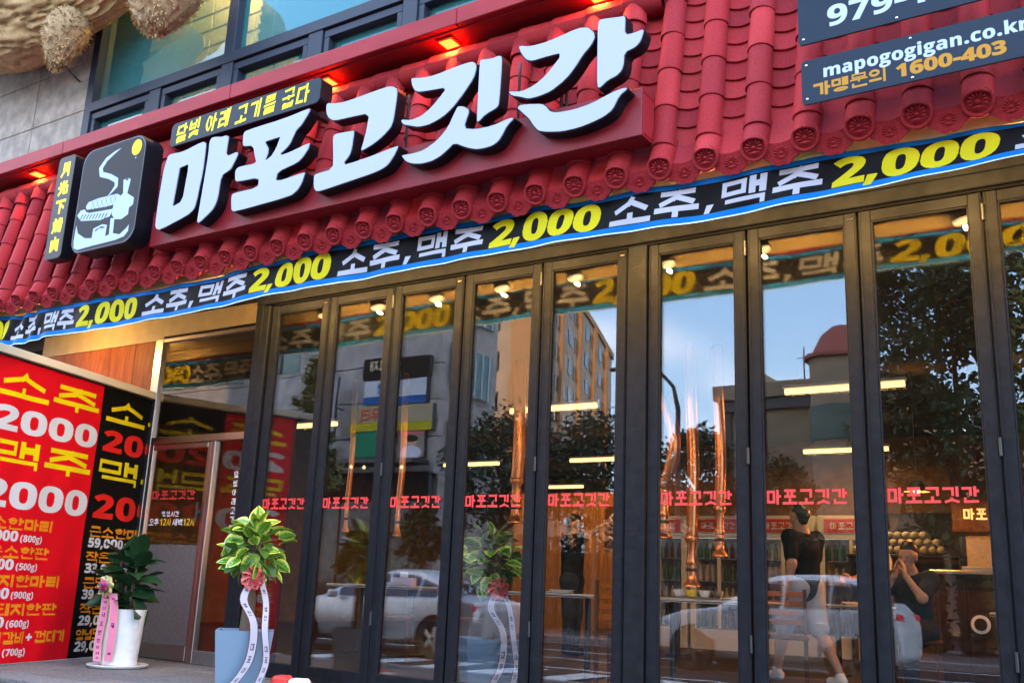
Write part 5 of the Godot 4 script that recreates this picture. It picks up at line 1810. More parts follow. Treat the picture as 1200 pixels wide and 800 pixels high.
	bx(sh, "board", Vector3(-0.75, -0.04, -0.25), Vector3(0.75, 0.0, 0.25), M.black_metal, 0.004)
	bx(sh, "back", Vector3(-0.75, 0.0005, -0.25), Vector3(0.75, 0.6, -0.22), M.black_metal, 0.004)
	for s in [-0.72, 0.72]:
		bx(sh, "upright", Vector3(s - 0.02, -1.45, -0.2), Vector3(s + 0.02, -0.0405, 0.2), M.black_metal, 0.004)
	var roll := lathe([Vector2(0.001, 0.001), Vector2(0.03, 0.0), Vector2(0.05, 0.004), Vector2(0.055, 0.012), Vector2(0.055, 0.3), Vector2(0.001, 0.3)], 14)
	var towel := mat("towel_cream", 0.66, 0.60, 0.47, 0.9)
	for i in 11:
		for j in 3:
			if i + j * 2 > 11 or (j == 2 and i < 3):
				continue
			var tw := put(self, "rolled_towel", roll, towel, Vector3(-3.72 + i * 0.112 + j * 0.056, 1.51 + j * 0.098, -8.99), Basis(Vector3.RIGHT, PI / 2))
			tag(tw, "pale rolled towel on the dark shelf, %s row, %s from the left" % [["bottom", "middle", "top"][j], ORD[i - (3 if j == 2 else 0)]], "towel", "rolled towels on the shelf")
	# framed shop sign on the right inside
	var sg := thing("inner_sign", "dark panel with white shop name hanging above the counter", "sign", Vector3(-1.55, 1.62, -5.85))
	bx(sg, "panel", Vector3(-0.42, -0.05, -0.02), Vector3(0.5, 0.62, 0.0), M.wood_2, 0.004)
	put(sg, "shop_name", letter_mesh("마포고깃간", 0.11, 0.12, 0.125, 0.02), M.vinyl_white, Vector3(-0.3, 0.2, 0.001))
	put(sg, "pot_drawing", letter_mesh("은", 0.16, 0.2, 0.2, 0.022), M.vinyl_white, Vector3(-0.05, 0.5, 0.001))
	for s in [-0.3, 0.38]:
		put(sg, "hanger", tube([Vector3(s, 0.62, -0.01), Vector3(s, 1.6, -0.01)], 0.006, 6), M.black_metal)
	# tables with copper exhaust pipes over them
	var tb := make_table()
	var spots := [[-4.95, -2.45, "round-cornered white dining table behind the fifth folding door"], [-3.62, -2.95, "white dining table behind the sixth folding door"], [-7.5, -3.0, "white dining table behind the second folding door"], [-2.75, -5.35, "white dining table at which the waiter stands"], [-6.0, -6.9, "white dining table behind the pointing waiter"], [-0.6, -2.9, "white dining table behind the ninth folding door"], [-9.2, -5.2, "white dining table far left inside the shop"]]
	for i in spots.size():
		var s: Array = spots[i]
		if i == 0:
			tb.position = Vector3(s[0], 0, s[1])
			tb.set_meta("label", s[2])
		else:
			copy_of(tb, Vector3(s[0], 0, s[1]), 0.0, s[2])
	var pipes := [[-5.8, -3.0, 1.45, 0.07, "fifth door"], [-3.80, -3.0, 0.86, 0.06, "sixth door, longest one"], [-3.58, -3.15, 1.15, 0.055, "sixth door, right one"], [-4.05, -2.9, 1.3, 0.065, "sixth door, bent one"], [-7.4, -3.0, 1.3, 0.038, "third door"], [-8.28, -3.1, 1.35, 0.034, "second door"], [-0.62, -2.9, 1.5, 0.065, "ninth door"]]
	for q in pipes:
		pipe(Vector3(q[0], q[2], q[1]), q[3], "copper exhaust pipe hanging inside behind the %s" % q[4], q[4].ends_with("bent one"))
	# chairs with wooden slat backs
	var ch := make_chair()
	var seats := [[-3.05, -3.4, 0.3, "slat-back wooden chair near the walking waiter"], [-6.15, -2.6, 2.6, "slat-back wooden chair left of the table behind the fifth door"], [-3.98, -1.95, 3.3, "slat-back wooden chair in front of the table behind the fifth door"], [-6.9, -2.4, 2.2, "slat-back wooden chair behind the second folding door"], [-2.1, -4.4, 0.1, "slat-back wooden chair holding the man with raised hands"], [-0.2, -2.3, 3.0, "slat-back wooden chair behind the ninth folding door"]]
	for i in seats.size():
		var s: Array = seats[i]
		if i == 0:
			ch.position = Vector3(s[0], 0, s[1])
			ch.rotation.y = s[2]
			ch.set_meta("label", s[3])
		else:
			copy_of(ch, Vector3(s[0], 0, s[1]), s[2], s[3])
	pendant(Vector3(-2.15, 1.92, -5.0), "small warm pendant lamp glowing behind the eighth door")
	pendant(Vector3(-0.95, 1.9, -5.0), "small warm pendant lamp glowing behind the ninth door")
	# a few things on the tables
	var dish := [[-3.75, -2.8, 0.0], [-3.45, -3.05, 0.5], [-4.8, -2.3, 0.2], [-2.9, -5.2, 0.9], [-7.3, -2.9, 0.4]]
	var dl := ["white dish on the table behind the sixth door, front one", "white dish on the table behind the sixth door, rear one", "white dish on the table behind the fifth door", "white dish on the walking waiter's table", "white dish on the table behind the second door"]
	for i in dish.size():
		var dd := put(self, "dish", lathe([Vector2(0.001, 0.004), Vector2(0.06, 0.0), Vector2(0.07, 0.004), Vector2(0.12, 0.03), Vector2(0.115, 0.03), Vector2(0.065, 0.009), Vector2(0.001, 0.009)], 24), M.white_ceramic, Vector3(dish[i][0], 0.755, dish[i][1]))
		tag(dd, dl[i], "dish")
	var tray := thing("condiment_tray", "glass condiment tray with bowls on the table behind the sixth door", "tray", Vector3(-3.62, 0.755, -2.72))
	bx(tray, "tray_base", Vector3(-0.26, 0, -0.13), Vector3(0.26, 0.015, 0.13), M.steel, 0.004)
	for k in 4:
		put(tray, "bowl", lathe([Vector2(0.001, 0.0), Vector2(0.035, 0.0), Vector2(0.055, 0.06), Vector2(0.05, 0.06), Vector2(0.03, 0.008), Vector2(0.001, 0.008)], 16), [M.white_ceramic, M.vinyl_yellow, M.white_ceramic, M.steel][k], Vector3(-0.19 + k * 0.125, 0.0155, 0))
	# stack of paper goods on a stand by the third door
	var bx2 := thing("tissue_box", "pale lilac tissue box on the table behind the third door", "box", Vector3(-7.35, 0.755, -3.12), 0.2)
	bx(bx2, "carton", Vector3(-0.13, 0, -0.07), Vector3(0.13, 0.09, 0.07), mat("carton_lilac", 0.5, 0.45, 0.65, 0.6), 0.006)
	bx(bx2, "tissue", Vector3(-0.05, 0.0905, -0.015), Vector3(0.05, 0.15, 0.015), M.paper_white, 0.01)

const ORD := ["first", "second", "third", "fourth", "fifth", "sixth", "seventh", "eighth", "ninth", "tenth", "eleventh", "twelfth", "thirteenth", "fourteenth", "fifteenth", "sixteenth", "seventeenth", "eighteenth", "nineteenth", "twentieth"]

func pendant(at: Vector3, label: String) -> void:
	var t := thing("pendant_lamp", label, "lamp", at, 0.0, "pendant lamps inside the shop")
	put(t, "lamp_shade", lathe([Vector2(0.02, 0.12), Vector2(0.05, 0.11), Vector2(0.13, 0.0), Vector2(0.125, 0.0), Vector2(0.045, 0.1)], 24), M.black_metal)
	put(t, "lamp_bulb", lathe([Vector2(0.001, -0.02), Vector2(0.03, -0.005), Vector2(0.038, 0.03), Vector2(0.02, 0.07)], 14), M.lamp_warm)
	put(t, "cord", tube([Vector3(0, 0.12, 0), Vector3(0, 3.2 - at.y, 0)], 0.005, 6), M.black_metal)
	var l := OmniLight3D.new()
	l.name = "pendant_lamp_light"
	l.light_color = Color(1.0, 0.62, 0.28)
	l.light_energy = 0.9
	l.light_size = 0.02
	l.omni_range = 10
	l.shadow_enabled = true
	t.add_child(l)
	l.position = Vector3(0, 0.01, 0)

func tube_lamp(at: Vector3, label: String) -> void:
	var t := thing("tube_lamp", label, "lamp", at, 0.0, "long tube lamps under the shop ceiling")
	bx(t, "lamp_body", Vector3(-0.62, 0.035, -0.035), Vector3(0.62, 0.07, 0.035), M.white_paint, 0.006)
	put(t, "lamp_tube", tube([Vector3(-0.6, 0, 0), Vector3(0.6, 0, 0)], 0.03, 12), M.lamp_tube)
	for s in [-0.45, 0.45]:
		put(t, "hanger", tube([Vector3(s, 0.07, 0), Vector3(s, 0.32, 0)], 0.005, 6), M.black_metal)
	var a := AreaLight3D.new()
	a.name = "tube_lamp_light"
	a.area_size = Vector2(1.2, 0.06)
	a.light_color = Color(1.0, 0.76, 0.45)
	a.light_energy = 0.85
	a.area_range = 14
	a.shadow_enabled = true
	t.add_child(a)
	a.position = Vector3(0, -0.036, 0)
	a.rotation_degrees = Vector3(-90, 0, 0)

func fridge(at: Vector3, label: String) -> void:
	var f := thing("drinks_fridge", label, "fridge", at, 0.0, "drinks fridges along the back")
	var W := 0.94
	bx(f, "cabinet", Vector3(-W / 2, 0.0, -0.38), Vector3(W / 2, 2.0, -0.34), M.white_paint, 0.006)
	for s in [-1, 1]:
		bx(f, "side", Vector3(minf(s * W / 2, s * (W / 2 - 0.04)), 0.0, -0.339), Vector3(maxf(s * W / 2, s * (W / 2 - 0.04)), 2.0, 0.3), M.white_paint, 0.006)
	bx(f, "plinth", Vector3(-W / 2 + 0.041, 0.0, -0.339), Vector3(W / 2 - 0.041, 0.3, 0.29), M.white_paint, 0.004)
	var hd := bx(f, "header", Vector3(-W / 2 + 0.041, 1.72, -0.339), Vector3(W / 2 - 0.041, 2.0, 0.30), M.white_paint, 0.004)
	put(hd, "red_panel", box_mesh(Vector3(0.74, 0.2, 0.01), 0.002), M.vinyl_red, Vector3(0, -0.01, 0.325))
	put(hd, "header_lettering", letter_mesh("마포고깃간", 0.1, 0.1, 0.115, 0.016), M.vinyl_white, Vector3(-0.28, 0.04, 0.331))
	for k in 4:
		bx(f, "shelf", Vector3(-W / 2 + 0.045, 0.32 + k * 0.34, -0.33), Vector3(W / 2 - 0.045, 0.335 + k * 0.34, 0.2), M.steel, 0.002)
	var green = mat("bottle_green", 0.03, 0.16, 0.05, 0.15) if not M.has("bottle_green") else M.bottle_green
	var brown = mat("bottle_brown", 0.10, 0.035, 0.01, 0.15) if not M.has("bottle_brown") else M.bottle_brown
	var bottle := bottle_mesh()
	for k in 4:
		for i in 8:
			put(f, "bottle", bottle, [green, brown, M.white_paint][(k + i / 4) % 3], Vector3(-0.37 + i * 0.105, 0.336 + k * 0.34, 0.12))
	bx(f, "inner_light_strip", Vector3(-0.4, 1.66, 0.21), Vector3(0.4, 1.70, 0.24), glow("lamp_fridge", 0.8, 0.9, 1.0, 0.35) if not M.has("lamp_fridge") else M.lamp_fridge, 0.002)
	var d := bx(f, "door_frame", Vector3(-W / 2 + 0.041, 1.66, 0.27), Vector3(W / 2 - 0.041, 1.715, 0.30), M.white_paint, 0.004)
	d.set_meta("label", "top of the fridge door frame")
	for s in [-1, 0, 1]:
		bx(f, "door_frame", Vector3(s * 0.405 - 0.025, 0.31, 0.27), Vector3(s * 0.405 + 0.025, 1.659, 0.30), M.white_paint, 0.004)
	bx(f, "glass_door", Vector3(-0.38, 0.31, 0.28), Vector3(0.38, 1.655, 0.286), M.door_glass, 0.0)

var bottle_cache: ArrayMesh
func bottle_mesh() -> ArrayMesh:
	if bottle_cache == null:
		bottle_cache = lathe([Vector2(0.001, 0.0), Vector2(0.032, 0.0), Vector2(0.034, 0.01), Vector2(0.034, 0.13), Vector2(0.028, 0.165), Vector2(0.014, 0.19), Vector2(0.013, 0.24), Vector2(0.001, 0.24)], 12)
	return bottle_cache

func make_table() -> Node3D:
	var t := thing("dining_table", "white dining table", "table", Vector3.ZERO, 0.0, "dining tables inside the shop")
	var st := fresh()
	var p := round_rect(-0.6, -0.38, 0.6, 0.38, 0.08)
	add_prism(st, p, -0.015, 0.015)
	put(t, "table_top", st.commit(), M.white_paint, Vector3(0, 0.735, 0), Basis(Vector3.RIGHT, -PI / 2))
	put(t, "edge_band", tube_loop(p, 0.012), M.steel, Vector3(0, 0.735, 0), Basis(Vector3.RIGHT, -PI / 2))
	for s in [-0.35, 0.35]:
		put(t, "leg", tube([Vector3(s, 0.02, 0), Vector3(s, 0.72, 0)], 0.03, 12), M.black_metal)
		bx(t, "foot_plate", Vector3(s - 0.05, 0.0, -0.28), Vector3(s + 0.05, 0.02, 0.28), M.black_metal, 0.006)
	put(t, "grill_ring", lathe([Vector2(0.1, 0.0), Vector2(0.16, 0.0), Vector2(0.17, 0.012), Vector2(0.15, 0.02), Vector2(0.1, 0.012)], 24), M.steel, Vector3(0, 0.7505, 0))
	return t

func tube_loop(p: PackedVector2Array, r: float) -> ArrayMesh:
	var pts := []
	for q in p:
		pts.append(Vector3(q.x, q.y, 0))
	pts.append(pts[0])
	return tube(pts, r, 6, false)

func make_chair() -> Node3D:
	var c := thing("dining_chair", "slat-back wooden chair", "chair", Vector3.ZERO, 0.0, "wooden chairs inside the shop")
	bx(c, "seat", Vector3(-0.21, 0.43, -0.21), Vector3(0.21, 0.465, 0.21), M.wood_1, 0.008)
	for s in [-1, 1]:
		bx(c, "leg", Vector3(s * 0.18 - 0.018, 0, 0.16), Vector3(s * 0.18 + 0.018, 0.429, 0.196), M.wood_1, 0.004)
		bx(c, "leg", Vector3(s * 0.18 - 0.018, 0, -0.2), Vector3(s * 0.18 + 0.018, 0.429, -0.164), M.wood_1, 0.004)
		bx(c, "back_post", Vector3(s * 0.18 - 0.018, 0.466, -0.205), Vector3(s * 0.18 + 0.018, 0.88, -0.175), M.wood_1, 0.004)
	for k in 4:
		bx(c, "back_slat", Vector3(-0.161, 0.55 + k * 0.085, -0.2), Vector3(0.161, 0.60 + k * 0.085, -0.18), M.wood_0, 0.004)
	return c

func pipe(at: Vector3, r: float, label: String, bent: bool) -> void:
	# at: lower mouth; corrugated hose above, smooth telescopic tube and bell below
	var p := thing("exhaust_pipe", label, "exhaust pipe", at, 0.0, "copper exhaust pipes over the tables")
	var top := 3.2 - at.y
	var join := 0.45
	var pts := []
	var rad := []
	var n := int((top - join) / 0.014)
	for i in n + 1:
		var t := i / float(n)
		var y := lerpf(join, top, t)
		var sway := sin(t * PI * 1.6) * 0.13 * (1.0 if bent else 0.16)
		pts.append(Vector3(sway, y, sway * 0.3))
		rad.append(r * (1.0 if i % 2 else 0.9))
	put(p, "corrugated_hose", tube(pts, rad, 14, false), M.copper)
	put(p, "smooth_tube", lathe([Vector2(r * 0.72, 0.08), Vector2(r * 0.72, join + 0.02), Vector2(r * 1.05, join + 0.02), Vector2(r * 1.05, join - 0.03), Vector2(r * 0.74, join - 0.05), Vector2(r * 0.74, 0.25), Vector2(r * 0.86, 0.24), Vector2(r * 0.86, 0.21), Vector2(r * 0.74, 0.2)], 20), M.copper)
	put(p, "bell_mouth", lathe([Vector2(r * 0.72, 0.1), Vector2(r * 0.8, 0.06), Vector2(r * 1.25, 0.02), Vector2(r * 1.35, 0.0), Vector2(r * 1.25, 0.0), Vector2(r * 0.7, 0.06)], 20), M.copper)
	put(p, "grip", lathe([Vector2(r * 0.75, 0.14), Vector2(r * 0.95, 0.145), Vector2(r * 0.95, 0.165), Vector2(r * 0.75, 0.17)], 16), M.black_metal)

# ---------------------------------------------------------------- people
func hand_bones(wrist: Vector3, d: Vector3, palm: Vector3, curl: float, thumb_side: float) -> Array:
	# palm and five unequal fingers; d points along the hand, palm is its normal
	var f := d.normalized()
	var n := (palm - f * palm.dot(f)).normalized()
	var s := f.cross(n).normalized()
	var out := []
	for k in 4:
		var o := s * (0.027 - 0.018 * k)
		out.append([wrist + f * 0.02 + o * 0.6, wrist + f * 0.085 + o, 0.014, 0.011])
		var L: float = [0.068, 0.078, 0.072, 0.056][k]
		var a := wrist + f * 0.088 + o
		var b := a + (f * cos(curl) + n * sin(curl)) * L * 0.5
		var c := b + (f * cos(curl * 2.0) + n * sin(curl * 2.0)) * L * 0.5
		out.append([a, b, 0.0095, 0.0088])
		out.append([b, c, 0.0088, 0.0075])
	var t0 := wrist + f * 0.03 + s * 0.024 * thumb_side
	var t1 := t0 + (f * 0.6 + s * 0.7 * thumb_side + n * 0.3).normalized() * 0.038
	var t2 := t1 + (f * 0.85 + s * 0.3 * thumb_side + n * 0.3).normalized() * 0.03
	out.append([t0, t1, 0.013, 0.0105])
	out.append([t1, t2, 0.0105, 0.0085])
	out.append([wrist - f * 0.02, wrist + f * 0.03, 0.024, 0.02])
	return out

func person(label: String, at: Vector3, turn: float, J: Dictionary, dress: Dictionary) -> void:
	var p := thing("person", label, "person", at, turn, "people inside the shop")
	var skin: Material = M.skin
	var hd: Vector3 = J.head
	var fw: Vector3 = J.face.normalized()
	var rt := fw.cross(Vector3.UP).normalized()
	# body: limbs in one field, head and hands finer, all in one mesh
	var b := []
	b.append([J.neck, hd - Vector3(0, 0.06, 0), 0.056, 0.052])
	b.append([J.chest, J.neck, 0.10, 0.06])
	b.append([J.pelvis, J.chest, 0.135, 0.15, Vector3(1.1, 1.0, 0.85)])
	for s in ["l", "r"]:
		b.append([J.chest + Vector3(0, 0.08, 0), J[s + "sh"], 0.08, 0.06])
		b.append([J[s + "sh"], J[s + "el"], 0.052, 0.042])
		b.append([J[s + "el"], J[s + "wr"], 0.042, 0.028])
		b.append([J[s + "hip"], J[s + "kn"], 0.085, 0.058])
		b.append([J[s + "kn"], J[s + "kn"].lerp(J[s + "an"], 0.35), 0.056, 0.056])
		b.append([J[s + "kn"].lerp(J[s + "an"], 0.35), J[s + "an"], 0.056, 0.036])
		b.append([J[s + "an"] - Vector3(0, 0.04, 0), J[s + "to"], 0.036, 0.028])
	var st := fresh()
	st.append_from(nets(b, 0.017, 0.04), 0, Transform3D.IDENTITY)
	var h := []
	h.append([hd + Vector3(0, 0.035, 0) - fw * 0.012, hd + Vector3(0, 0.03, 0) + fw * 0.015, 0.082, 0.078])
	h.append([hd + fw * 0.03 - Vector3(0, 0.03, 0), hd + fw * 0.045 - Vector3(0, 0.085, 0), 0.056, 0.034])
	h.append([hd + fw * 0.09 + Vector3(0, 0.012, 0), hd + fw * 0.106 - Vector3(0, 0.022, 0), 0.009, 0.014])
	h.append([hd + fw * 0.078 - Vector3(0, 0.056, 0) - rt * 0.018, hd + fw * 0.078 - Vector3(0, 0.056, 0) + rt * 0.018, 0.0095, 0.0095])
	for s in [-1, 1]:
		h.append([hd + rt * 0.08 * s + Vector3(0, 0.012, 0), hd + rt * 0.082 * s - Vector3(0, 0.028, 0) + fw * 0.006, 0.014, 0.01])
		h.append([hd + rt * 0.032 * s + fw * 0.078 + Vector3(0, 0.03, 0), hd + rt * 0.014 * s + fw * 0.082 + Vector3(0, 0.028, 0), 0.011, 0.009])
	h.append([hd - Vector3(0, 0.05, 0), J.neck, 0.05, 0.056])
	st.append_from(nets(h, 0.008, 0.022), 0, Transform3D.IDENTITY)
	for s in ["l", "r"]:
		var d: Vector3 = J.get(s + "hand", J[s + "wr"] - J[s + "el"])
		st.append_from(nets(hand_bones(J[s + "wr"], d, J.get(s + "palm", Vector3(0.3, -0.2, 1.0)), J.get("curl", 0.35), 1.0 if s == "l" else -1.0), 0.005, 0.006), 0, Transform3D.IDENTITY)
	put(p, "body", st.commit(), skin)
	# hair
	var hr := [[hd + Vector3(0, 0.07, 0) - fw * 0.02, hd + Vector3(0, 0.05, 0) - fw * 0.05, 0.086, 0.075], [hd - fw * 0.055 + Vector3(0, 0.02, 0), hd - fw * 0.058 - Vector3(0, dress.get("hair_len", 0.03), 0), 0.07, 0.05], [hd + Vector3(0, 0.098, 0) + fw * 0.035, hd + Vector3(0, 0.10, 0), 0.045, 0.06]]
	put(p, "hair", nets(hr, 0.011, 0.03), M.hair)
	for s in [-1, 1]:
		put(p, "eye", lathe([Vector2(0.001, -0.006), Vector2(0.006, -0.003), Vector2(0.007, 0), Vector2(0.006, 0.003), Vector2(0.001, 0.006)], 10), M.hair, hd + rt * 0.031 * s + fw * 0.083 + Vector3(0, 0.013, 0))
	# shirt with short sleeves
	var g := [[J.pelvis + Vector3(0, -0.03, 0), J.chest, 0.152, 0.166, Vector3(1.1, 1.0, 0.86)], [J.chest, J.chest.lerp(J.neck, 0.62), 0.13, 0.078]]
	for s in ["l", "r"]:
		g.append([J.chest + Vector3(0, 0.085, 0), J[s + "sh"], 0.094, 0.078])
		g.append([J[s + "sh"], J[s + "sh"].lerp(J[s + "el"], 0.72), 0.074, 0.07])
	put(p, "shirt", nets(g, 0.016, 0.045), dress.shirt)
	# shorts or trousers
	g = [[J.lhip, J.rhip, 0.132, 0.132, Vector3(1.0, 1.0, 0.9)]]
	for s in ["l", "r"]:
		g.append([J[s + "hip"], J[s + "kn"].lerp(J[s + "hip"], 0.06), 0.112, 0.094])
		if dress.get("long", false):
			g.append([J[s + "kn"], J[s + "an"], 0.085, 0.065])
	put(p, "shorts" if not dress.get("long", false) else "trousers", nets(g, 0.016, 0.04), dress.legs)
	if dress.has("apron"):
		var ap := [[J.pelvis + fw * 0.10 + Vector3(0, 0.02, 0), J.lkn.lerp(J.rkn, 0.5) + fw * 0.10 + Vector3(0, 0.12, 0), 0.11, 0.13, Vector3(1.2, 1.0, 0.6)]]
		put(p, "apron", nets(ap, 0.018, 0.03), dress.apron)
	for s in ["l", "r"]:
		var a: Vector3 = J[s + "an"]
		var t: Vector3 = J[s + "to"]
		put(p, "shoe", nets([[Vector3(a.x, t.y + 0.008, a.z).lerp(t, -0.25), t, 0.046, 0.042], [Vector3(a.x, t.y + 0.03, a.z), Vector3(a.x, t.y + 0.06, a.z), 0.045, 0.045]], 0.013, 0.02), dress.shoes)

func people() -> void:
	var t := mat("skin", 0.42, 0.23, 0.15, 0.55)
	t.subsurf_scatter_enabled = true
	t.subsurf_scatter_strength = 0.1
	mat("hair", 0.012, 0.01, 0.009, 0.4)
	var black := mat("cotton_black", 0.014, 0.014, 0.015, 0.85, 0.0, 0.1)
	var pale := mat("cotton_grey", 0.36, 0.37, 0.39, 0.85, 0.0, 0.1)
	var cream := mat("cotton_cream", 0.55, 0.48, 0.38, 0.85, 0.0, 0.1)
	var navy := mat("cotton_navy", 0.03, 0.035, 0.05, 0.85, 0.0, 0.1)
	var white := mat("sock_white", 0.7, 0.7, 0.68, 0.85, 0.0, 0.1)
	# figures face +z in their own frame
	var stand := func() -> Dictionary:
		return {"pelvis": Vector3(0, 0.93, 0), "chest": Vector3(0, 1.24, 0.0), "neck": Vector3(0, 1.44, 0.0), "head": Vector3(0, 1.585, 0.02), "face": Vector3(0, 0, 1),
			"lsh": Vector3(0.185, 1.38, 0), "rsh": Vector3(-0.185, 1.38, 0), "lel": Vector3(0.24, 1.11, -0.02), "rel": Vector3(-0.24, 1.11, -0.02), "lwr": Vector3(0.25, 0.87, 0.05), "rwr": Vector3(-0.25, 0.87, 0.05),
			"lhip": Vector3(0.09, 0.9, 0), "rhip": Vector3(-0.09, 0.9, 0), "lkn": Vector3(0.1, 0.49, 0.02), "rkn": Vector3(-0.1, 0.49, 0.02), "lan": Vector3(0.1, 0.09, 0), "ran": Vector3(-0.1, 0.09, 0), "lto": Vector3(0.12, 0.043, 0.15), "rto": Vector3(-0.12, 0.043, 0.15)}
	# walking waiter: long stride to the left
	var J: Dictionary = stand.call()
	J.merge({"lkn": Vector3(0.09, 0.5, 0.2), "lan": Vector3(0.09, 0.095, 0.30), "lto": Vector3(0.1, 0.05, 0.44), "rkn": Vector3(-0.09, 0.49, -0.10), "ran": Vector3(-0.09, 0.12, -0.33), "rto": Vector3(-0.1, 0.043, -0.2),
		"lel": Vector3(0.27, 1.12, -0.1), "lwr": Vector3(0.27, 0.88, -0.04), "rel": Vector3(-0.25, 1.13, 0.08), "rwr": Vector3(-0.19, 0.98, 0.3), "head": Vector3(0, 1.585, 0.05)}, true)
	person("walking waiter in black T-shirt and pale grey shorts seen through the seventh door", Vector3(-3.06, 0, -4.05), -PI / 2 - 0.45, J, {"shirt": black, "legs": pale, "shoes": white})
	# waiter pointing to the right
	J = stand.call()
	J.merge({"rel": Vector3(-0.16, 1.45, 0.27), "rwr": Vector3(-0.13, 1.60, 0.48), "rhand": Vector3(0, 0.35, 1), "rpalm": Vector3(0.4, -1, 0), "lel": Vector3(0.23, 1.12, -0.06), "lwr": Vector3(0.21, 0.87, 0.02)}, true)
	person("waiter in black T-shirt pointing right, seen through the fifth door", Vector3(-6.42, 0, -5.35), PI / 2 + 0.1, J, {"shirt": black, "legs": navy, "shoes": black, "long": true})
	# woman at the table, head bowed
	J = stand.call()
	J.merge({"head": Vector3(0, 1.56, 0.10), "face": Vector3(0, -0.5, 1), "neck": Vector3(0, 1.43, 0.03), "lel": Vector3(0.25, 1.12, 0.06), "lwr": Vector3(0.14, 1.04, 0.3), "rel": Vector3(-0.25, 1.12, 0.06), "rwr": Vector3(-0.14, 1.04, 0.3), "lhand": Vector3(-0.3, 0.1, 1), "rhand": Vector3(0.3, 0.1, 1), "curl": 0.7}, true)
	person("person in cream top with bowed head beside the walking waiter", Vector3(-2.82, 0, -6.1), 0.3 - PI / 2, J, {"shirt": cream, "legs": cream, "shoes": black, "long": true, "hair_len": 0.10, "apron": cream})
	# seated man with both hands before his face
	J = {"pelvis": Vector3(0, 0.56, -0.02), "chest": Vector3(0, 0.88, 0.02), "neck": Vector3(0, 1.08, 0.05), "head": Vector3(0, 1.22, 0.08), "face": Vector3(0, -0.2, 1),
		"lsh": Vector3(0.18, 1.02, 0.03), "rsh": Vector3(-0.18, 1.02, 0.03), "lel": Vector3(0.2, 0.84, 0.26), "rel": Vector3(-0.2, 0.84, 0.26), "lwr": Vector3(0.05, 1.05, 0.27), "rwr": Vector3(-0.05, 1.05, 0.27),
		"lhip": Vector3(0.09, 0.55, 0), "rhip": Vector3(-0.09, 0.55, 0), "lkn": Vector3(0.13, 0.52, 0.42), "rkn": Vector3(-0.13, 0.52, 0.42), "lan": Vector3(0.13, 0.09, 0.4), "ran": Vector3(-0.13, 0.09, 0.4), "lto": Vector3(0.14, 0.043, 0.54), "rto": Vector3(-0.14, 0.043, 0.54),
		"lhand": Vector3(-0.2, 1, -0.15), "rhand": Vector3(0.2, 1, -0.15), "lpalm": Vector3(-1, 0, 0), "rpalm": Vector3(1, 0, 0), "curl": 0.25}
	person("seated person in dark shirt with both hands raised to the face", Vector3(-2.1, 0, -4.36), -0.25, J, {"shirt": navy, "legs": navy, "shoes": black, "long": true})

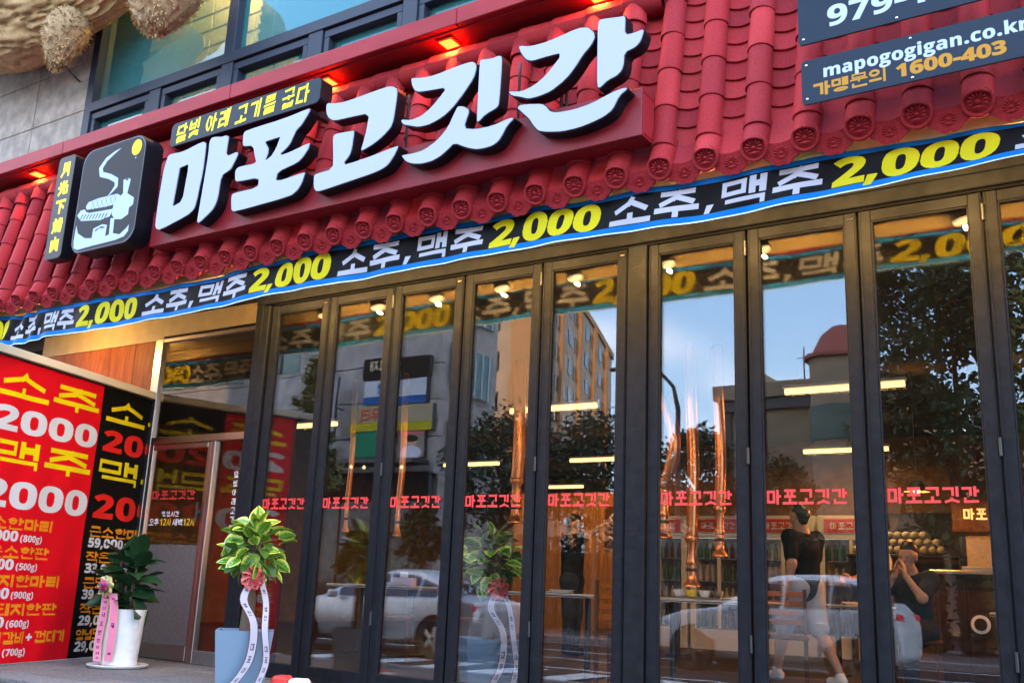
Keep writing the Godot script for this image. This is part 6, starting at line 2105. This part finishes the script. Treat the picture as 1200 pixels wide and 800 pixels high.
# ---------------------------------------------------------------- the street behind the viewer, mirrored in the glass
func street() -> void:
	office()
	apartments()
	brown_block()
	var sil := mat("paint_silver", 0.55, 0.56, 0.58, 0.3, 0.5)
	sil.clearcoat_enabled = true
	var wht := mat("paint_white", 0.72, 0.73, 0.74, 0.25)
	wht.clearcoat_enabled = true
	mat("tyre", 0.02, 0.02, 0.02, 0.85)
	glow("lamp_tail", 0.5, 0.02, 0.02, 0.3)
	mat("lamp_glass", 0.5, 0.5, 0.5, 0.1)
	car("silver sedan driving past, mirrored in the third and fourth doors", Vector3(-11.9, -0.42, 8.7), false, sil, Vector3(-1, 0, 0))
	car("white hatchback driving past, mirrored in the sixth to eighth doors", Vector3(-5.6, -0.42, 11.2), true, wht, Vector3(-1, 0, 0))
	car("dark grey sedan further left on the road, mirrored in the second door", Vector3(-18.2, -0.42, 9.2), false, mat("paint_grey", 0.08, 0.085, 0.09, 0.25, 0.4), Vector3(-1, 0, 0))
	# trees on the far pavement
	var leaf_d := foliage("leaf_dark", 0.022, 0.05, 0.016)
	var leaf_m := foliage("leaf_mid", 0.035, 0.075, 0.02)
	var leaf_g := foliage("leaf_ginkgo", 0.16, 0.16, 0.035)
	tree(Vector3(-15.2, -0.3, 17.2), 5.6, 1.9, 2.6, leaf_d, "dark round street tree mirrored in the fourth door", 301, 5200)
	tree(Vector3(-12.7, -0.3, 17.6), 5.5, 1.7, 2.5, leaf_d, "dark round street tree mirrored in the fifth door", 302, 5200)
	tree(Vector3(-10.2, -0.3, 18.0), 5.2, 1.3, 2.2, leaf_d, "dark street tree mirrored in the sixth door", 303, 4200)
	tree(Vector3(-7.9, -0.3, 18.4), 4.3, 1.1, 1.9, leaf_m, "small street tree mirrored at the left of the seventh door", 304, 3600)
	tree(Vector3(-3.9, -0.3, 20.2), 11.5, 2.6, 8.6, leaf_m, "tall broad tree mirrored in the eighth door", 305, 17000)
	tree(Vector3(0.2, -0.3, 21.0), 10.5, 2.6, 7.6, leaf_d, "tall tree mirrored in the ninth door", 306, 14000)
	tree(Vector3(-20.4, -0.3, 14.6), 7.2, 1.15, 3.4, leaf_g, "slender yellow-green ginkgo mirrored in the first door", 307, 4600, true)
	tree(Vector3(-18.0, -0.3, 16.6), 3.2, 0.8, 1.4, leaf_m, "low bush-like street tree mirrored in the second door", 308, 2600)
	hedge()
	street_lamp()
	# far row of houses closing the street
	var far := mat("far_wall", 0.30, 0.27, 0.25, 0.8)
	grain(far, 401, 0.02, 0.8, 1.0, 6.0)
	for q in [[-52.0, 40.0, 16.0, 12.0, "low grey block at the far left end of the street"], [14.0, 30.0, 18.0, 10.0, "low grey block across the street on the right"], [0.2, 38.0, 15.0, 7.5, "low grey block behind the tall tree across the street"], [-27.0, 74.0, 30.0, 9.0, "low grey block closing the view between the apartments and the flat roof"]]:
		var h := thing("row_house", q[4], "building", Vector3(q[0], -0.3, q[1]))
		bx(h, "wall", Vector3(-q[2] / 2, 0, 0), Vector3(q[2] / 2, q[3], 10), far, 0.0)
		for j in 3:
			for i in 5:
				bx(h, "window", Vector3(-q[2] / 2 + 1.4 + i * 3.0, 1.6 + j * 3.0, -0.06), Vector3(-q[2] / 2 + 3.0 + i * 3.0, 3.1 + j * 3.0, -0.001), M.car_glass, 0.0)
		bx(h, "parapet", Vector3(-q[2] / 2 - 0.2, q[3], -0.2), Vector3(q[2] / 2 + 0.2, q[3] + 0.5, 10.2), far, 0.0)

func foliage(key: String, r: float, g: float, b: float) -> StandardMaterial3D:
	var m := mat(key, r, g, b, 0.6)
	m.vertex_color_use_as_albedo = true
	m.backlight_enabled = true
	m.backlight = Color(0.25, 0.3, 0.1)
	return m

func tree(at: Vector3, h: float, rad: float, crown: float, m: Material, label: String, sd: int, n: int, spire := false) -> void:
	var r := RandomNumberGenerator.new()
	r.seed = sd
	var t := thing("ginkgo_tree" if spire else "street_tree", label, "tree", at, 0.0, "street trees across the road")
	var lean := Vector3(r.randf_range(-0.15, 0.15), 0, r.randf_range(-0.15, 0.15))
	var pts := []
	var rr := []
	for i in 7:
		var k := i / 6.0
		pts.append(Vector3(0, h * 0.92 * k, 0) + lean * sin(k * 2.5))
		rr.append(lerpf(0.045 * sqrt(h), 0.012, k))
	put(t, "trunk", tube(pts, rr, 9), M.stem_brown)
	# limbs carry clumps; leaves are scattered in each clump
	var limbs := fresh()
	var st := fresh()
	var clumps := []
	var base := h - crown * 1.02
	var count := 46 if not spire else 60
	for i in count:
		var k := (i + 0.5) / count
		var y := base + (h - base) * k
		var prof := (sin(PI * pow(k, 0.75)) * 0.85 + 0.18) if not spire else (1.0 - k) * 0.95 + 0.1
		var a := i * 2.39996 + r.randf_range(-0.5, 0.5)
		var d := rad * prof * r.randf_range(0.45, 1.0)
		var c := Vector3(cos(a) * d, y + r.randf_range(-0.15, 0.15), sin(a) * d) + lean
		clumps.append([c, rad * (r.randf_range(0.24, 0.42) if not spire else r.randf_range(0.16, 0.28))])
		if i % 2 == 0:
			limbs.append_from(tube([Vector3(0, maxf(y - d * 0.6, h * 0.2), 0) + lean * k, Vector3(c.x * 0.5, y - d * 0.2, c.z * 0.5), c], [0.05, 0.03, 0.01], 5), 0, Transform3D.IDENTITY)
	put(t, "limbs", limbs.commit(), M.stem_brown)
	var size := 0.10 if h < 8 else 0.15
	for i in n:
		var c: Array = clumps[r.randi() % clumps.size()]
		var v: Vector3 = Vector3(r.randfn(), r.randfn() * 0.8, r.randfn()).normalized() * pow(r.randf(), 0.45) * c[1]
		var p: Vector3 = c[0] + v
		var b := Basis.from_euler(Vector3(r.randf() * TAU, r.randf() * TAU, r.randf() * TAU)) * r.randf_range(0.6, 1.3) * size
		var tint := r.randf_range(0.65, 1.25)
		st.set_color(Color(tint * r.randf_range(0.85, 1.15), tint, tint * 0.9))
		quad(st, p + b * Vector3(-0.9, 0, 0), p + b * Vector3(0, 0.45, 0.12), p + b * Vector3(0.9, 0, 0), p + b * Vector3(0, -0.45, 0.12))
	put(t, "crown", st.commit(), m)

func hedge() -> void:
	# clipped dark hedges along the far pavement, in runs of a few metres
	var r := RandomNumberGenerator.new()
	r.seed = 909
	var m := foliage("leaf_hedge", 0.016, 0.032, 0.012)
	var runs := [[-17.0, -12.2, 2.3, "fourth"], [-12.0, -8.6, 2.5, "fifth"], [-8.4, -4.2, 2.6, "seventh"], [-4.0, 0.4, 2.8, "eighth"], [0.6, 5.0, 2.6, "tenth"]]
	for q in runs:
		var t := thing("street_hedge", "dark clipped hedge under the street trees, mirrored in the %s door" % q[3], "hedge", Vector3(q[0], -0.3, 18.9), 0.0, "hedges across the road")
		var L: float = q[1] - q[0]
		for k in int(L / 0.8):
			put(t, "stem", tube([Vector3(0.4 + k * 0.8, 0, 0.5), Vector3(0.45 + k * 0.8, q[2] * 0.7, 0.5)], 0.03, 6), M.stem_brown)
		var st := fresh()
		bx(t, "twig_core", Vector3(0.05, 0.05, 0.3), Vector3(L - 0.05, q[2] * 0.93, 0.8), m, 0.1)
		for i in int(L * 1300):
			var p := Vector3(r.randf() * L, 0.1 + r.randf() * (q[2] + 0.25 * sin(r.randf() * 9.0)), r.randf() * 1.1)
			var b := Basis.from_euler(Vector3(r.randf() * TAU, r.randf() * TAU, r.randf() * TAU)) * r.randf_range(0.06, 0.14)
			var tint := r.randf_range(0.6, 1.25)
			st.set_color(Color(tint, tint, tint))
			quad(st, p + b * Vector3(-0.9, 0, 0), p + b * Vector3(0, 0.45, 0.1), p + b * Vector3(0.9, 0, 0), p + b * Vector3(0, -0.45, 0.1))
		put(t, "foliage", st.commit(), m)

func street_lamp() -> void:
	var s := thing("street_lamp", "tall curved street lamp mirrored in the fifth door", "street lamp", Vector3(-9.75, -0.28, 15.9))
	put(s, "pole", tube([Vector3(0, 0, 0), Vector3(0, 3.0, 0), Vector3(0, 5.4, 0), Vector3(-0.12, 5.95, 0), Vector3(-0.5, 6.35, 0), Vector3(-1.1, 6.5, 0)], [0.09, 0.075, 0.06, 0.05, 0.045, 0.04], 12), M.black_metal)
	put(s, "lamp_head", nets([[Vector3(-1.1, 6.5, 0), Vector3(-1.6, 6.5, 0), 0.06, 0.09, Vector3(1, 0.6, 1)]], 0.03, 0.03), M.black_metal)
	put(s, "base_plate", box_mesh(Vector3(0.34, 0.04, 0.34), 0.01), M.black_metal, Vector3(0, 0.02, 0))

func car(label: String, at: Vector3, suv: bool, paint: Material, dir: Vector3) -> void:
	# length along local x, nose at -x
	var c := thing("passenger_car", label, "car", at, 0.0 if dir.x < 0 else PI, "cars on the road")
	var S: Array
	if suv:
		S = [[-2.2, 0.36, 0.62, 0.62, 0.72], [-2.12, 0.26, 0.78, 0.78, 0.84], [-1.6, 0.22, 0.96, 0.96, 0.90], [-0.95, 0.22, 1.02, 1.04, 0.92], [-0.35, 0.22, 1.03, 1.46, 0.92], [0.2, 0.22, 1.04, 1.58, 0.92], [1.0, 0.22, 1.05, 1.60, 0.92], [1.7, 0.24, 1.07, 1.50, 0.90], [2.02, 0.28, 1.08, 1.16, 0.86], [2.16, 0.34, 0.98, 0.98, 0.80], [2.2, 0.42, 0.8, 0.8, 0.72]]
	else:
		S = [[-2.35, 0.34, 0.56, 0.56, 0.70], [-2.25, 0.24, 0.72, 0.72, 0.82], [-1.7, 0.2, 0.86, 0.86, 0.88], [-1.0, 0.2, 0.93, 0.95, 0.90], [-0.3, 0.2, 0.94, 1.30, 0.90], [0.2, 0.2, 0.95, 1.43, 0.90], [0.8, 0.2, 0.96, 1.42, 0.90], [1.5, 0.22, 0.98, 1.18, 0.89], [1.9, 0.24, 0.99, 1.01, 0.87], [2.28, 0.3, 0.94, 0.94, 0.80], [2.36, 0.4, 0.78, 0.78, 0.70]]
	var rows := []
	var fine := []
	for i in S.size() - 1:
		for k in 4:
			var q := []
			for e in 5:
				q.append(lerpf(S[i][e], S[i + 1][e], k / 4.0))
			fine.append(q)
	fine.append(S[-1])
	for q in fine:
		var row := []
		var hb: float = q[4]
		var g: float = clampf((q[3] - q[2]) / 0.5, 0.0, 1.0)
		var hr := lerpf(hb * 0.92, hb * 0.70, g)
		var prof := [[0.0, q[1]], [hb * 0.86, q[1]], [hb * 0.97, q[1] + 0.12], [hb, lerpf(q[1], q[2], 0.55)], [hb * 0.985, q[2] - 0.06], [hb * 0.955, q[2]], [lerpf(hb * 0.95, hr, 0.6), lerpf(q[2], q[3], 0.6)], [hr, maxf(q[3] - 0.04 * g, q[2] + 0.001)], [hr * 0.8, q[3] + 0.005], [0.0, q[3] + 0.03]]
		for e in prof:
			row.append(Vector3(q[0], e[1], e[0]))
		for e in range(prof.size() - 2, 0, -1):
			row.append(Vector3(q[0], prof[e][1], -prof[e][0]))
		rows.append(row)
	put(c, "body", smooth_mesh(rows, true, true, true), paint)
	# side windows, windscreen and rear window as thin glass set on the body
	var wx := [[-0.55, 0.30], [0.36, 1.05], [1.1, 1.62]] if suv else [[-0.62, 0.22], [0.28, 0.95], [1.0, 1.38]]
	for s in [-1, 1]:
		for w in wx:
			var st := fresh()
			var N := 6
			var lo := []
			var hi := []
			for i in N + 1:
				var x := lerpf(w[0], w[1], i / float(N))
				var q := station(fine, x)
				var g: float = clampf((q[3] - q[2]) / 0.5, 0.0, 1.0)
				var hb: float = q[4]
				var hr := lerpf(hb * 0.92, hb * 0.70, g)
				lo.append(Vector3(x, q[2] + 0.025, (hb * 0.95 + 0.008) * s))
				hi.append(Vector3(x, maxf(lerpf(q[2], q[3], 0.86), q[2] + 0.03), (lerpf(hb * 0.95, hr, 0.84) + 0.012) * s))
			for i in N:
				quad(st, lo[i], lo[i + 1], hi[i + 1], hi[i])
			put(c, "side_window", st.commit(), M.car_glass)
		var rt := 0.34 if suv else 0.325
		for x in ([-1.38, 1.38] if suv else [-1.42, 1.4]):
			put(c, "wheel_arch", lathe([Vector2(0.001, 0.0), Vector2(rt + 0.07, 0.0), Vector2(rt + 0.07, 0.02), Vector2(0.001, 0.02)], 24), M.gasket, Vector3(x, rt, 0.885 * s), Basis(Vector3.RIGHT, PI / 2 * s))
			var wheel := put(c, "wheel", lathe([Vector2(rt * 0.62, -0.09), Vector2(rt * 0.95, -0.1), Vector2(rt, -0.07), Vector2(rt, 0.07), Vector2(rt * 0.95, 0.1), Vector2(rt * 0.66, 0.1), Vector2(rt * 0.62, 0.08)], 28), M.tyre, Vector3(x, rt, 0.84 * s), Basis(Vector3.RIGHT, PI / 2 * s))
			var sp := fresh()
			for k in 5:
				var a := TAU * k / 5
				var d := Vector3(cos(a), 0, sin(a))
				var e := Vector3(-sin(a), 0, cos(a))
				quad(sp, d * 0.03 + e * 0.035 + Vector3(0, 0.095, 0), d * rt * 0.66 + e * 0.045 + Vector3(0, 0.085, 0), d * rt * 0.66 - e * 0.045 + Vector3(0, 0.085, 0), d * 0.03 - e * 0.035 + Vector3(0, 0.095, 0))
			put(wheel, "rim", sp.commit(), M.steel)
			put(wheel, "hub_disc", lathe([Vector2(0.001, 0.05), Vector2(rt * 0.64, 0.05)], 20), M.black_metal)
		put(c, "headlight", box_mesh(Vector3(0.22, 0.12, 0.3), 0.04), M.lamp_glass, Vector3(-2.12 if suv else -2.2, 0.72 if suv else 0.64, 0.62 * s))
		put(c, "tail_light", box_mesh(Vector3(0.2, 0.12, 0.34), 0.03), M.lamp_tail, Vector3(2.08 if suv else 2.22, 0.98 if suv else 0.84, 0.62 * s))
		put(c, "door_mirror", box_mesh(Vector3(0.12, 0.13, 0.2), 0.03), paint, Vector3(-0.62, 1.05 if suv else 0.98, 1.02 * s))
		for x in ([0.12, 0.95] if suv else [0.1, 0.9]):
			put(c, "door_handle", box_mesh(Vector3(0.16, 0.025, 0.03), 0.008), M.chrome, Vector3(x, 0.86 if suv else 0.80, 0.915 * s))
	var glass_spans := [[-0.92, -0.38], [1.72, 2.0]] if suv else [[-0.96, -0.32], [1.45, 1.86]]
	for k in 2:
		var st := fresh()
		var a := station(fine, glass_spans[k][0])
		var b := station(fine, glass_spans[k][1])
		quad(st, Vector3(a[0], a[3] + 0.045, -0.62), Vector3(a[0], a[3] + 0.045, 0.62), Vector3(b[0], b[3] + 0.045, 0.56), Vector3(b[0], b[3] + 0.045, -0.56))
		put(c, "windscreen" if k == 0 else "rear_window", st.commit(), M.car_glass)

func station(fine: Array, x: float) -> Array:
	for i in fine.size() - 1:
		if fine[i + 1][0] >= x:
			var t: float = (x - fine[i][0]) / (fine[i + 1][0] - fine[i][0])
			var q := []
			for e in 5:
				q.append(lerpf(fine[i][e], fine[i + 1][e], t))
			return q
	return fine[-1]

func office() -> void:
	var m := mat("office_stone", 0.50, 0.46, 0.42, 0.75)
	grain(m, 411, 0.02, 0.75, 1.0, 4.0, 4)
	var b := thing("office_building", "grey corner office block with shop signs mirrored in the left doors", "building", Vector3(-26, -0.3, 22))
	# front runs along x at z = 22 from -44 to -21.7; the side runs back along z
	bx(b, "wall", Vector3(-18, 0, 0.3), Vector3(4.2, 17, 4.6), m, 0.0)
	for j in 9:
		bx(b, "stone_course", Vector3(-18, 4.9 + j * 1.35, 0.0), Vector3(4.28, 6.22 + j * 1.35, 0.299), m, 0.015)
	# windows along the front
	for j in 4:
		for q in [[-15.0, -12.8], [-11.8, -9.6], [-8.4, -6.6], [-4.6, -2.6]]:
			if j == 0 and q[0] > -9:
				continue
			var w := bx(b, "window", Vector3(q[0], 6.2 + j * 2.9, -0.06), Vector3(q[1], 7.7 + j * 2.9, -0.001), M.teal_glass, 0.0)
			put(w, "frame", box_mesh(Vector3(0.06, 1.5, 0.05)), M.black_metal, Vector3(0, 0, -0.05))
	# windows along the receding side
	for j in 4:
		for k in 2:
			var w := bx(b, "window", Vector3(4.281, 5.2 + j * 2.9, 0.6 + k * 2.0), Vector3(4.34, 7.0 + j * 2.9, 2.1 + k * 2.0), M.teal_glass, 0.0)
			for s in [-0.5, 0.0, 0.5]:
				put(w, "frame", box_mesh(Vector3(0.05, 1.8, 0.05)), M.white_paint, Vector3(0.04, 0, s))
	# shop signs
	var pic := Canvas.new(120, 160, Color(0.55, 0.50, 0.45))
	pic.ellipse(60, 60, 26, 30, Color(0.85, 0.70, 0.60))
	pic.ellipse(60, 45, 30, 22, Color(0.12, 0.10, 0.10))
	pic.ellipse(60, 130, 48, 42, Color(0.85, 0.86, 0.9))
	pic.rect(0, 0, 120, 18, Color(0.85, 0.4, 0.45))
	var signs_ := [["black_sign", "black shop sign with pale lettering at the top of the office corner", [1.3, 8.4, 3.95, 9.2], Color(0.03, 0.03, 0.03), "김재", Color(0.8, 0.75, 0.6)], ["clinic_sign", "white and blue shop sign below the black one on the office corner", [1.4, 7.45, 3.85, 8.36], Color(0.78, 0.8, 0.82), "약", Color(0.1, 0.3, 0.65)], ["cream_sign", "cream sign with red letters in the middle of the office corner", [0.8, 6.45, 4.2, 7.4], Color(0.66, 0.60, 0.48), "우리", Color(0.75, 0.2, 0.1)], ["green_sign", "green sign on the left below the cream one", [1.0, 5.5, 2.4, 6.42], Color(0.12, 0.5, 0.36), "", Color.WHITE], ["dark_sign", "dark fascia sign with gold letters over the ground-floor shop", [-6.5, 4.0, 4.2, 4.95], Color(0.05, 0.04, 0.04), "병천", Color(0.8, 0.6, 0.25)]]
	for s in signs_:
		var r: Array = s[2]
		var cv := Canvas.new(int((r[2] - r[0]) * 90), int((r[3] - r[1]) * 90), s[3])
		if s[0] == "clinic_sign":
			cv.rect(0, cv.h * 0.68, cv.w, cv.h * 0.32, Color(0.12, 0.36, 0.62))
		if s[0] == "cream_sign":
			cv.rect(0, cv.h * 0.66, cv.w, cv.h * 0.34, Color(0.72, 0.66, 0.12))
		if s[4] != "":
			var hh: float = cv.h * 0.5
			write(cv, s[4], cv.w * 0.55, cv.h * 0.12, hh, hh, hh * 1.15, hh * 0.15, s[5])
		var t := thing("shop_sign", s[1], "shop sign", Vector3(-26 + r[0], -0.3 + r[1], 21.9), 0.0, "signs on the office block")
		bx(t, "sign_box", Vector3(0, 0, -0.12), Vector3(r[2] - r[0], r[3] - r[1], 0.08), M.sign_grey, 0.01)
		put(t, "sign_face", uvquad(Vector3(r[2] - r[0], r[3] - r[1], -0.123), Vector3(0, r[3] - r[1], -0.123), Vector3(0, 0, -0.123), Vector3(r[2] - r[0], 0, -0.123)), print_mat(s[0], cv.tex(), 0.5))
	var pt := thing("shop_sign", "photo poster sign with a pale figure beside the green sign", "shop sign", Vector3(-22.6, 5.15, 21.9), 0.0, "signs on the office block")
	bx(pt, "sign_box", Vector3(-0.7, 0, -0.1), Vector3(0.5, 0.97, 0.08), M.sign_grey, 0.01)
	put(pt, "sign_face", uvquad(Vector3(0.5, 0.97, -0.103), Vector3(-0.7, 0.97, -0.103), Vector3(-0.7, 0, -0.103), Vector3(0.5, 0, -0.103)), print_mat("photo_poster", pic.tex(), 0.5))
	for q in [[-25.75, 5.9, 2.3, "upper white blade sign hanging at the office corner"], [-26.1, 3.6, 2.2, "lower white blade sign hanging at the office corner"]]:
		var cv := Canvas.new(60, 230, Color(0.75, 0.76, 0.78))
		for k in 4:
			cv.shapes(glyph(["미", "대", "은", "희"][k] if q[1] > 5 else ["음", "대", "미", "은"][k], 14, 14 + k * 52, 34, 40, 6), Color(0.1, 0.15, 0.3))
		var t := thing("blade_sign", q[3], "shop sign", Vector3(q[0], q[1], 21.2), 0.0, "signs on the office block")
		bx(t, "sign_box", Vector3(-0.35, 0, 0), Vector3(0.35, q[2], 0.14), M.sign_grey, 0.01)
		put(t, "sign_face", uvquad(Vector3(0.34, q[2], -0.003), Vector3(-0.34, q[2], -0.003), Vector3(-0.34, 0, -0.003), Vector3(0.34, 0, -0.003)), print_mat("blade_%d" % int(q[1]), cv.tex(), 0.5))
		bx(t, "bracket", Vector3(-0.03, q[2] * 0.5, 0.141), Vector3(0.03, q[2] * 0.5 + 0.06, 0.82), M.black_metal)
	# ground-floor shop with a string of warm bulbs
	var sf := thing("ground_floor_shopfront", "dim lit shopfront under a dark awning, mirrored in the left doors", "shopfront", Vector3(-26, -0.3, 21.7))
	bx(sf, "awning", Vector3(-8.0, 5.15, -0.9), Vector3(4.2, 5.32, 0.1), M.black_metal, 0.02)
	for k in 7:
		bx(sf, "front_glass", Vector3(-7.6 + k * 1.66, 0.1, 0.12), Vector3(-6.02 + k * 1.66, 3.9, 0.15), M.car_glass, 0.0)
		bx(sf, "front_post", Vector3(-6.02 + k * 1.66, 0.0, 0.08), Vector3(-5.94 + k * 1.66, 3.95, 0.16), M.wood_1, 0.01)
	for k in 20:
		var bulb := thing("string_bulb", "small warm bulb on the awning string, %s from the left" % ORD[k], "bulb", Vector3(-33.6 + k * 0.6, 4.72 - 0.03 * (k % 2), 20.75), 0.0, "string of warm bulbs")
		put(bulb, "glass_bulb", lathe([Vector2(0.001, -0.07), Vector2(0.045, -0.045), Vector2(0.06, 0), Vector2(0.03, 0.05), Vector2(0.02, 0.08)], 10), M.lamp_warm)
		put(bulb, "socket", tube([Vector3(0, 0.07, 0), Vector3(0, 0.13, 0)], 0.025, 8), M.black_metal)

func apartments() -> void:
	var m := mat("apartment_wall", 0.50, 0.40, 0.29, 0.8)
	grain(m, 421, 0.02, 0.85, 1.0, 8.0, 4)
	var m2 := mat("apartment_stripe", 0.42, 0.24, 0.11, 0.8)
	var slabs := [["beige apartment tower behind the office block", Vector3(-35.2, -0.3, 50), -0.56, 7.0, 27.0, 12.0], ["long beige apartment slab with orange stripes mirrored in the fifth door", Vector3(-40.5, -0.3, 58), -0.34, 8.0, 29.0, 46.0]]
	for s in slabs:
		var b := thing("apartment_block", s[0], "building", s[1], s[2], "apartment blocks far across the street")
		var W: float = s[3]
		var H: float = s[4]
		var L: float = s[5]
		# end wall faces -z, long side faces +x
		bx(b, "wall", Vector3(-W, 0, 0), Vector3(0, H, L), m, 0.0)
		bx(b, "parapet", Vector3(-W - 0.2, H, -0.2), Vector3(0.2, H + 0.7, L + 0.2), m2, 0.0)
		var pane_ := box_mesh(Vector3(1.2, 1.3, 0.08))
		var pane_s := box_mesh(Vector3(0.08, 1.4, 1.7))
		for j in int(H / 2.8):
			for x in [-W * 0.72, -W * 0.32]:
				put(b, "window", pane_, M.car_glass, Vector3(x, 2.0 + j * 2.8, -0.041))
			var z := 1.6
			while z < L - 1.5:
				put(b, "window", pane_s, M.car_glass, Vector3(0.041, 2.0 + j * 2.8, z))
				z += 3.1
		var z2 := 3.1
		while z2 < L:
			bx(b, "stripe_pier", Vector3(0.001, 0, z2 - 0.5), Vector3(0.35, H, z2 + 0.5), m2, 0.0)
			z2 += 9.3
		bx(b, "stripe_pier", Vector3(-0.9, 0, -0.3), Vector3(0.4, H - 0.01, -0.001), m2, 0.0)

func brown_block() -> void:
	var m := mat("brown_block_wall", 0.40, 0.30, 0.19, 0.75)
	grain(m, 431, 0.02, 0.85, 1.0, 5.0)
	var band := mat("teal_band", 0.05, 0.075, 0.085, 0.5)
	var b := thing("flat_roof_building", "flat-roofed beige building with dark band mirrored in the sixth and seventh doors", "building", Vector3(-12.0, -0.3, 32))
	bx(b, "wall", Vector3(-3.0, 0, 0), Vector3(5.0, 8.3, 8), m, 0.0)
	bx(b, "dark_band", Vector3(-3.1, 8.3, -0.25), Vector3(5.1, 8.75, 8.1), band, 0.02)
	bx(b, "roof_edge", Vector3(-3.25, 8.751, -0.4), Vector3(5.25, 9.35, 8.3), m, 0.02)
	bx(b, "corner_column", Vector3(-3.12, 0, -0.14), Vector3(-2.6, 8.3, -0.001), band, 0.0)
	for k in 4:
		bx(b, "wall_panel", Vector3(-2.5 + k * 1.9, 0.2, -0.06), Vector3(-0.68 + k * 1.9, 8.2, -0.001), m, 0.02)
	bx(b, "roof_box", Vector3(-2.2, 9.351, 0.6), Vector3(-0.9, 9.9, 2.2), m, 0.02)
	for x in [0.6, 2.0]:
		put(b, "antenna", tube([Vector3(x, 9.35, 1), Vector3(x, 11.0, 1)], 0.03, 6), M.black_metal)
		bx(b, "antenna_bar", Vector3(x - 0.3, 10.5, 0.98), Vector3(x + 0.3, 10.53, 1.02), M.black_metal, 0.0)
	var t := thing("round_tower", "round beige tower with red cap and green band beside the flat roof", "tower", Vector3(-9.15, -0.9, 30))
	put(t, "shaft", lathe([Vector2(1.15, 0), Vector2(1.15, 7.2), Vector2(1.15, 7.2)], 32), m)
	put(t, "green_band", lathe([Vector2(1.2, 7.2), Vector2(1.2, 8.4)], 32), mat("tower_green", 0.05, 0.13, 0.11, 0.5))
	put(t, "upper_shaft", lathe([Vector2(1.16, 8.4), Vector2(1.16, 10.2)], 32), m)
	put(t, "red_cap", lathe([Vector2(1.3, 10.15), Vector2(1.32, 10.3), Vector2(1.05, 10.4), Vector2(0.72, 11.1), Vector2(0.34, 11.4), Vector2(0.001, 11.5)], 32), mat("cap_red", 0.30, 0.06, 0.04, 0.7))
